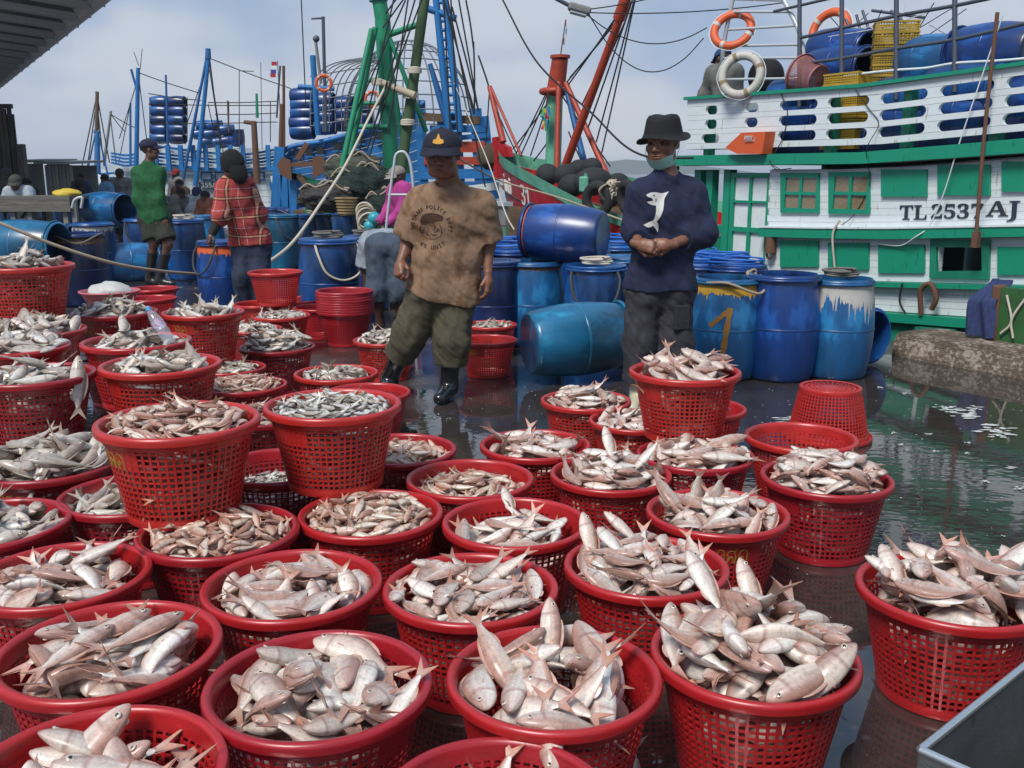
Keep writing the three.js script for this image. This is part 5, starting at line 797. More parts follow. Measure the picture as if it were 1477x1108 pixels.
far(8, 243, 19, 1.5, { top: rgb(0.1, 0.09, 0.09), scarf: rgb(0.05, 0.045, 0.05) }, 'person in dark clothes by the corrugated wall');
far(97, 254, 22, 1.4, { top: rgb(0.013, 0.013, 0.018), scarf: rgb(0.012, 0.012, 0.015), lean: 0.7, face: V(0.9, 0, 0.3), dress: 0.4 }, 'crouching person in a black headscarf');
far(110, 250, 24, 1.5, { top: rgb(0.03, 0.04, 0.09), lean: 0.4, face: V(0.8, 0, 0.5) }, 'person in navy clothes bending next to the black headscarf');
far(155, 248, 21, 1.46, { top: rgb(0.18, 0.38, 0.62), lean: 0.35, short: 1, face: V(-0.7, 0, -0.6) }, 'man in a sky blue shirt and shorts with his back turned');
far(172, 247, 21.5, 1.5, { top: rgb(0.24, 0.235, 0.22), cap: rgb(0.03, 0.03, 0.035), face: V(0.3, 0, 1) }, 'man in a grey shirt and dark cap among the barrels');
far(249, 263, 19.5, 1.22, { top: rgb(0.22, 0.21, 0.19), lean: 0.6, face: V(0.75, 0, 0.5) }, 'person in a grey brown shirt bending over the far barrels');
far(253, 246, 24, 1.5, { top: rgb(0.42, 0.38, 0.36), cap: rgb(0.4, 0.03, 0.04), face: V(-0.5, 0, 0.7) }, 'person in a red cap behind the kneeling ones');
far(276, 268, 19.5, 1.2, { top: rgb(0.5, 0.52, 0.55), lean: 0.5, scarf: rgb(0.03, 0.03, 0.08), face: V(0.2, 0, -1) }, 'person in a pale checked shirt with their back turned');
far(301, 276, 19, 1.1, { top: rgb(0.35, 0.12, 0.07), lean: 0.3, face: V(-0.4, 0, 1) }, 'low crouching person in a rust coloured shirt');
far(262, 262, 22, 1.3, { top: rgb(0.3, 0.16, 0.1), lean: 0.2, face: V(-0.4, 0, 1) }, 'person in a brown shirt between the grey brown and the checked shirt');
// ---------- the green and white boat alongside ----------
const OFF = 0.95;                                               // its side stands this far beyond the kerb's foot
let lifeRing; const PB0 = std(rgb(0.2, 0.15, 0.1), 0.85, { map: woodMap });
const font = await new FontLoader().loadAsync('fonts/droid/droid_serif_bold.typeface.json');
const fontSans = await new FontLoader().loadAsync('fonts/droid/droid_sans_bold.typeface.json');
const PA = { white: std(rgb(0.70, 0.76, 0.77), 0.45, { map: paintMap }), white2: std(rgb(0.67, 0.73, 0.74), 0.45, { map: paintMap }), green: std(rgb(0.008, 0.27, 0.16), 0.42, { map: paintMap }), green2: std(rgb(0.012, 0.22, 0.13), 0.45, { map: wornMap }), dark: std(rgb(0.012, 0.015, 0.015), 0.5), steel: std(rgb(0.09, 0.1, 0.13), 0.5, { metalness: 0.4 }), rust: std(rgb(0.13, 0.06, 0.035), 0.85), pale: std(rgb(0.5, 0.53, 0.55), 0.5, { metalness: 0.2 }), letter: std(rgb(0.02, 0.03, 0.05), 0.6), curtain: std(rgb(0.33, 0.26, 0.15), 0.9, { map: clothMap }), orange: std(rgb(0.62, 0.1, 0.025), 0.5), red: std(rgb(0.5, 0.06, 0.025), 0.5, { map: wornMap }), black: std(rgb(0.015, 0.015, 0.016), 0.8), grey: std(rgb(0.22, 0.22, 0.21), 0.7, { map: wornMap }) };
{
  const root = thing('fishing_boat', 'green and white wooden fishing boat moored alongside the kerb, marked TL 2537 AJ', 'boat', quay(0, OFF, 0));
  root.rotation.y = QROT;
  const w = (px, py) => onWall(px, py, OFF);
  const c4 = (x, y) => w(980 + x * 0.3365, y * 0.3365), c5 = (x, y) => w(980 + x * 0.3365, 220 + y * 0.3366);   // pixels of two enlargements
  const SR = 8.5, SL = c4(45, 420)[0];                          // far right end, left end (along the wall)
  const line = (...pts) => s => { if (s <= pts[0][0]) { const a = pts[0], b = pts[1]; return a[1] + (s - a[0]) * (b[1] - a[1]) / (b[0] - a[0]); } for (let i = 1; i < pts.length; i++) if (s <= pts[i][0] || i === pts.length - 1) { const a = pts[i - 1], b = pts[i]; return a[1] + (s - a[0]) * (b[1] - a[1]) / (b[0] - a[0]); } };
  const topL = line(c4(40, 425), c4(440, 397), c4(860, 365), c4(1477, 277)), botL = line(c4(50, 640), c4(850, 620), c4(1477, 562));
  const g0 = line(c4(0, 668), c4(850, 652), c4(1477, 596)), g1 = line(c4(0, 710), c4(850, 702), c4(1477, 658)), eave = line(c4(100, 728), c4(850, 722), c4(1477, 672)), rub0 = line(c5(385, 323), c5(800, 330), c5(1477, 318)), rub1 = line(c5(385, 360), c5(800, 372), c5(1477, 360)), low0 = line(c5(820, 553), c5(1477, 570)), low1 = line(c5(820, 574), c5(1477, 590)), hull0 = line(c5(870, 680), c5(1340, 712));
  const strip = (a, b, s0, s1, z, t, n = 10) => { const P = []; for (let i = 0; i <= n; i++) { const s = mix(s0, s1, i / n); P.push([s, a(s)]); } for (let i = n; i >= 0; i--) { const s = mix(s0, s1, i / n); P.push([s, b(s)]); } return plate(P, t).translate(0, 0, z); };
  // upper bulwark: planks, the slotted rows cut into pieces between rounded slots
  const fr = f => s => mix(botL(s), topL(s), f), rows = [0, 0.115, 0.29, 0.39, 0.57, 0.67, 0.84, 0.985];
  const col = a => a.map(([x0, x1]) => [c4(x0, 500)[0], c4(x1, 500)[0]]);
  const slots = { 1: col([[108, 185], [437, 600], [643, 820], [867, 1067], [1118, 1348], [1397, 1640], [1690, 1950]]), 3: col([[121, 173], [291, 347], [437, 600], [643, 820], [867, 1067], [1118, 1348], [1397, 1640], [1690, 1950]]), 5: col([[121, 173], [291, 347], [437, 600], [643, 820], [867, 1067], [1118, 1348], [1397, 1640], [1690, 1950]]) };
  for (let r = 0; r < 7; r++) {
    const a = fr(rows[r]), b = s => fr(rows[r + 1])(s) - 0.0025;
    if (!slots[r]) { for (const [s0, s1] of [[SL, mix(SL, SR, 0.52) - 0.002], [mix(SL, SR, 0.52) + 0.002, SR]]) mesh('plank', strip(a, b, s0, s1, 0, 0.035, 12), r % 3 ? PA.white : PA.white2, root); continue; }
    let s = SL; for (const [x0, x1] of [...slots[r], [SR + 0.2, 0]]) {
      const e = Math.min(x0, SR), P = [], hh = (b(s) - a(s)) / 2, n = 4;
      const arc = (sx, dir) => [...Array(7)].map((_, i) => { const t = (i / 6 - 0.5) * Math.PI, y = (Math.sin(t) + 1) / 2; return [sx + dir * hh * (1 - Math.cos(t)), y]; });
      if (s > SL + 0.01) for (const [x, y] of arc(s, -1).reverse()) P.push([x, mix(a(x), b(x), y)]); else P.push([s, b(s)], [s, a(s)]);
      for (let i = 1; i < n; i++) { const x = mix(s, e, i / n); P.push([x, a(x)]); }
      if (e < SR) for (const [x, y] of arc(e, 1)) P.push([x, mix(a(x), b(x), y)]); else P.push([e, a(e)], [e, b(e)]);
      for (let i = n - 1; i > 0; i--) { const x = mix(s, e, i / n); P.push([x, b(x)]); }
      mesh('plank', plate(P, 0.035), r % 2 ? PA.white : PA.white2, root); s = x1; if (e >= SR) break;
    }
  }
  mesh('top_rail', strip(s => topL(s) - 0.012, s => topL(s) + 0.02, SL - 0.03, SR, -0.03, 0.1), PA.green, root);
  mesh('end_board', box(0.035, topL(SL) - botL(SL), 2.6, SL - 0.02, (topL(SL) + botL(SL)) / 2, -1.3), PA.white2, root);
  for (let i = 0; i < 9; i++) { const s = SL + 0.25 + i * 0.85; mesh('bulwark_post', box(0.09, topL(s) - g1(s) - 0.04, 0.09, s, (topL(s) + g1(s)) / 2, -0.09), PA.green2, root); }
  const SG = c4(-10, 690)[0];
  mesh('green_wale', strip(g1, g0, SG, SR, -0.02, 0.12, 14), PA.green, root);
  mesh('upper_deck', strip(s => g1(s) + 0.01, s => g0(s) - 0.02, SG, SR, -3.8, 3.77, 10), PA.grey, root);
  mesh('eave_board', strip(eave, s => g1(s) - 0.006, SG, SR, -0.04, 0.07, 12), PA.grey, root);
  // house side: planks with gaps, windows, shutters
  const S0 = c4(376, 800)[0], wallTop = s => eave(s) - 0.004;
  for (let i = 0; i < 9; i++) { const f0 = i / 9, f1 = (i + 1) / 9; mesh('plank', strip(s => mix(rub0(s), wallTop(s), f0), s => mix(rub0(s), wallTop(s), f1) - 0.002, S0, SR, -0.09 + 0.0015 * (i % 2), 0.06, 12), i % 2 ? PA.white : PA.white2, root); }
  mesh('house_lining', strip(s => rub1(s), wallTop, S0 + 0.05, SR, -0.2, 0.1, 8), PB0, root);
  const quadP = (x0, y0, x1, y1, F5) => { const f = F5 ? c5 : c4, a = f(x0, y1), b = f(x1, y1), c = f(x1, y0), d = f(x0, y0); return [a, b, c, d]; };
  const inset = (q, m) => { const cx = (q[0][0] + q[1][0]) / 2, cy = (q[0][1] + q[2][1]) / 2; return q.map(p => [p[0] + Math.sign(cx - p[0]) * m, p[1] + Math.sign(cy - p[1]) * m]); };
  for (const [x0, y0, x1, y1] of [[432, 741, 595, 912], [638, 736, 812, 917]]) {
    const q = quadP(x0, y0, x1, y1), f = new THREE.Group(); f.name = 'window'; root.add(f);
    const inn = inset(q, 0.045), mx = (inn[0][0] + inn[1][0]) / 2, my = (inn[0][1] + inn[2][1]) / 2, b = 0.016;
    const L = inn[0][0], R = inn[1][0], Bm = (inn[0][1] + inn[1][1]) / 2, T = (inn[2][1] + inn[3][1]) / 2, holes = [[L, mx - b, Bm, my - b], [mx + b, R, Bm, my - b], [L, mx - b, my + b, T], [mx + b, R, my + b, T]];
    mesh('frame', plate(q, 0.05, holes.map(([a, c, d, e]) => [[a, d], [a, e], [c, e], [c, d]])).translate(0, 0, -0.05), PA.green, f);
    for (const [a, c, d, e] of holes) { mesh('curtain', box(c - a, e - d, 0.006, (a + c) / 2, (d + e) / 2, -0.026), PA.curtain, f); mesh('pane', box(c - a, e - d, 0.003, (a + c) / 2, (d + e) / 2, -0.012), phys(0xffffff, 0.05, { transmission: 1, thickness: 0 }), f); }
  }
  for (const [x0, y0, x1, y1, k] of [[863, 726, 1057, 843], [1105, 705, 1328, 838], [1380, 692, 1580, 822], [1640, 670, 1850, 800]]) mesh('shutter', plate(quadP(x0, y0, x1, y1), 0.03).translate(0, 0, -0.032), PA.green, root);
  // registration letters
  const word = (txt, x0, x1, y, hpx) => { const a = c4(x0, y), b = c4(x1, y), sz = Math.abs(c4(x0, y - hpx)[1] - a[1]); const g = new TextGeometry(txt, { font, size: sz, depth: 0.004, curveSegments: 5 }); g.computeBoundingBox(); const bw = g.boundingBox.max.x; g.scale((b[0] - a[0]) / bw, 1, 1); g.rotateZ(Math.atan2(b[1] - a[1], b[0] - a[0])); g.translate(a[0], a[1], -0.024); mesh('painted_lettering', g, PA.letter, root); };
  word('TL', 935, 1052, 942, 62); word('2537', 1068, 1293, 937, 62); word('AJ', 1305, 1450, 928, 66);
  // rub rail, lower side
  mesh('rub_rail', strip(rub1, rub0, S0 - 0.02, SR, -0.06, 0.13, 14), PA.green, root);
  mesh('rail_cap', strip(s => rub0(s) + 0.003, s => rub0(s) + 0.02, S0 - 0.02, SR, -0.06, 0.14, 14), PA.white, root);
  const lowTop = s => rub1(s) - 0.004, lowBot = s => low0(s) + 0.004;
  const hq = quadP(1093, 396, 1305, 518, 1), hL = hq[0][0], hR = hq[1][0], hB = hq[0][1], hTp = hq[3][1];
  for (let i = 0; i < 6; i++) { const A = s => mix(lowBot(s), lowTop(s), i / 6), B = s => mix(lowBot(s), lowTop(s), (i + 1) / 6) - 0.002, hit = B(hL) > hB + 0.01 && A(hL) < hTp - 0.01; for (const [s0, s1] of hit ? [[S0, hL + 0.01], [hR - 0.01, SR]] : [[S0, SR]]) mesh('plank', strip(A, B, s0, s1, -0.09 + 0.0015 * (i % 2), 0.06, 10), i % 2 ? PA.white2 : PA.white, root); }
  for (const [x0, y0, x1, y1] of [[430, 376, 592, 490], [636, 387, 808, 503], [851, 394, 1047, 517], [1362, 405, 1580, 524]]) mesh('shutter', plate(quadP(x0, y0, x1, y1, 1), 0.03).translate(0, 0, -0.032), PA.green, root);
  { const q = quadP(1093, 396, 1305, 518, 1), o2 = inset(q, -0.045), i2 = inset(q, 0.02); mesh('open_hatch', plate(o2, 0.03, [i2.slice().reverse()]).translate(0, 0, -0.028), PA.green2, root); }
  mesh('cabin_floor', box(SR - S0, 0.06, 3.2, (SR + S0) / 2, -0.1, -1.9), PB0, root);
  mesh('lower_rail', strip(low1, low0, c5(820, 560)[0] - 1.2, SR, -0.05, 0.1, 10), PA.green, root);
  for (let i = 0; i < 4; i++) mesh('plank', strip(s => mix(hull0(s), low1(s), i / 4), s => mix(hull0(s), low1(s), (i + 1) / 4) - 0.003, S0 - 0.5, SR, -0.09, 0.06, 10), i % 2 ? PA.white2 : PA.white, root);
  mesh('hull', strip(s => -1.25, s => hull0(s) - 0.004, SL - 0.2, SR, -3.7, 3.68, 10), PA.green2, root);
  mesh('hull_strake', strip(s => hull0(s) - 0.09, s => hull0(s) - 0.01, SL - 0.2, SR, -0.02, 0.07, 10), PA.green, root);
  mesh('boarding_step', strip(s => hull0(s) - 0.2, s => hull0(s) - 0.11, c5(1040, 730)[0], c5(1200, 735)[0], -0.02, 0.12, 4), PA.green2, root);
  mesh('far_side', box(SR - S0, 2.2, 0.08, (SR + S0) / 2, 0.9, -3.5), PA.white2, root);
  mesh('end_bulkhead', box(0.06, 1.9, 2.6, S0 + 0.03, 0.75, -2.1), PA.green2, root);
  // after door and its posts
  { const d = new THREE.Group(); d.name = 'door'; root.add(d);
    const q = quadP(202, 741, 372, 982), L = q[0][0], R = q[1][0], B = q[0][1], T = (q[2][1] + q[3][1]) / 2, lowY = c5(290, 500)[1], m = 0.05, mx = (L + R) / 2, my = (B + T) / 2;
    const holes = [[L + m, mx - 0.015, my + 0.012, T - m], [mx + 0.015, R - m, my + 0.012, T - m], [L + m, mx - 0.015, B + m * 0.6, my - 0.012], [mx + 0.015, R - m, B + m * 0.6, my - 0.012]];
    mesh('frame', plate([[L, lowY - 0.3], [R, lowY - 0.3], [R, T], [L, T]], 0.05, [...holes, [L + m, mx - 0.02, lowY - 0.25, B - 0.02], [mx + 0.02, R - m, lowY - 0.25, B - 0.02]].map(([a, c, e, f]) => [[a, e], [a, f], [c, f], [c, e]])).translate(0, 0, -0.08), PA.green, d);
    for (const [a, c, e, f] of [...holes, [L + m, mx - 0.02, lowY - 0.25, B - 0.02], [mx + 0.02, R - m, lowY - 0.25, B - 0.02]]) mesh('panel', box(c - a, f - e, 0.012, (a + c) / 2, (e + f) / 2, -0.066), PA.white, d); }
  const post = (x, nm = 'corner_post') => { const s = c4(x, 850)[0]; mesh(nm, box(0.1, eave(s) - 0.15, 0.1, s, (eave(s) + 0.15) / 2, -0.1), PA.green, root); };
  post(390); post(185); post(110); post(60);
  const sB = c4(110, 900)[0], sC = c4(200, 900)[0]; mesh('after_rail', box(sC - sB + 0.5, 0.09, 0.08, (sB + sC) / 2 - 0.2, c5(150, 330)[1], -0.12), PA.green, root); mesh('after_panel', box(sC - sB + 0.5, 0.5, 0.04, (sB + sC) / 2 - 0.2, c5(150, 420)[1] - 0.1, -0.14), PA.green2, root);
  mesh('fire_pump', merge([new THREE.CylinderGeometry(0.05, 0.06, 0.16, 10).translate(0, 0, 0), new THREE.TorusGeometry(0.04, 0.012, 6, 12).translate(0, -0.1, 0.01)]).translate(...[c5(400, 395)[0], c5(400, 395)[1], 0.03]), PA.rust, root);
  mesh('navigation_box', (() => { const q = [c4(250, 634), c4(300, 660), c4(408, 660), c4(424, 566), c4(320, 570)]; return plate(q, 0.14).translate(0, 0, 0.04); })(), PA.orange, root);
  { const [x, y] = c4(358, 596); mesh('navigation_coil', tube([...Array(24)].map((_, i) => V(x - 0.06 + i * 0.005, y + 0.03 * Math.cos(i * 1.6), 0.19 + 0.015 * Math.sin(i * 1.6))), 0.004, 96, 5), PA.pale, root); }
  // pipe rails on the upper deck
  const R3 = (x, y, z = -0.25) => { const [s, h] = c4(x, y); return V(s, h, z); };
  const pipe = (n, pts, r, m = PA.steel) => mesh(n, pts.length === 2 ? beam(pts[0], pts[1], r, r, 8) : tube(pts, r, pts.length * 8, 7), m, root);
  for (const [x, yb] of [[440, 395], [620, 382], [853, 362], [1103, 330], [1477, 280], [1800, 240]]) pipe('rail_post', [R3(x, yb + 60), R3(x * 1.0, yb - 480)], 0.022);
  pipe('guard_rail', [R3(440, 268), R3(620, 243), R3(853, 200), R3(1105, 160), R3(1477, 72), R3(1800, 0)], 0.017); pipe('guard_rail', [R3(440, 155), R3(620, 112), R3(853, 58), R3(1105, 12), R3(1477, -70)], 0.017); pipe('guard_rail', [R3(330, 40), R3(620, -30), R3(853, -90), R3(1105, -160)], 0.015);
  pipe('rope_rail', [R3(630, 322), R3(740, 306), R3(853, 294), R3(980, 285), R3(1103, 264), R3(1300, 252), R3(1477, 236), R3(1700, 215)], 0.012, PA.white);
  // ladder frame at the after end
  const lad = [[R3(105, 412, -0.3), R3(97, 240, -0.3), R3(150, -60, -0.3)], [R3(435, 395, -0.3), R3(436, 170, -0.3), R3(345, -40, -0.3)]];
  for (const l of lad) pipe('ladder_rail', l, 0.024, PA.pale);
  for (const [x0, y0, x1, y1] of [[100, 335, 432, 330], [97, 243, 435, 240], [108, 190, 430, 182], [125, 118, 405, 100], [142, 40, 380, 40], [150, -15, 365, -10]]) pipe('ladder_rung', [R3(x0, y0, -0.3), R3(x1, y1, -0.3)], 0.014, PA.pale);
  for (const [x0, y0, x1, y1] of [[370, 40, 470, 265], [415, 20, 470, 265], [560, 0, 760, 190], [440, 0, 510, 220], [620, 90, 500, 95], [480, 0, 700, 30]]) pipe('stay_pipe', [R3(x0, y0, -1.2), R3(x1, y1, -1.2)], 0.015, PA.steel);
  for (const [x0, y0, x1, y1, z] of [[1005, 170, 1010, -60, -2.4], [1213, 130, 1210, -60, -2.4], [935, 90, 945, -60, -2.4]]) pipe('awning_post', [R3(x0, y0, z), R3(x1, y1, z)], 0.03, PA.steel);
  mesh('funnel', (() => { const a = R3(1400, 80, -1.6); return box(0.42, 1.6, 0.4, a.x, a.y + 0.5, a.z); })(), PA.grey, root);
  mesh('deck_winch', (() => { const a = R3(1285, 60, -1.5); return merge([new THREE.CylinderGeometry(0.07, 0.09, 0.4, 12).translate(a.x, a.y, a.z), new THREE.TorusGeometry(0.12, 0.035, 8, 18).translate(a.x, a.y + 0.12, a.z + 0.1)]); })(), std(rgb(0.05, 0.42, 0.25), 0.5), root);
  // rusty boom leaning on the side, cables
  pipe('rusty_boom', [V(...c4(1415, 60), 0.16), V(...c4(1360, 560), 0.16), V(...c5(1322, 390), 0.17)], 0.016, PA.rust);
  mesh('boom_hook', merge([box(0.05, 0.13, 0.05, c5(1325, 370)[0], c5(1325, 370)[1], 0.17)]), PA.rust, root);
  const cable = (pts, r = 0.004, m = PA.black, n = 'cable') => mesh(n, tube(pts, r, pts.length * 8, 5), m, root);
  cable([R3(1405, 70, 0.06), V(...c4(1230, 600), 0.08), V(...c4(1140, 860), 0.06), V(...c4(1080, 980), 0.06), V(...c5(1040, 360), 0.09), V(...c5(960, 398), 0.03), V(...c5(862, 392), 0.02)], 0.006, PA.white);
  cable([V(...c4(450, 400), 0.05), V(...c4(478, 480), 0.05), V(...c4(455, 600), 0.05), V(...c4(420, 690), 0.1), V(...c4(450, 725), 0.12), V(...c4(510, 722), 0.1)], 0.005); cable([V(...c4(400, 600), 0.05), V(...c4(415, 690), 0.1), V(...c4(470, 728), 0.12)], 0.004);
  cable([V(...c4(770, 385), 0.05), V(...c4(830, 470), 0.05), V(...c4(870, 530), 0.05), V(...c4(840, 640), 0.12), V(...c4(815, 790), 0.0), V(...c4(740, 930), 0.0), V(...c4(710, 965), 0.05)], 0.004);
  cable([V(...c5(712, 290), 0.08), V(...c5(690, 340), 0.1), V(...c5(684, 500), 0.06)], 0.012, ropePale, 'hanging_rope');
  cable([V(...c5(980, 560), 0.08), V(...c5(960, 640), 0.05), V(...c5(985, 690), 0.05)], 0.01, PA.black, 'hanging_cord'); cable([V(...c5(1055, 690), 0.06), V(...c5(1070, 580), 0.1), V(...c5(1105, 560), 0.1), V(...c5(1125, 620), 0.08), V(...c5(1100, 670), 0.06)], 0.025, PA.rust, 'rope_loop');
  // tangle of lines above the deck
  for (let i = 0; i < 12; i++) { const a = R3(rr(330, 900), rr(-40, 60), rr(-2, -0.6)), b = R3(rr(440, 760), rr(60, 230), rr(-1.5, -0.4)); cable([a, a.clone().lerp(b, 0.5).add(V(rr(-0.1, 0.1), -rr(0.03, 0.16), 0)), b], 0.005, i % 3 ? PA.black : PA.pale, 'rigging_line'); }
  // things on its deck
  root.updateMatrixWorld(true);
  const put = (x, y, off) => { const q = onWall(980 + x * 0.3365, y * 0.3365, OFF + off); return quay(q[0], OFF + off, q[1]); };
  const ringGeo = new THREE.TorusGeometry(0.27, 0.06, 14, 44), ringBand = [0, 1, 2, 3].map(i => new THREE.TorusGeometry(0.27, 0.0625, 12, 6, 0.2).rotateZ(i * Math.PI / 2 + 0.6));
  const ringAt = (p, s, rot, m, m2, label) => { const g = thing('life_ring', label, 'life ring', p); mesh('ring', ringGeo, m, g); for (const b of ringBand) mesh('band', b, m2, g); mesh('grab_line', tube([...Array(16)].map((_, i) => V(Math.cos(i * 0.3927) * (0.345 + 0.012 * Math.sin(i * 3.1)), Math.sin(i * 0.3927) * (0.345 + 0.012 * Math.sin(i * 3.1)), 0)), 0.006, 80, 5, true), PA.white, g); g.scale.setScalar(s); g.rotation.set(rot[0], QROT + rot[1], rot[2], 'YXZ'); }; const ring = (x, y, off, ...a) => ringAt(put(x, y, off), ...a); lifeRing = ringAt;
  const ringW = std(rgb(0.55, 0.52, 0.46), 0.6, { map: wornMap });
  ring(228, 128, 0.25, 0.74, [-0.5, 0.55, 0.5], PA.orange, ringW, 'orange life ring tied to the boat ladder above the white one'); ring(265, 322, -0.08, 0.74, [-0.2, 0.5, -0.3], ringW, PA.curtain, 'white life ring hanging over the end of the boat bulwark'); ring(645, 130, 1.25, 0.76, [-0.3, 0.2, 0.3], PA.orange, ringW, 'orange life ring behind the boat rail beside the yellow crates');
  const dk = (x0, y0, x1, y1, off, s, tone, label, bandM) => { const a = put(x0, y0, off), b = put(x1, y1, off), d = b.clone().sub(a).normalize(), c = a.clone().lerp(b, 0.5), g = barrel(label, c.sub(d.clone().multiplyScalar(0.4 * BV * s)), { tone, s, group: 'barrels on the green and white boat' }); g.quaternion.setFromUnitVectors(UP, d); };
  dk(612, 222, 790, 226, 0.95, 0.95, 'deep', 'upper blue barrel lying behind the pink basket on the boat'); dk(600, 300, 785, 298, 0.8, 0.95, 'deep', 'lower blue barrel lying behind the pink basket on the boat');
  dk(925, 282, 1200, 262, 0.75, 1.0, 'sky', 'blue barrel lying against the yellow crates on the boat deck'); dk(1490, 226, 1222, 238, 0.75, 1.04, 'deep', 'blue barrel with a dark green ring lying beside the funnel on the boat');
  for (const [x0, x1, y, t] of [[440, 600, 500, 'deep'], [640, 830, 600, 'deep'], [900, 1070, 530, 'deep'], [1110, 1350, 500, 'deep'], [1110, 1350, 380, 'royal'], [1390, 1640, 450, 'deep'], [440, 600, 420, 'royal'], [900, 1080, 430, 'royal'], [640, 800, 480, 'navy'], [300, 440, 560, 'navy'], [1390, 1640, 560, 'navy'], [1110, 1350, 590, 'navy'], [870, 1080, 610, 'navy'], [440, 600, 590, 'deep']]) dk(x0, y, x1, y, 0.5, 0.9, t, 'blue barrel on the boat deck seen only through the bulwark slots');
  const crateGeo = (() => { const L = [], W = 0.5, Dp = 0.36, H2 = 0.12; for (let i = 0; i < 5; i++) { const y = 0.008 + i * 0.026; for (const s of [-1, 1]) L.push(box(W, 0.012, 0.012, 0, y, s * Dp / 2), box(0.012, 0.012, Dp, s * W / 2, y, 0)); } for (let i = 0; i <= 16; i++) for (const s of [-1, 1]) L.push(box(0.01, H2, 0.009, -W / 2 + i * W / 16, H2 / 2, s * Dp / 2)); for (let i = 0; i <= 11; i++) for (const s of [-1, 1]) L.push(box(0.009, H2, 0.01, s * W / 2, H2 / 2, -Dp / 2 + i * Dp / 11)); for (let i = 0; i < 10; i++) L.push(box(0.03, 0.008, Dp, -W / 2 + 0.03 + i * 0.049, 0.006, 0)); return { wall: merge(L), rim: merge([-1, 1].flatMap(s => [box(W + 0.03, 0.022, 0.026, 0, H2 + 0.002, s * (Dp / 2)), box(0.026, 0.02, Dp + 0.02, s * (W / 2), H2 + 0.001, 0)])) }; })();
  const crateM = phys(rgb(0.48, 0.31, 0.03), 0.5, { map: wornMap });
  const crate = (p, sc, yaw, label) => { const g = thing('plastic_crate', label, 'crate', p, 'yellow crates on the boat'); mesh('slatted_box', crateGeo.wall, crateM, g); mesh('rim', crateGeo.rim, crateM, g); g.scale.setScalar(sc); g.rotation.y = QROT + yaw; };
  const cb = put(888, 640, 0.62), n = 12, ht = put(888, 105, 0.62).y - cb.y; for (let i = 0; i < n; i++) crate(cb.clone().add(V(gauss() * 0.004, i * ht / n, gauss() * 0.004)), ht / n / 0.124 * 0.98, 0.75, i === n - 1 ? 'topmost yellow crate of the tall stack on the boat' : 'yellow crate in the tall stack behind the boat bulwark');
  const cc = put(715, 640, 0.35), h2 = put(715, 320, 0.35).y - cc.y; for (let i = 0; i < 7; i++) crate(cc.clone().add(V(0, i * h2 / 7, 0)), h2 / 7 / 0.124 * 0.98, 0.0, i === 6 ? 'topmost yellow crate of the low stack on the boat' : 'yellow crate in the low stack behind the boat bulwark');
  const pb = basket('pink basket lying on its side on the boat rail', put(472, 310, 0.3), { s: 0.86, group: 'basket on the boat' }); const pinkM = phys(rgb(0.36, 0.13, 0.12), 0.5, { map: redMaps }); pb.children.forEach(c => c.material = pinkM); { const d = put(612, 352, 0.3).sub(put(472, 310, 0.3)).normalize(); pb.quaternion.setFromUnitVectors(UP, d.negate()); pb.position.copy(put(600, 345, 0.3)); }
  { const p0 = put(215, 420, 0.75); const P = far(1052, 80, 12, 1.5, { top: rgb(0.16, 0.165, 0.155), low: rgb(0.04, 0.03, 0.03), cap: rgb(0.02, 0.07, 0.2), sit: 1, lean: 0.3, face: V(-0.5, 0, -0.8), y: 0 }, 'person in a grey shirt sitting on the boat with their back turned'); P.root.position.set(p0.x, put(215, 480, 0.75).y - 0.52, p0.z); P.root.position.y = put(215, 225, 0.75).y - (1.09 * 0.95 * 1.6 / 1.66); 
    const seat = put(215, 640, 0.75); const sg = thing('fish_box', 'grey bundle beside the person sitting on the boat', 'box', put(372, 330, 0.7)); mesh('bundle', new THREE.SphereGeometry(0.2, 20, 14).scale(1, 1.05, 0.9), PA.black, sg); sg.name = numbered('dark_sack'); sg.userData.category = 'sack'; sg.userData.label = 'dark round sack beside the person sitting on the boat'; }
}
// mossy green fender board with a rusty edge and a cloth over it, standing on the kerb
{
  const a = onWall(1437, 500, 0.3), b = onWall(1500, 500, 0.3), t = onWall(1437, 413, 0.3), g = thing('fender_board', 'mossy green board with a rusty edge and blue cloth beside the boat', 'board', quay(a[0], 0.3, 0.14)); g.rotation.y = QROT;
  const W = b[0] - a[0] + 0.4, h = t[1] - 0.14; mesh('panel', box(W, h, 0.07, W / 2, h / 2, 0), std(rgb(0.03, 0.12, 0.03), 0.8, { map: wornMap }), g); mesh('rusty_edge', new RoundedBoxGeometry(0.07, h + 0.03, 0.11, 2, 0.02).translate(-0.02, h / 2, 0), PA.rust, g);
  mesh('hanging_cord', merge([tube([V(0.07, h - 0.05, 0.05), V(0.13, h * 0.45, 0.06), V(0.06, 0.12, 0.06)], 0.009), tube([V(0.22, h - 0.05, 0.05), V(0.14, h * 0.5, 0.07), V(0.16, 0.1, 0.06)], 0.009)]), ropePale, g);
  const f = new THREE.PlaneGeometry(0.3, 0.42, 14, 18); { const p = f.attributes.position; for (let i = 0; i < p.count; i++) { const x = p.getX(i), y = p.getY(i); p.setXYZ(i, -0.09 + x * (0.6 + 0.5 * (0.21 - y)), h - 0.17 + y, 0.1 - 0.25 * smooth(0.05, 0.21, y) + 0.025 * Math.sin(x * 34 + y * 9)); } f.computeVertexNormals(); } mesh('cloth', f, std(rgb(0.03, 0.05, 0.16), 0.9, { side: THREE.DoubleSide, map: clothMap }), g);
}
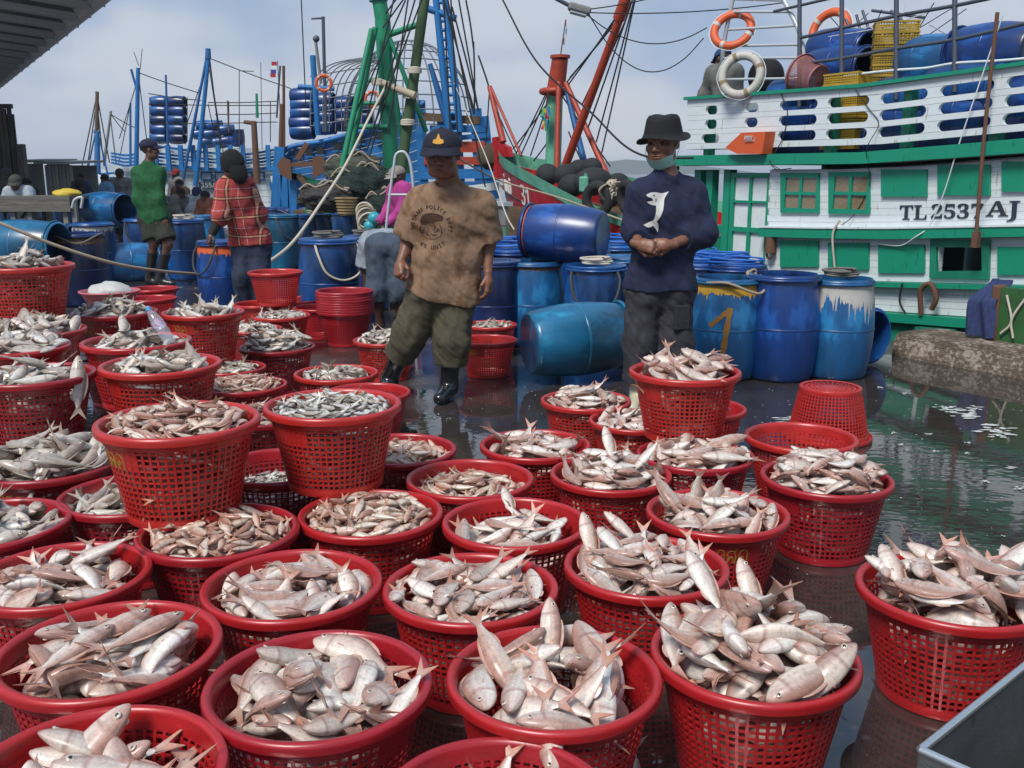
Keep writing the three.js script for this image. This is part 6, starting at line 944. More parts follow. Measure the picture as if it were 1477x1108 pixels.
// ---------- the other boats in the harbour ----------
const PB = { blue: std(rgb(0.012, 0.17, 0.46), 0.5, { map: wornMap }), blue2: std(rgb(0.014, 0.12, 0.34), 0.5, { map: wornMap }), white: PA.white, mint: std(rgb(0.14, 0.45, 0.3), 0.5, { map: wornMap }), mint2: std(rgb(0.1, 0.34, 0.23), 0.55, { map: wornMap }), redP: std(rgb(0.46, 0.015, 0.02), 0.45, { map: wornMap }), orange: std(rgb(0.42, 0.05, 0.02), 0.5, { map: wornMap }), mast: std(rgb(0.012, 0.26, 0.13), 0.45, { map: wornMap }), moss: std(rgb(0.05, 0.1, 0.04), 0.8, { map: wornMap }), net: std(rgb(0.022, 0.04, 0.032), 0.95, { bumpMap: bumpNoise, bumpScale: 0.06 }), wood: std(rgb(0.2, 0.13, 0.08), 0.85, { map: woodMap }), tyre: std(rgb(0.02, 0.021, 0.022), 0.75, { bumpMap: bumpNoise, bumpScale: 0.01 }), cage: std(rgb(0.13, 0.15, 0.17), 0.6) };
const rope = (pts, r, m, parent, name = 'rigging_line') => mesh(name, tube(pts, r, pts.length * 8, 5), m, parent);
const sagging = (a, b, drop, n = 6) => [...Array(n + 1)].map((_, i) => a.clone().lerp(b, i / n).add(V(0, -drop * 4 * (i / n) * (1 - i / n), 0)));
// thin painted plank strips between two sheer lines, on an upright plane at depth z: lines are lists of pixels
const lineAt = (L, x) => { for (let i = 1; i < L.length; i++) if (x <= L[i][0] || i === L.length - 1) return mix(L[i - 1][1], L[i][1], (x - L[i - 1][0]) / (L[i][0] - L[i - 1][0])); };
function planks(parent, z, top, bot, n, t, mats, seg = 8, gap = 0.06, x0 = top[0][0], x1 = top[top.length - 1][0]) {
  const o = parent.position;
  for (let i = 0; i < n; i++) { const P = []; for (let k = 0; k <= seg; k++) { const x = mix(x0, x1, k / seg), q = atZ(x, mix(lineAt(bot, x), lineAt(top, x), i / n), z); P.push([q.x - o.x, q.y - o.y]); } for (let k = seg; k >= 0; k--) { const x = mix(x0, x1, k / seg), q = atZ(x, mix(lineAt(bot, x), lineAt(top, x), (i + 1 - gap) / n), z); P.push([q.x - o.x, q.y - o.y]); } mesh('plank', plate(P, t).translate(0, 0, -z - o.z - t + 0.01 * (i % 2)), mats[i % mats.length], parent); }
}
const loc = (o, z) => (px, py, dz = 0) => atZ(px, py, z - dz).sub(o);
// --- red and mint boat with the orange derrick ---
{
  const OC = 3.6, ON = 2.2, sb = onWall(719, 220, OC)[0], se = onWall(985, 300, ON)[0] + 0.5;
  const root = thing('fishing_boat', 'red and mint green boat numbered 31 with an orange mast and derrick', 'boat', quay(0, 0, 0)); root.rotation.y = QROT;
  const path = [[717, 216, OC], [726, 226, 3.3], [745, 238, 2.95], [775, 254, 2.65], [808, 272, 2.45], [841, 289, 2.3], [905, 314, 2.2], [985, 335, 2.2]].map(([x, y, o]) => { const q = onWall(x, y, o); return [(q[0] - sb) / (se - sb), o, q[1]]; }); path[0][0] = 0;
  const along = (u, k) => { for (let i = 1; i < path.length; i++) if (u <= path[i][0] || i === path.length - 1) { const a = path[i - 1], b = path[i]; return a[k] + (b[k] - a[k]) * clamp((u - a[0]) / (b[0] - a[0] + 1e-6), 0, 1); } };
  const hT = u => along(u, 2), off = u => along(u, 1), sAt = u => mix(sb, se, u);
  const skinStrip = (name, f0, f1, m, push = 0) => { const P = [], I = [], U = [], n = 40; for (const sd of [1, -1]) for (let i = 0; i <= n; i++) for (let k = 0; k <= 4; k++) { const u = i / n, f = mix(f0, f1, k / 4), top = hT(u), h = mix(-1.2, top, f), rake = (1 - u) ** 3 * (1 - f) * 0.9, fl = mix(0.72, 1, f ** 0.6), half = (OC - off(u)) * fl + push; P.push(sAt(u) + rake, h, -OC + sd * half); U.push(sAt(u), h); } const K2 = 5, st = (n + 1) * K2; for (let sd = 0; sd < 2; sd++) for (let i = 0; i < n; i++) for (let k = 0; k < 4; k++) { const q = sd * st + i * K2 + k; sd ? I.push(q, q + 1, q + K2, q + 1, q + K2 + 1, q + K2) : I.push(q, q + K2, q + 1, q + 1, q + K2, q + K2 + 1); } const g = new THREE.BufferGeometry(); g.setAttribute('position', new THREE.Float32BufferAttribute(P, 3)); g.setAttribute('uv', new THREE.Float32BufferAttribute(U, 2)); g.setIndex(I); g.computeVertexNormals(); return mesh(name, g, m, root); };
  skinStrip('hull', 0, 0.7, PB.mint); skinStrip('red_strake', 0.7, 0.92, PB.redP, 0.004); skinStrip('mint_rail', 0.92, 1, PB.mint, 0.02);
  { const P = [], I = []; const n = 22; for (let i = 0; i <= n; i++) { const u = i / n, h = mix(-1.2, hT(u), 0.78), hf = (OC - off(u)) * 0.96; P.push(sAt(u), h, -OC + hf, sAt(u), h, -OC - hf); if (i) { const q = i * 2; I.push(q - 2, q, q - 1, q - 1, q, q + 1); } } const g = new THREE.BufferGeometry(); g.setAttribute('position', new THREE.Float32BufferAttribute(P, 3)); g.setAttribute('uv', new THREE.Float32BufferAttribute(P.filter((_, i) => i % 3 < 2), 2)); g.setIndex(I); g.computeVertexNormals(); mesh('deck', g, PB.wood, root); }
  const lc = (px, py, o) => { const [s, h] = onWall(px, py, o); return V(s, h, -o); };
  // bow stem post and raised bow bulwark
  mesh('stem_post', merge([bar(lc(719, 258, OC), lc(716, 198, OC), 0.16, 0.12)]), PB.redP, root);
  mesh('bow_board', (() => { const a = lc(716, 202, OC), b = lc(735, 212, OC), c = lc(738, 226, OC), d = lc(716, 226, OC); return plate([[d.x, d.y], [c.x, c.y], [b.x, b.y], [a.x, a.y]], 0.1).translate(0, 0, -OC - 0.05); })(), PB.redP, root);
  const bowM = lc(724, 240, OC);
  // name: painted strokes and the number 31
  { const place = (g, u0, f0, sc) => { const p = g.attributes.position; for (let i = 0; i < p.count; i++) { const s = sAt(u0) + p.getX(i) * sc, u = clamp((s - sb) / (se - sb)), top = hT(u), h0 = mix(-1.2, top, f0), h = h0 + p.getY(i) * sc, f = clamp((h + 1.2) / (top + 1.2)), half = (OC - off(u)) * mix(0.72, 1, f ** 0.6) + 0.012 + p.getZ(i) * 0.3; p.setXYZ(i, s + (1 - u) ** 3 * (1 - f) * 0.9, h, -OC + half); } g.computeVertexNormals(); return g; };
    const wht = std(rgb(0.72, 0.72, 0.7), 0.6), u31 = 0.42;
    const t31 = new TextGeometry('31', { font: fontSans, size: 1, depth: 0.02, curveSegments: 4 }); mesh('painted_lettering', place(t31, 0.24, 0.755, 0.36), wht, root);
    const th = [[[0, 0.6], [0.1, 0.75], [0.1, 0], [0.0, 0.1], [0.45, 0], [0.45, 0.8], [0.38, 0.7]], [[0.12, 1.0], [0.3, 1.15], [0.42, 1.0], [0.55, 1.2]], [[0.7, 0.7], [0.8, 0.8], [0.8, 0], [0.72, 0.12], [1.1, 0.12], [1.15, 0.8]], [[1.4, 0], [1.4, 0.6], [1.32, 0.75], [1.5, 0.8], [1.62, 0.6], [1.75, 0.8], [1.8, 0]], [[2.0, 0.65], [2.1, 0.8], [2.3, 0.78], [2.32, 0.1], [2.2, 0.05]], [[2.12, 1.0], [2.35, 1.02], [2.3, 1.2], [2.5, 1.35]]];
    const g = merge(th.map(st => tube(st.map(([x, y]) => V(x, y, 0)), 0.085, st.length * 5, 5))); mesh('painted_lettering', place(g, 0.055, 0.77, 0.27), wht, root);
    const g2 = new TextGeometry('21-55', { font: fontSans, size: 0.34, depth: 0.02, curveSegments: 3 }); mesh('painted_lettering', place(g2, 0.33, 0.755, 0.34), wht, root); }
  // masts and derrick
  const OM = 3.6, mastF = lc(797, 262, OM), mastM = lc(801, 132, OM), mastT = lc(808, 84, OM);
  mesh('mast', beam(mastF, mastM, 0.15, 0.14, 12), PB.mint, root); mesh('mast_top', merge([beam(mastM.clone().add(V(0, -0.06, 0)), mastT, 0.17, 0.145, 12), beam(mastT, mastT.clone().add(V(0, 0.05, 0)), 0.18, 0.18, 12), new THREE.TorusGeometry(0.24, 0.06, 8, 18).rotateX(1.57).translate(mastM.x, mastM.y, mastM.z)]), PB.orange, root);
  mesh('mast_brace', beam(lc(803, 250, OM - 0.4), lc(806, 118, OM - 0.15), 0.05, 0.05, 8), PB.orange, root); mesh('mast_brace', beam(lc(880, 262, OM), lc(816, 120, OM), 0.055, 0.05, 8), PB.orange, root);
  mesh('derrick', merge([beam(lc(816, 238, OM - 0.3), lc(906, -6, OM - 0.3), 0.075, 0.065, 10), beam(lc(892, 28, OM - 0.3), lc(902, 0, OM - 0.3), 0.095, 0.095, 10)]), PB.orange, root); mesh('aft_mast', beam(lc(844, 240, OM), lc(818, 132, OM), 0.06, 0.05, 8), PB.blue2, root);
  mesh('fore_derrick', merge([beam(lc(726, 205, OC), lc(706, 125, OC), 0.07, 0.05, 8), beam(lc(752, 225, OC), lc(709, 128, OC), 0.03, 0.03, 6)]), PB.orange, root);
  for (const [x0, y0, x1, y1] of [[818, 118, 896, 20], [822, 112, 890, 30], [820, 122, 900, 8], [840, 150, 905, 10], [846, 190, 909, 10], [838, 170, 902, 30], [850, 180, 912, 0], [868, 220, 918, -10], [860, 205, 916, -5], [790, 130, 745, 220], [792, 130, 752, 222], [794, 135, 765, 225], [796, 140, 740, 215], [800, 190, 770, 232], [820, 190, 840, 235], [710, 130, 752, 225], [712, 150, 745, 222], [706, 130, 700, 215], [812, 140, 880, 240]]) rope([lc(x0, y0, OM), lc((x0 + x1) / 2, (y0 + y1) / 2 + 1, OM), lc(x1, y1, OM)], 0.014, PA.black, root);
  // garland and flag on the mast
  for (let i = 0; i < 16; i++) { const c = [rgb(0.7, 0.5, 0.02), rgb(0.02, 0.3, 0.5), rgb(0.55, 0.04, 0.1), rgb(0.05, 0.35, 0.1)][i % 4]; const a = lc(787 + gauss() * 4, 158 + i * 1.6, OM - 0.3), g = mesh('garland_ribbon', new THREE.BoxGeometry(0.05, 0.17, 0.02), std(c, 0.8), root); g.position.copy(a); g.rotation.set(gauss() * 0.5, gauss(), gauss() * 0.6); }
  rope([lc(791, 132, OM - 0.3), lc(788, 150, OM - 0.3), lc(786, 172, OM - 0.3)], 0.012, PA.rust, root, 'garland_cord');
  { const fl = new THREE.Group(); fl.name = 'flag'; root.add(fl); mesh('flag_staff', beam(lc(808, 84, OM), lc(816, 28, OM), 0.012, 0.01, 6), PA.rust, fl); const bands = [PB.redP, PA.white, std(rgb(0.04, 0.05, 0.25), 0.8), PA.white, PB.redP]; bands.forEach((m, i) => { const a = lc(816 - i * 0.4, 30 + i * 6.6, OM), g = new THREE.PlaneGeometry(0.09, 0.1, 3, 5); const p = g.attributes.position; for (let k = 0; k < p.count; k++) p.setZ(k, 0.02 * Math.sin(p.getX(k) * 40 + p.getY(k) * 9)); g.computeVertexNormals(); const q = mesh('flag_band', g, m, fl); q.material.side = THREE.DoubleSide; q.position.copy(a).add(V(0.03 * Math.sin(i), -0.04, 0)); q.rotation.z = 0.15 * Math.sin(i * 2); }); }
  // deck clutter: each float, tyre, tub its own thing standing on the deck
  root.updateMatrixWorld(true); const W = v => v.applyMatrix4(root.matrixWorld);
  const fl = (px, py, o, r, sx, label) => { const g = thing('trawl_float', label, 'float', W(lc(px, py, o)), 'dark floats on the red and mint boat'); mesh('ball', new THREE.SphereGeometry(r, 22, 16).scale(sx, 0.85, 0.9), PB.tyre, g); mesh('seam', new THREE.TorusGeometry(r * 0.9, 0.012, 6, 26).rotateY(1.2).scale(sx, 0.86, 0.9), PA.grey, g); g.rotation.set(rr(-.3, .3), rr(0, 3), rr(-.3, .3)); };
  fl(790, 252, 2.9, 0.22, 1, 'dark rubber float beside the mint mast foot'); fl(818, 253, 2.8, 0.22, 1.1, 'dark rubber float below the orange derrick'); fl(825, 268, 2.7, 0.22, 1.2, 'grey dark float beneath the derrick foot'); fl(855, 262, 2.6, 0.26, 1.25, 'largest dark float on the red and mint boat'); fl(853, 243, 3.2, 0.2, 1.2, 'dark float stowed behind the largest float'); fl(836, 244, 3.2, 0.19, 1, 'dark float beside the blue aft mast'); fl(880, 285, 2.6, 0.18, 1, 'dark float among the ropes at the stern'); fl(892, 262, 3.0, 0.16, 1.2, 'small dark float under the brown brace foot');
  const ty = (px, py, o, r, label, rot) => { const g = thing('tyre_fender', label, 'tyre', W(lc(px, py, o)), 'tyres on the red and mint boat'); mesh('tyre', new THREE.TorusGeometry(r, r * 0.36, 12, 28), PB.tyre, g); mesh('tread', new THREE.TorusGeometry(r * 1.28, r * 0.09, 6, 28), PA.black, g); g.rotation.set(...rot); };
  ty(862, 288, 1.95, 0.2, 'black tyre hung over the mint rail', [0, QROT + 0.3, 0]); ty(905, 285, 2.0, 0.19, 'black tyre beside the tangled rope at the stern', [0.3, QROT - 0.2, 0.2]);
  { const g = thing('rope_tangle', 'tangled tan rope hanging over the mint rail', 'rope', W(lc(888, 275, 2.1))); for (let k = 0; k < 9; k++) { const pts = [...Array(9)].map(() => V(gauss() * 0.16, gauss() * 0.16, gauss() * 0.1)); mesh('rope', tube(pts, 0.016, 60, 6, true), k % 3 ? ropeMat : ropePale, g); } }
  { const g = thing('plastic_can', 'mint green plastic can on the deck', 'can', W(lc(842, 266, 2.3))); mesh('can', new RoundedBoxGeometry(0.14, 0.24, 0.14, 3, 0.03), PB.mint, g); mesh('spout', new THREE.CylinderGeometry(0.025, 0.03, 0.06, 10).translate(0.03, 0.14, 0), PB.mint2, g); }
  { const g = thing('net_bundle', 'brown net bundle hanging at the bow of the red boat', 'net', W(lc(708, 226, OC))); mesh('bundle', (() => { const s = new THREE.SphereGeometry(0.28, 24, 18), p = s.attributes.position; for (let i = 0; i < p.count; i++) { const n = 1 + 0.35 * fbm(p.getX(i) * 5, p.getY(i) * 5, p.getZ(i) * 5, 3); p.setXYZ(i, p.getX(i) * n, p.getY(i) * n * 0.9, p.getZ(i) * n); } s.computeVertexNormals(); return s; })(), std(rgb(0.12, 0.09, 0.06), 0.95, { bumpMap: bumpNoise, bumpScale: 0.05 }), g); }
  { const g = thing('old_skiff', 'faded green wooden skiff behind the barrels', 'boat', quay(onWall(712, 320, 0.9)[0], 0.9, -0.12)); g.rotation.y = QROT; const L = 2.6; for (let i = 0; i < 6; i++) mesh('plank', plate([[-L, -0.6 + i * 0.28], [0.45, -0.6 + i * 0.28], [0.45, -0.6 + i * 0.28 + 0.272], [-L, -0.6 + i * 0.28 + 0.272]], 0.06).translate(0, 0, 0.01 * (i % 2)), i === 5 ? PA.grey : std(rgb(0.12, 0.2, 0.13), 0.8, { map: wornMap }), g); mesh('gunwale', box(L + 0.5, 0.06, 0.16, (0.45 - L) / 2, 1.11, 0.03), PA.pale, g); mesh('bottom', box(L + 0.45, 0.06, 1.2, (0.45 - L) / 2, -0.55, -0.6), PB.wood, g); mesh('far_side', box(L + 0.45, 1.6, 0.06, (0.45 - L) / 2, 0.2, -1.2), PB.wood, g); }
}
// --- boat with the green tripod mast and the net pile ---
{
  const z = 17.5, o = atZ(545, 300, z).setY(-1.1), root = thing('fishing_boat', 'boat with a tall green tripod mast and a mossy boom', 'boat', o), l = loc(o, z);
  planks(root, z - 0.6, [[440, 285], [540, 282], [640, 278]], [[440, 345], [540, 345], [640, 345]], 5, 0.08, [PB.moss, PB.mast]); mesh('deck', box(2.8, 0.1, 4.4, 0, 1.85, -2.6 + 0.9), PB.wood, root); mesh('hull', box(2.7, 1.8, 4.2, 0, 0.2, -1.8), PB.moss, root);
  mesh('mast', merge([beam(l(566, 268), l(552, 30), 0.145, 0.135, 14), beam(l(552, 30), l(545, -12), 0.13, 0.12, 14), beam(l(546, 2), l(545, -10), 0.16, 0.16, 14)]), PB.mast, root);
  for (const [x0, y0, x1, y1, r, dz, m] of [[487, 270, 536, 42, 0.05, 0.9, PB.mast], [500, 250, 541, 40, 0.055, 0.6, PB.mast], [615, 190, 562, 55, 0.045, 0.1, PB.mast], [588, 250, 558, 58, 0.045, -0.8, PB.mast], [574, 280, 614, -12, 0.095, 0.5, PB.moss]]) mesh(m === PB.moss ? 'boom' : 'tripod_leg', beam(l(x0, y0, dz), l(x1, y1, dz * 0.5), r, r * 0.9, 10), m, root);
  for (const [x0, y0, x1, y1, r] of [[524, 117, 552, 114, 0.04], [518, 149, 558, 149, 0.04], [512, 183, 560, 183, 0.045], [556, 52, 604, 35, 0.05]]) mesh('cross_bar', beam(l(x0, y0), l(x1, y1, 0.2), r, r, 8), PB.mast, root);
  mesh('lashed_pole', beam(l(543, 116, 0.5), l(598, 138, 0.6), 0.055, 0.065, 10), std(rgb(0.42, 0.35, 0.25), 0.8), root);
  for (const [x, y, r] of [[545, 117, 0.09], [592, 136, 0.1], [598, 100, 0.105], [588, 175, 0.105]]) for (let k = 0; k < 4; k++) { const t = mesh('lashing', new THREE.TorusGeometry(r, 0.02, 6, 18).rotateX(1.4 + 0.1 * k), ropePale, root); t.position.copy(l(x, y + k * 1.4, 0.5)); }
  for (const [x0, y0, x1, y1] of [[556, 20, 578, -10], [552, 40, 590, -12], [585, 0, 470, 260], [600, -5, 520, 270], [570, -10, 500, 300], [590, -10, 560, 190], [640, -5, 655, 300], [650, -8, 660, 190], [660, -10, 690, 160], [644, -10, 700, 270], [575, 60, 530, 215], [612, -10, 540, 180]]) rope([l(x0, y0, 0.6), l((x0 + x1) / 2, (y0 + y1) / 2, 0.6), l(x1, y1, 0.6)], 0.014, PA.black, root);
  const lump = (px, py, zz, rx, ry, rz, sd, m, label, nm = 'net_pile', cat = 'net') => { const s = new THREE.SphereGeometry(1, 40, 28), p = s.attributes.position; for (let i = 0; i < p.count; i++) { const x = p.getX(i), y = p.getY(i), q = p.getZ(i), n = 1 + 0.4 * fbm(x * 2.2 + sd, y * 2.2, q * 2.2, 4) + 0.05 * Math.sin(30 * fbm(x * 1.3, y * 1.3 + sd, q, 2)); p.setXYZ(i, x * n * rx, y * n * ry, q * n * rz); } s.computeVertexNormals(); const g = thing(nm, label, cat, atZ(px, py, zz)); mesh('heap', s, m, g); for (let k = 0; k < 3; k++) mesh('lashing_line', tube([...Array(7)].map((_, i) => V((i / 6 - 0.5) * rx * 1.8, ry * (0.75 + 0.25 * Math.sin(i * 2 + k)) * (1 - ((i / 6 - 0.5) * 1.5) ** 2) + 0.05, rz * (0.5 - k * 0.25))), 0.015, 40, 5), k % 2 ? ropeGrey : ropeMat, g); return g; };
  lump(525, 270, 16.4, 0.55, 0.36, 0.5, 3, PB.net, 'heap of dark green fishing net in front of the green mast'); lump(512, 246, 17.0, 0.5, 0.28, 0.4, 9, std(rgb(0.09, 0.1, 0.075), 0.95, { bumpMap: bumpNoise, bumpScale: 0.05 }), 'olive tarpaulin bundle on the net heap', 'tarpaulin_bundle', 'bundle'); lump(556, 300, 15.6, 0.32, 0.28, 0.3, 5, PB.net, 'smaller dark net heap with floats beside the barrels'); lump(470, 285, 15.6, 0.42, 0.22, 0.35, 12, std(rgb(0.07, 0.065, 0.06), 0.95, { bumpMap: bumpNoise, bumpScale: 0.05 }), 'grey heap of rope and cloth behind the barrels', 'rope_heap', 'rope');
  for (const [x, y, r] of [[540, 315, 0.1], [533, 326, 0.09], [556, 318, 0.07]]) { const g = thing('net_float', 'small turquoise float ball on the dark net', 'float', atZ(x, y, 14.9), 'turquoise floats'); mesh('ball', new THREE.SphereGeometry(r, 18, 12), phys(rgb(0.03, 0.3, 0.38), 0.4), g); mesh('eyelet', new THREE.TorusGeometry(r * 0.25, r * 0.1, 6, 12).translate(0, r * 1.05, 0), ropeGrey, g); }
  { const g = thing('rope_coil', 'coil of tan rope hanging beside the net heap', 'rope', atZ(526, 305, 15)); for (let k = 0; k < 6; k++) mesh('loop', new THREE.TorusGeometry(0.13 + 0.012 * k, 0.017, 6, 26).rotateX(0.3 * gauss()).rotateY(0.3 * gauss()).translate(0.02 * k, -0.05 * k, 0.01 * k), k % 2 ? ropeMat : ropePale, g); }
  { const g = thing('wicker_basket', 'small straw basket behind the barrels', 'basket', atZ(500, 296, 15.2)); mesh('wall', lathe([[0.13, -0.15], [0.17, 0.1], [0.18, 0.12], [0.165, 0.11], [0.12, -0.14]], 24), std(rgb(0.4, 0.29, 0.15), 0.9, { map: woodMap }), g); for (let k = 0; k < 6; k++) mesh('weave_band', new THREE.TorusGeometry(0.14 + 0.0075 * k, 0.009, 5, 28).rotateX(1.57).translate(0, -0.12 + k * 0.045, 0), std(rgb(0.33, 0.23, 0.12), 0.9), g); }
  { const g = thing('hand_truck', 'steel tube hand truck frame beside the person in magenta', 'trolley', atZ(572, 320, 11.2).setY(0)), q = loc(g.position, 11.2); mesh('tube_frame', tube([q(557, 330), q(560, 300), q(568, 240), q(572, 222), q(582, 219), q(590, 230), q(598, 290)], 0.016, 50, 8), PA.pale, g); mesh('cross_bar', beam(q(560, 281), q(592, 281), 0.014, 0.014, 8), PA.pale, g); mesh('foot_plate', box(0.3, 0.02, 0.2, 0, 0.02, 0), PA.steel, g); mesh('upright', beam(q(557, 332), V(-0.12, 0.02, 0), 0.016, 0.016, 8), PA.pale, g); mesh('upright', beam(q(598, 288), V(0.16, 0.02, 0), 0.016, 0.016, 8), PA.pale, g); }
}
// --- blue boat with the barrel stack and the pipe cage ---
{
  const z = 21, o = atZ(555, 300, z).setY(-1.1), root = thing('fishing_boat', 'bright blue wooden boat with a pipe cage and ladder mast', 'boat', o), l = loc(o, z);
  planks(root, z, [[395, 246], [412, 218], [470, 205], [560, 178], [612, 150]], [[395, 306], [420, 300], [560, 296], [612, 290]], 9, 0.12, [PB.blue, PB.blue2, PB.blue], 10, 0.08);
  mesh('hull', (() => { const a = l(395, 300), b = l(720, 300); return box(b.x - a.x, 2.2, 3.4, (a.x + b.x) / 2, 0.6, -1.95); })(), PB.blue2, root);
  mesh('bulwark_cap', tube([l(393, 246, 0.1), l(412, 216, 0.1), l(470, 203, 0.1), l(560, 176, 0.1), l(612, 148, 0.1)], 0.06, 40, 6), PB.blue, root);
  for (const [x, y] of [[430, 222], [446, 219], [462, 217], [486, 211], [502, 207], [520, 201], [548, 196]]) { const a = l(x, y, 0.08), g = new THREE.Group(); g.name = 'scupper'; root.add(g); mesh('opening', box(0.13, 0.17, 0.03, a.x, a.y, a.z), PA.dark, g); mesh('surround', merge([box(0.2, 0.03, 0.05, a.x, a.y + 0.1, a.z), box(0.2, 0.03, 0.05, a.x, a.y - 0.1, a.z)]), PB.blue, g); }
  // after block: posts, beams
  for (const [x0, y0, x1, y1, w] of [[694, 275, 686, 157, 0.24], [712, 300, 698, 168, 0.2], [612, 295, 606, 145, 0.2], [640, 300, 636, 175, 0.16], [668, 300, 660, 170, 0.14]]) mesh('post', bar(l(x0, y0), l(x1, y1), w, w), PB.blue, root);
  for (const [x0, y0, x1, y1, w, m] of [[606, 168, 692, 174, 0.16, PB.wood], [620, 186, 700, 186, 0.14, PB.blue], [612, 212, 700, 212, 0.22, PB.orange], [612, 232, 705, 232, 0.16, PB.orange], [606, 252, 712, 250, 0.2, PB.blue], [606, 270, 716, 268, 0.2, PB.blue2], [650, 200, 705, 195, 0.1, PB.blue]]) mesh('beam', bar(l(x0, y0, 0.1), l(x1, y1, 0.1), w, 0.1), m, root);
  planks(root, z - 0.3, [[600, 276], [720, 262]], [[600, 310], [720, 310]], 4, 0.1, [PB.blue, PA.white]);
  // ladder mast
  for (const [x0, y0, x1, y1] of [[648, 190, 628, -10], [664, 190, 641, -10]]) mesh('ladder_rail', beam(l(x0, y0, 0.3), l(x1, y1, 0.3), 0.075, 0.07, 8), PB.blue, root);
  for (let i = 0; i < 15; i++) { const t = i / 15; mesh('ladder_rung', beam(l(mix(648, 628, t), mix(190, -10, t), 0.3), l(mix(664, 641, t), mix(190, -10, t), 0.3), 0.04, 0.04, 6), PB.blue, root); }
  mesh('cross_arm', beam(l(616, 12, 0.3), l(658, 27, 0.3), 0.07, 0.07, 8), PB.blue, root); mesh('gantry_arm', beam(l(648, 185, 0.2), l(620, 92, 0.2), 0.09, 0.05, 8), PB.blue2, root);
  // pipe cage
  const cc = l(592, 190, -1.2), rx = 95 / F * 21 * 1.02, ry = 128 / F * 21, rz = 1.5, E = (a, b) => V(cc.x + Math.cos(a) * rx * Math.cos(b), cc.y + Math.sin(a) * ry, cc.z + Math.cos(a) * Math.sin(b) * rz);
  for (let i = 0; i <= 14; i++) { const b = Math.PI * i / 14; mesh('cage_rib', tube([...Array(9)].map((_, k) => E(k / 8 * 1.45, b)), 0.016, 24, 5), PB.cage, root); }
  for (let k = 0; k < 9; k++) mesh('cage_hoop', tube([...Array(15)].map((_, i) => E(0.05 + k * 0.16, Math.PI * i / 14)), 0.014, 40, 5), PB.cage, root);
  for (let k = 0; k < 9; k++) { const x = 450 + k * 9; mesh('cage_rib', tube([l(x - 2, 190, -0.8), l(x, 130, -0.9), l(x + 18, 98, -1), l(560, 78 + k, -1.2)], 0.014, 20, 5), PB.cage, root); }
  for (const y of [110, 128, 146, 164, 182]) mesh('cage_hoop', beam(l(447, y, -0.8), l(520, y - 12, -0.8), 0.013, 0.013, 5), PB.cage, root);
  // poles
  for (const [x0, y0, x1, y1, r, m] of [[470, 190, 466, 24, 0.035, PA.steel], [459, 195, 451, 80, 0.06, PB.blue], [463, 120, 455, 58, 0.03, PA.grey], [441, 150, 434, -10, 0.012, PA.black], [410, 300, 409, 95, 0.03, PA.rust], [404, 240, 407, 150, 0.05, PA.rust], [399, 170, 404, 95, 0.02, PA.steel], [430, 125, 482, 128, 0.05, PB.blue]]) mesh('pole', beam(l(x0, y0, 0.2), l(x1, y1, 0.2), r, r, 8), m, root);
  mesh('pole_lamp', merge([beam(l(466, 26, 0.2), l(449, 27, 0.2), 0.025, 0.02, 6), new THREE.SphereGeometry(0.07, 10, 8).translate(...l(456, 56, 0.2).toArray())]), PA.steel, root);
  for (const [x0, y0, x1, y1] of [[640, 0, 684, 165], [684, 165, 683, 60], [652, 10, 690, 160], [683, 70, 672, 0], [690, 80, 712, 150]]) rope([l(x0, y0, 0.4), l((x0 + x1) / 2 + 1, (y0 + y1) / 2, 0.4), l(x1, y1, 0.4)], 0.018, PA.black, root);
  // bow timbers on the left, anchor
  for (const [x0, y0, x1, y1, w] of [[398, 305, 404, 212, 0.2], [412, 300, 410, 240, 0.14], [425, 310, 422, 250, 0.16]]) mesh('post', bar(l(x0, y0, 0.5), l(x1, y1, 0.5), w, 0.16), PB.blue, root);
  mesh('rail_board', bar(l(390, 268, 0.4), l(432, 262, 0.4), 0.16, 0.1), PB.blue2, root); mesh('white_board', bar(l(392, 262, 0.45), l(415, 258, 0.45), 0.22, 0.06), PA.white, root);
  { const zz = 18, g = thing('anchor', 'rusty stockless anchor hung on a green beam over the barrels', 'anchor', atZ(440, 236, zz)), q = loc(g.position, zz); mesh('shank', bar(q(429, 230), q(443, 207), 0.09, 0.09), PA.rust, g); const fluke = (x, y, s) => { const a = q(x, y), f = plate([[-0.05, -0.22], [0.16, -0.1], [0.2, 0.08], [0.1, 0.2], [-0.04, 0.14]].map(p => [p[0] * s, p[1]]), 0.06); return f.translate(a.x, a.y, a.z); }; mesh('fluke', fluke(417, 243, -1), PA.rust, g); mesh('fluke', fluke(455, 240, 1), PA.rust, g); mesh('crown', bar(q(414, 238), q(462, 236), 0.08, 0.1), PA.rust, g);
    mesh('hanger_beam', bar(q(412, 250, -0.2), q(478, 272, -0.2), 0.12, 0.12), PB.mast, g); mesh('hanger_post', bar(q(424, 308, -0.2), q(424, 250, -0.2), 0.12, 0.12), PB.blue, g); mesh('hanger_beam', bar(q(430, 252, -0.1), q(470, 300, -0.1), 0.08, 0.08), PB.wood, g); }
  root.updateMatrixWorld(true);
  for (const [x, y] of [[437, 139], [438, 152], [438, 164], [436, 178], [437, 190], [466, 146], [467, 158], [467, 170], [468, 183], [494, 152], [495, 165], [496, 178], [520, 158], [521, 171]]) { const c = atZ(x, y, 22.5), g = barrel('blue barrel lying in the stack on the bright blue boat', c, { tone: pick(['deep', 'royal', 'navy']), s: 0.72, group: 'barrel stack on the bright blue boat' }); g.quaternion.setFromUnitVectors(UP, V(1, 0.02, 0.15).normalize()); g.position.x -= 0.26; }
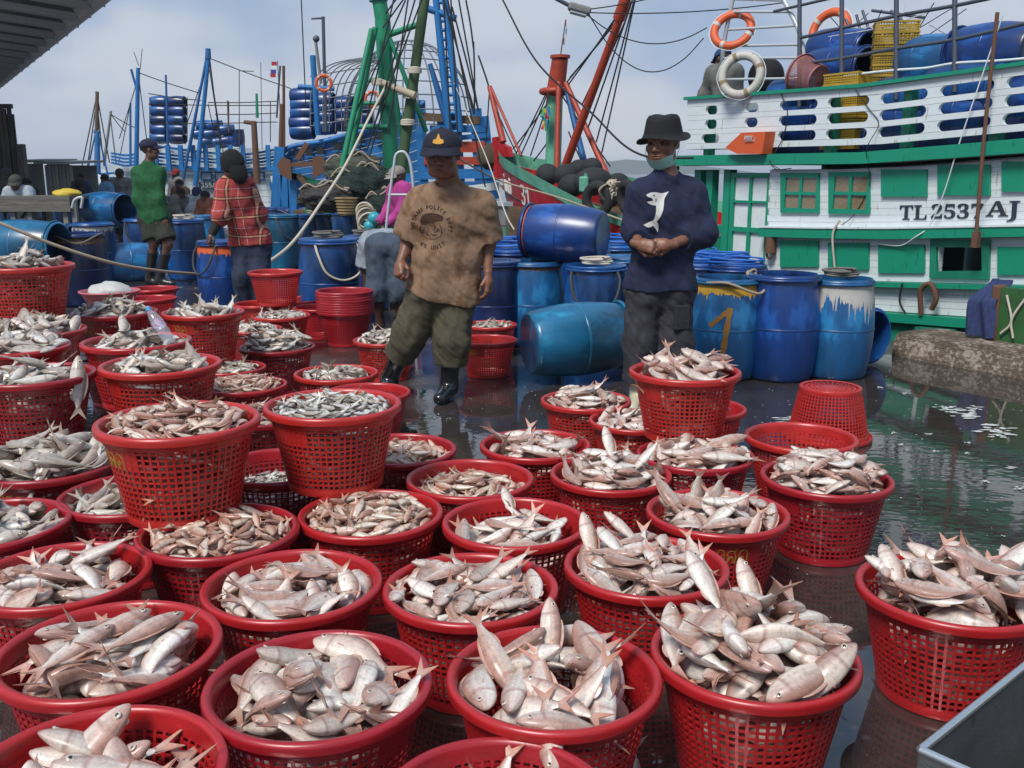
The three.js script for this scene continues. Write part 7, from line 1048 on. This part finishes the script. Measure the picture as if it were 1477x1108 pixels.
  const rw = std(rgb(0.5, 0.45, 0.4), 0.6); lifeRing(atZ(467, 120, 20.3), 0.54, [0, -QROT + 0.1, 0], PA.orange, rw, 'orange life ring hung on the pole above the blue boat'); lifeRing(atZ(537, 143, 19.9), 0.5, [0, -QROT + 0.2, 0], PA.orange, rw, 'faded orange life ring behind the green mast');
}
// --- far blue and white boat marked 355A ---
{
  const z = 40, o = atZ(280, 270, z).setY(-1.1), root = thing('fishing_boat', 'large blue and white boat with barrel stacks, marked 355A', 'boat', o), l = loc(o, z);
  planks(root, z, [[165, 236], [240, 240], [330, 243], [405, 240]], [[170, 300], [240, 300], [330, 300], [405, 300]], 7, 0.2, [PA.white, PA.white2], 8, 0.05);
  planks(root, z - 0.4, [[222, 207], [300, 218], [360, 220], [400, 212]], [[222, 238], [300, 245], [360, 246], [400, 242]], 6, 0.1, [PB.blue, PA.white, PB.blue], 8, 0.3);
  planks(root, z - 0.5, [[160, 218], [180, 221], [198, 219]], [[160, 236], [180, 241], [198, 239]], 4, 0.1, [PB.blue], 6, 0.35);
  mesh('hull', (() => { const a = l(172, 260), b = l(402, 260); return box(b.x - a.x, 2.3, 4, (a.x + b.x) / 2, 0.9, -2.3); })(), PA.white2, root);
  mesh('house', (() => { const a = l(232, 250), b = l(395, 190); return box(b.x - a.x, 1.6, 3, (a.x + b.x) / 2, 2.7, -2.2); })(), PA.white2, root);
  for (let i = 0; i < 10; i++) { const x = 225 + i * 18, a = l(x, 228, 0.6); mesh('bulwark_post', box(0.16, 1.0, 0.14, a.x, a.y, a.z), PB.blue, root); }
  for (const x of [298, 318, 338, 356, 374, 232]) { const a = l(x, 254, 0.1), g = new THREE.Group(); g.name = 'window'; root.add(g); mesh('frame', box(0.46, 0.34, 0.05, a.x, a.y, a.z), PB.blue, g); mesh('pane', box(0.34, 0.22, 0.05, a.x, a.y, a.z + 0.02), PA.pale, g); }
  { const a = l(302, 267, 0.15); mesh('name_board', box(0.85, 0.26, 0.05, a.x, a.y, a.z), PA.letter, root); const t = new TextGeometry('355A', { font: fontSans, size: 0.2, depth: 0.01, curveSegments: 3 }); t.translate(a.x - 0.34, a.y - 0.1, a.z + 0.03); mesh('painted_lettering', t, PA.white, root); }
  for (const [x0, y0, x1, y1, r, m] of [[196, 262, 199, 98, 0.2, PB.blue], [282, 268, 301, 80, 0.2, PB.blue], [262, 268, 299, 78, 0.13, PB.blue2], [318, 215, 302, 80, 0.05, PA.black], [242, 210, 239, 108, 0.1, PB.blue2], [300, 85, 300, 70, 0.25, PB.blue2], [189, 100, 200, 140, 0.1, PB.blue2], [371, 265, 366, 175, 0.28, PA.rust], [369, 178, 352, 176, 0.18, PA.rust], [345, 215, 345, 100, 0.04, PA.steel], [371, 170, 370, 135, 0.12, PB.mast], [330, 190, 328, 145, 0.07, PA.rust], [345, 102, 366, 103, 0.04, PA.steel], [378, 215, 376, 90, 0.03, PA.black], [200, 95, 193, 75, 0.03, PA.black], [202, 100, 205, 70, 0.03, PA.black]]) mesh('mast', beam(l(x0, y0, 0.8), l(x1, y1, 0.8), r * 0.5, r * 0.4, 8), m, root);
  for (const [x0, y0, x1, y1] of [[214, 135, 290, 145], [214, 150, 400, 152], [216, 178, 400, 176], [300, 148, 400, 146], [310, 165, 400, 163], [302, 84, 420, 128], [200, 105, 290, 135], [302, 90, 322, 220], [300, 90, 262, 200], [298, 85, 275, 215], [300, 150, 320, 240], [302, 100, 318, 200], [216, 140, 216, 205], [270, 140, 270, 205], [330, 146, 330, 210], [390, 146, 390, 205], [172, 200, 200, 110], [212, 205, 200, 110]]) rope([l(x0, y0, 0.5), l((x0 + x1) / 2, (y0 + y1) / 2 + 1, 0.5), l(x1, y1, 0.5)], 0.019, PA.black, root);
  for (let i = 0; i < 5; i++) for (let k = 0; k < 2; k++) { const g = barrel('blue barrel lying in the tall stack on the far blue and white boat', atZ(230 + k * 26, 147 + i * 13.2, 41), { tone: pick(['deep', 'navy', 'royal']), s: 0.9, group: 'tall barrel stack on the far boat' }); g.quaternion.setFromUnitVectors(UP, V(1, 0.0, 0.1).normalize()); g.position.x -= 0.33; }
  for (const [x, y] of [[294, 182], [309, 182], [290, 194], [306, 194], [326, 188], [298, 206], [318, 206], [330, 204]]) { const g = barrel('blue barrel lying in the low heap on the far blue and white boat', atZ(x, y, 41), { tone: pick(['deep', 'royal']), s: 0.88, group: 'low barrel heap on the far boat' }); g.quaternion.setFromUnitVectors(UP, V(1, 0.05, -0.2).normalize()); g.position.x -= 0.32; }
  barrel('blue barrel standing at the end of the low heap on the far boat', atZ(345, 212, 41), { tone: 'navy', s: 0.95, group: 'low barrel heap on the far boat' });
  { const g = thing('flag', 'small red white and blue flag on a far mast', 'flag', atZ(397, 100, 38)); mesh('staff', beam(V(0.1, -3.0, 0), V(0.1, 0.3, 0), 0.02, 0.015, 6), PA.steel, g); [[0, PB.redP], [1, PA.white], [2, std(rgb(0.04, 0.05, 0.25), 0.8)], [3, PB.redP]].forEach(([i, m]) => mesh('flag_band', box(0.2, 0.14, 0.015, -0.03 - i * 0.02, 0.2 - i * 0.14, 0.01 * i), m, g)); }
}
// --- distant boats on the left ---
const distant = (z, label, x0, x1, yT, yB, hullM, masts, lines) => { const o = atZ((x0 + x1) / 2, 260, z).setY(-1.1), root = thing('fishing_boat', label, 'boat', o), l = loc(o, z); planks(root, z, [[x0, yT], [(x0 + x1) / 2, yT + 4], [x1, yT + 1]], [[x0 + 4, yB], [(x0 + x1) / 2, yB], [x1 - 2, yB]], 4, 0.3, [hullM, hullM, PA.white2], 6, 0.06); mesh('hull', (() => { const a = l(x0 + 4, yT), b = l(x1 - 4, yT); return box(b.x - a.x, 2, 3, (a.x + b.x) / 2, 0.4, -1.9); })(), hullM, root); for (const [a, b, c, d, r, m] of masts) mesh('mast', beam(l(a, b), l(c, d), r * 0.42, r * 0.3, 8), m, root); for (const [a, b, c, d] of lines) rope([l(a, b), l((a + c) / 2, (b + d) / 2 + 1), l(c, d)], 0.035, PA.black, root); };
distant(58, 'distant boat with a brown and blue tripod mast', 112, 168, 246, 262, PB.blue, [[139, 258, 140, 132, 0.35, PB.wood], [141, 258, 140, 190, 0.45, PB.blue], [124, 255, 138, 190, 0.14, PB.blue2], [156, 255, 141, 190, 0.14, PB.blue2], [136, 190, 144, 190, 0.3, PB.blue2]], [[140, 135, 118, 240], [140, 140, 126, 240], [140, 138, 158, 235], [140, 150, 150, 240]]);
distant(75, 'distant boat with a slanting grey mast', 140, 196, 244, 262, PA.white2, [[150, 235, 160, 160, 0.3, PA.grey], [168, 240, 158, 162, 0.15, PA.grey], [188, 240, 188, 148, 0.25, PB.blue2]], [[160, 165, 180, 190], [188, 150, 170, 240], [160, 165, 196, 185]]);
{ // orange hull end showing past the sheds
  const o = atZ(128, 266, 46).setY(-1.1), g = thing('fishing_boat', 'orange and white bow of a small boat behind the crouching people', 'boat', o), l = loc(o, 46); mesh('hull', plate([l(112, 252), l(150, 268), l(150, 290), l(118, 290)].map(p => [p.x, p.y]).reverse(), 2).translate(0, 0, -2), PB.orange, g); mesh('wale', plate([l(112, 250), l(152, 266), l(152, 270), l(112, 255)].map(p => [p.x, p.y]).reverse(), 2.1).translate(0, 0, -2), PA.white, g);
}
// ---------- roof, sheds, workbench, small things ----------
{ // steel roof over the left of the pier: its eave runs parallel to the pier's edge
  const e0 = atH(146, 0, 4.2), dir = D.clone().negate(), inn = NW.clone().negate();       // along the eave (away), and inwards
  const P = (a, b, h) => V(e0.x + dir.x * a + inn.x * b, h, e0.z + dir.z * a + inn.z * b);
  const root = thing('shed_roof', 'grey steel roof canopy with rafters and purlins over the pier', 'roof'), rm = std(rgb(0.52, 0.53, 0.54), 0.6, { map: wornMap }), rm2 = std(rgb(0.6, 0.61, 0.62), 0.6, { map: wornMap });
  const A0 = -0.8, A1 = 34, Bw = 9;
  mesh('eave_beam', merge([bar(P(A0, 0, 4.26), P(A1, 0, 4.26), 0.1, 0.26)]).clone(), rm2, root);
  for (let i = 0; i < 10; i++) mesh('purlin', bar(P(A0, 0.9 + i * 0.95, 4.5 + i * 0.09), P(A1, 0.9 + i * 0.95, 4.5 + i * 0.09), 0.09, 0.14), rm, root);
  for (let i = 0; i < 24; i++) { const a = A0 + 0.3 + i * 1.45; mesh('rafter', bar(P(a, 0.05, 4.3), P(a, Bw, 5.15), 0.16, 0.34), rm, root); mesh('eave_bracket', bar(P(a, -0.22, 4.3), P(a, 0.1, 4.3), 0.09, 0.12), rm2, root); }
  for (let i = 0; i < 24; i++) { const a = A0 + i * 1.45; const g = new THREE.BufferGeometry(), q = [P(a, -0.3, 4.42), P(a + 1.44, -0.3, 4.42), P(a, Bw, 5.36), P(a + 1.44, Bw, 5.36)]; const t = q.map(v => v.clone().add(V(0, 0.03, 0))); g.setAttribute('position', new THREE.Float32BufferAttribute([...q, ...t].flatMap(v => v.toArray()), 3)); g.setAttribute('uv', new THREE.Float32BufferAttribute([0, 0, 1, 0, 0, 1, 1, 1, 0, 0, 1, 0, 0, 1, 1, 1], 2)); g.setIndex([0, 1, 2, 1, 3, 2, 4, 6, 5, 5, 6, 7, 0, 4, 1, 1, 4, 5, 2, 3, 6, 3, 7, 6, 0, 2, 4, 2, 6, 4, 1, 5, 3, 3, 5, 7]); g.computeVertexNormals(); mesh('roof_sheet', prep(g), rm, root); g.computeVertexNormals(); }
  for (let i = 0; i < 5; i++) { const q = P(3 + i * 7, Bw - 0.6, 0); mesh('column', bar(q, q.clone().setY(5.1), 0.2, 0.2), rm2, root); }
}
{ // slatted wall at the far left
  const z = 24, o = atZ(0, 250, z).setY(0), g = thing('slatted_wall', 'tall weathered wall of dark upright boards under the roof', 'wall', o), m = [0, 1, 2].map(i => std(rgb(0.1 + 0.03 * i, 0.09 + 0.028 * i, 0.085 + 0.026 * i), 0.85, { map: woodMap }));
  for (let i = 0; i < 16; i++) { const w = 0.11; mesh('board', box(w - 0.02, 2.95 + 0.05 * Math.sin(i * 5), 0.05, 0.38 - i * w, 1.47, 0.02 * (i % 2)), m[i % 3], g); } mesh('backing', box(1.9, 2.8, 0.05, -0.5, 1.4, -0.06), PA.dark, g); mesh('cap_board', box(1.9, 0.1, 0.14, -0.5, 2.98, 0), m[0], g); mesh('gate_post', box(0.16, 2.1, 0.16, 0.62, 1.05, 0.1), m[2], g);
  const z2 = 34; for (const [x0, x1, yt, c, lb] of [[28, 62, 236, 0.16, 'low shed with a grey sheet roof beside the slatted wall'], [64, 104, 238, 0.26, 'low shed with pale upright boards and a sheet roof']]) { const a = atZ(x0, yt, z2), b = atZ(x1, yt, z2), s = thing('storage_shed', lb, 'shed', V((a.x + b.x) / 2, 0, -z2)), W = b.x - a.x, h = a.y; for (let i = 0; i < 8; i++) mesh('board', box(W / 8 - 0.02, h, 0.06, -W / 2 + (i + 0.5) * W / 8, h / 2, 0.02 * (i % 2)), std(rgb(c * (0.8 + 0.08 * (i % 4)), c * (0.8 + 0.08 * (i % 4)), c * 0.85), 0.85, { map: wornMap }), s); mesh('roof', box(W + 0.4, 0.08, 2.6, 0, h + 0.08, -1).rotateX(0.03), PA.grey, s); mesh('back_wall', box(W, h, 0.06, 0, h / 2, -2), PA.grey, s); }
}
{ // workbench
  const z = 15, o = atZ(40, 300, z).setY(0), g = thing('workbench', 'long grey wooden workbench with steel legs behind the lying barrels', 'table', o), l = loc(o, z), a = l(-60, 285), b = l(112, 283), y = a.y, m = std(rgb(0.2, 0.2, 0.19), 0.8, { map: woodMap });
  for (let i = 0; i < 4; i++) mesh('board', box(b.x - a.x, 0.05, 0.19, (a.x + b.x) / 2, y, 0.2 - i * 0.2), m, g); mesh('apron', box(b.x - a.x, 0.17, 0.04, (a.x + b.x) / 2, y - 0.115, 0.28), m, g);
  for (const x of [28, 52, 103, 116]) for (const dz of [0.2, -0.4]) { const q = l(x, 300); mesh('leg', box(0.07, y - 0.03, 0.07, q.x, (y - 0.03) / 2, dz), PA.grey, g); } mesh('stretcher', box(b.x - a.x, 0.05, 0.05, (a.x + b.x) / 2, 0.45, -0.15), PA.grey, g); mesh('bent_pipe', tube([l(104, 300, 0.4), l(108, 288, 0.42), l(118, 285, 0.42), l(117, 300, 0.4)], 0.022, 24, 6), PA.pale, g);
  const cl = thing('yellow_cloth', 'crumpled yellow bag lying on the workbench', 'bag', V(atZ(96, 280, z).x, y + 0.06, -z)); mesh('bag', (() => { const s = new THREE.SphereGeometry(0.16, 20, 14), p = s.attributes.position; for (let i = 0; i < p.count; i++) { const n = 1 + 0.4 * fbm(p.getX(i) * 9, p.getY(i) * 9, p.getZ(i) * 9, 3); p.setXYZ(i, p.getX(i) * n * 1.3, p.getY(i) * n * 0.45, p.getZ(i) * n); } s.computeVertexNormals(); return s; })(), std(rgb(0.55, 0.4, 0.04), 0.6), cl);
}
{ // ropes
  const rp = (name, label, pts, r, m) => { const o = mesh(name, tube(pts, r, pts.length * 12, 7), m); tag(o, label, 'rope'); };
  rp('mooring_rope', 'tan rope sagging across the barrels and down to the floor', [atZ(-60, 297, 9), atZ(0, 322, 9), atZ(80, 354, 9.2), atZ(160, 379, 9.5), atZ(230, 391, 10), atZ(292, 396, 10.6)], 0.017, ropeMat);
  rp('mooring_rope', 'pale rope rising from behind the red baskets to the green mast', [atZ(374, 388, 10.5), atZ(420, 352, 12), atZ(465, 290, 14), atZ(500, 235, 15.5), atZ(535, 165, 16.6), atZ(560, 118, 17)], 0.022, ropePale);
  rp('mooring_rope', 'pale knotted rope running from the blue boat to the kerb', [atZ(655, 120, 19), atZ(690, 200, 15), atZ(708, 245, 13), atZ(730, 310, 11), atZ(742, 332, 10)], 0.008, ropePale);
  rp('mooring_cable', 'long dark cable slanting down across the harbour behind the hat', [atZ(720, -10, 14), atZ(775, 90, 13), atZ(850, 160, 12), atZ(930, 225, 10.5), atZ(1000, 228, 10.2)], 0.012, PA.black);
  rp('mooring_line', 'rope from the kerb to the red boat bow', [atZ(655, 225, 12), atZ(725, 262, 13.5), atZ(790, 280, 13), atZ(905, 320, 11)], 0.012, ropeMat);
  for (const [a, b, d] of [[[842, 18], [1130, 4], 0.05], [[842, 14], [960, -8], 0.02], [[845, 20], [1020, 40], 0.25], [[850, 22], [1015, 55], 0.5]]) { const o = mesh('overhead_wire', tube(sagging(atZ(a[0], a[1], 12), atZ(b[0], b[1], 12), d), 0.007, 40, 5)); o.material = PA.black; tag(o, 'thin black overhead wire running to the boat ladder', 'wire', 'overhead wires'); }
}
{ // street lamp head reaching in from above, its arm and pole off to the side
  const p = atZ(836, 13, 12), g = thing('street_lamp', 'grey street lamp head on an arm above the harbour', 'lamp', p); mesh('housing', new RoundedBoxGeometry(0.27, 0.09, 0.16, 3, 0.03).rotateZ(-0.25), PA.grey, g); mesh('lens', new RoundedBoxGeometry(0.2, 0.04, 0.12, 2, 0.015).rotateZ(-0.25).translate(-0.015, -0.05, 0), PA.pale, g); mesh('arm', tube([V(-0.12, 0.04, 0), V(-0.5, 0.22, 0.0), V(-1.4, 0.5, 0)], 0.025, 20, 7), PA.steel, g);
}
{ // steel cart in the corner: thin folded walls, open top
  const h = 0.55, a = atH(1328, 1082, h), b0 = atH(1477, 962, h), dr = b0.clone().sub(a).setY(0).normalize(), pr = V(-dr.z, 0, dr.x), L = 0.9, Wd = 0.7, g = thing('steel_cart', 'open stainless steel cart with a bright folded rim in front of the heaped basket', 'cart', a.clone().setY(0));
  const sm = std(rgb(0.14, 0.145, 0.145), 0.5, { metalness: 0.5, bumpMap: bumpNoise, bumpScale: 0.001, map: wornMap }), rim = std(rgb(0.7, 0.71, 0.71), 0.25, { metalness: 0.9 });
  const c = [V(0, 0, 0), dr.clone().multiplyScalar(L), dr.clone().multiplyScalar(L).add(pr.clone().multiplyScalar(Wd)), pr.clone().multiplyScalar(Wd)];
  for (let i = 0; i < 4; i++) { const p = c[i], q = c[(i + 1) % 4], lo = 0.16; const gg = new THREE.BoxGeometry(p.distanceTo(q), h - lo, 0.006); gg.rotateY(Math.atan2(-(q.z - p.z), q.x - p.x)); gg.translate((p.x + q.x) / 2, (h + lo) / 2, (p.z + q.z) / 2); mesh('side_wall', gg, sm, g); mesh('folded_rim', beam(p.clone().setY(h), q.clone().setY(h), 0.007, 0.007, 10), rim, g); mesh('wheel', new THREE.CylinderGeometry(0.06, 0.06, 0.035, 18).rotateX(1.57).translate(mix(p.x, (c[0].x + c[2].x) / 2, 0.15), 0.06, mix(p.z, (c[0].z + c[2].z) / 2, 0.15)), PA.black, g); mesh('caster', box(0.03, 0.1, 0.05, mix(p.x, (c[0].x + c[2].x) / 2, 0.15), 0.12, mix(p.z, (c[0].z + c[2].z) / 2, 0.15)), PA.steel, g); }
  const fl = new THREE.BoxGeometry(L, 0.008, Wd); fl.rotateY(Math.atan2(-dr.z, dr.x)); fl.translate(c[2].x / 2, 0.164, c[2].z / 2); mesh('floor_plate', fl, sm, g);
}
{ // plastic water bottle lying on the fish
  const bk = baskets[41], c = atZ(230, 470, -bk.position.z - 0.06), g = thing('water_bottle', 'crushed clear plastic water bottle with a blue cap on the basket edge', 'bottle', c), pl = phys(rgb(0.93, 0.96, 1), 0.12, { transmission: 0.85, thickness: 0.0, ior: 1.4, side: THREE.DoubleSide });
  const bg = lathe([[0, -0.1], [0.025, -0.102], [0.031, -0.095], [0.031, -0.07], [0.0285, -0.06], [0.031, -0.05], [0.031, -0.03], [0.0285, -0.022], [0.031, -0.012], [0.031, 0.03], [0.026, 0.06], [0.015, 0.085], [0.0125, 0.095]], 28); { const p = bg.attributes.position; for (let i = 0; i < p.count; i++) { const n = 1 + 0.16 * fbm(p.getX(i) * 30, p.getY(i) * 22, p.getZ(i) * 30, 2); p.setX(i, p.getX(i) * n); p.setZ(i, p.getZ(i) * n); } bg.computeVertexNormals(); }
  mesh('bottle_shell', bg, pl, g); mesh('cap', new THREE.CylinderGeometry(0.0145, 0.0145, 0.016, 16).translate(0, 0.104, 0), phys(rgb(0.05, 0.3, 0.6), 0.4), g); mesh('label_sleeve', lathe([[0.0318, -0.008], [0.0318, 0.028]], 24), std(rgb(0.6, 0.62, 0.7), 0.5, { side: THREE.DoubleSide, map: texture(64, (u, v) => tn(u, v, 12, 2) > 0.05 ? [0.8, 0.35, 0.4] : [0.85, 0.88, 0.95]) }), g); g.rotation.set(-0.35, 0, 0.62); g.scale.setScalar(0.98);
}
{ // bucket, tub, foam, fish scales on the floor
  const b = thing('bucket', 'yellow plastic bucket behind the perched empty basket', 'bucket', atH(362, 432, 0)); const ym = phys(rgb(0.55, 0.32, 0.02), 0.45); mesh('pail', lathe([[0, 0.005], [0.11, 0.005], [0.14, 0.28], [0.15, 0.28], [0.15, 0.3], [0.135, 0.3], [0.105, 0.02], [0, 0.02]], 32), ym, b); mesh('handle', new THREE.TorusGeometry(0.145, 0.005, 6, 24, Math.PI).rotateX(0.6).translate(0, 0.28, 0), PA.steel, b);
  const t = thing('pink_tub', 'faded pink plastic tub on the basket stacks near the green shirted man', 'tub', atH(158, 422, 0.62).setY(0.5)); mesh('tub', lathe([[0, 0], [0.13, 0], [0.19, 0.12], [0.205, 0.125], [0.205, 0.135], [0.185, 0.135], [0.125, 0.012], [0, 0.012]], 36), phys(rgb(0.5, 0.12, 0.14), 0.45), t); mesh('crumpled_bag', (() => { const s = new THREE.SphereGeometry(0.12, 24, 16), p = s.attributes.position; for (let i = 0; i < p.count; i++) { const n = 1 + 0.5 * fbm(p.getX(i) * 12, p.getY(i) * 12, p.getZ(i) * 12, 3); p.setXYZ(i, p.getX(i) * n * 1.2, p.getY(i) * n * 0.6 + 0.12, p.getZ(i) * n); } s.computeVertexNormals(); return s; })(), std(rgb(0.5, 0.49, 0.46), 0.5), t);
  const foamM = std(rgb(0.5, 0.51, 0.5), 0.95), FL = [];
  const patch = (px, py, L, W, sd) => { const c = atH(px, py, 0), P = [], I = [], n = L > 0.012 ? 18 : 7; P.push(c.x, 0.0065, c.z); for (let i = 0; i < n; i++) { const a = i / n * 6.2832, r = 1 + 1.3 * fbm(Math.cos(a) * 1.6 + sd, Math.sin(a) * 1.6, sd, 3); P.push(c.x + Math.cos(a) * L * r, 0.005, c.z + Math.sin(a) * W * r); I.push(0, 1 + (i + 1) % n, 1 + i); } const g = new THREE.BufferGeometry(); g.setAttribute('position', new THREE.Float32BufferAttribute(P, 3)); g.setAttribute('uv', new THREE.Float32BufferAttribute(P.filter((_, i) => i % 3 < 2), 2)); g.setIndex(I); g.computeVertexNormals(); return prep(g); };
  [[1375, 592, .1, .035], [1395, 600, .12, .04], [1360, 588, .07, .02], [1430, 620, .12, .045], [1445, 628, .09, .03], [1405, 590, .06, .03], [1128, 606, .09, .02], [1145, 604, .05, .02], [1300, 642, .02, .012], [1350, 652, .025, .01], [1395, 655, .02, .012], [1420, 696, .03, .012], [1470, 705, .04, .016], [1340, 627, .03, .01], [1290, 625, .02, .01], [1395, 640, .03, .008], [1460, 675, .04, .01], [1270, 560, .03, .01], [1305, 568, .04, .01]].forEach(([x, y, L, W], i) => { for (let k = 0; k < 12; k++) FL.push(patch(x + gauss() * L * 190, y + gauss() * W * 160, L * rr(0.08, 0.34), W * rr(0.15, 0.5), i * 3.7 + k)); });
  for (let i = 0; i < 420; i++) { const px = rr(560, 1477), py = 500 + 420 * rnd() * rnd() + 20; FL.push(patch(px, py, rr(0.0015, 0.006), rr(0.0015, 0.006), i)); }
  for (let i = 0; i < 40; i++) FL.push(patch(rr(250, 330), rr(390, 425), 0.02, 0.01, i));
  tag(mesh('foam', merge(FL), foamM), 'white foam and fish scraps scattered on the wet floor', 'foam', null, 'stuff');
}
renderer.render(scene, camera);
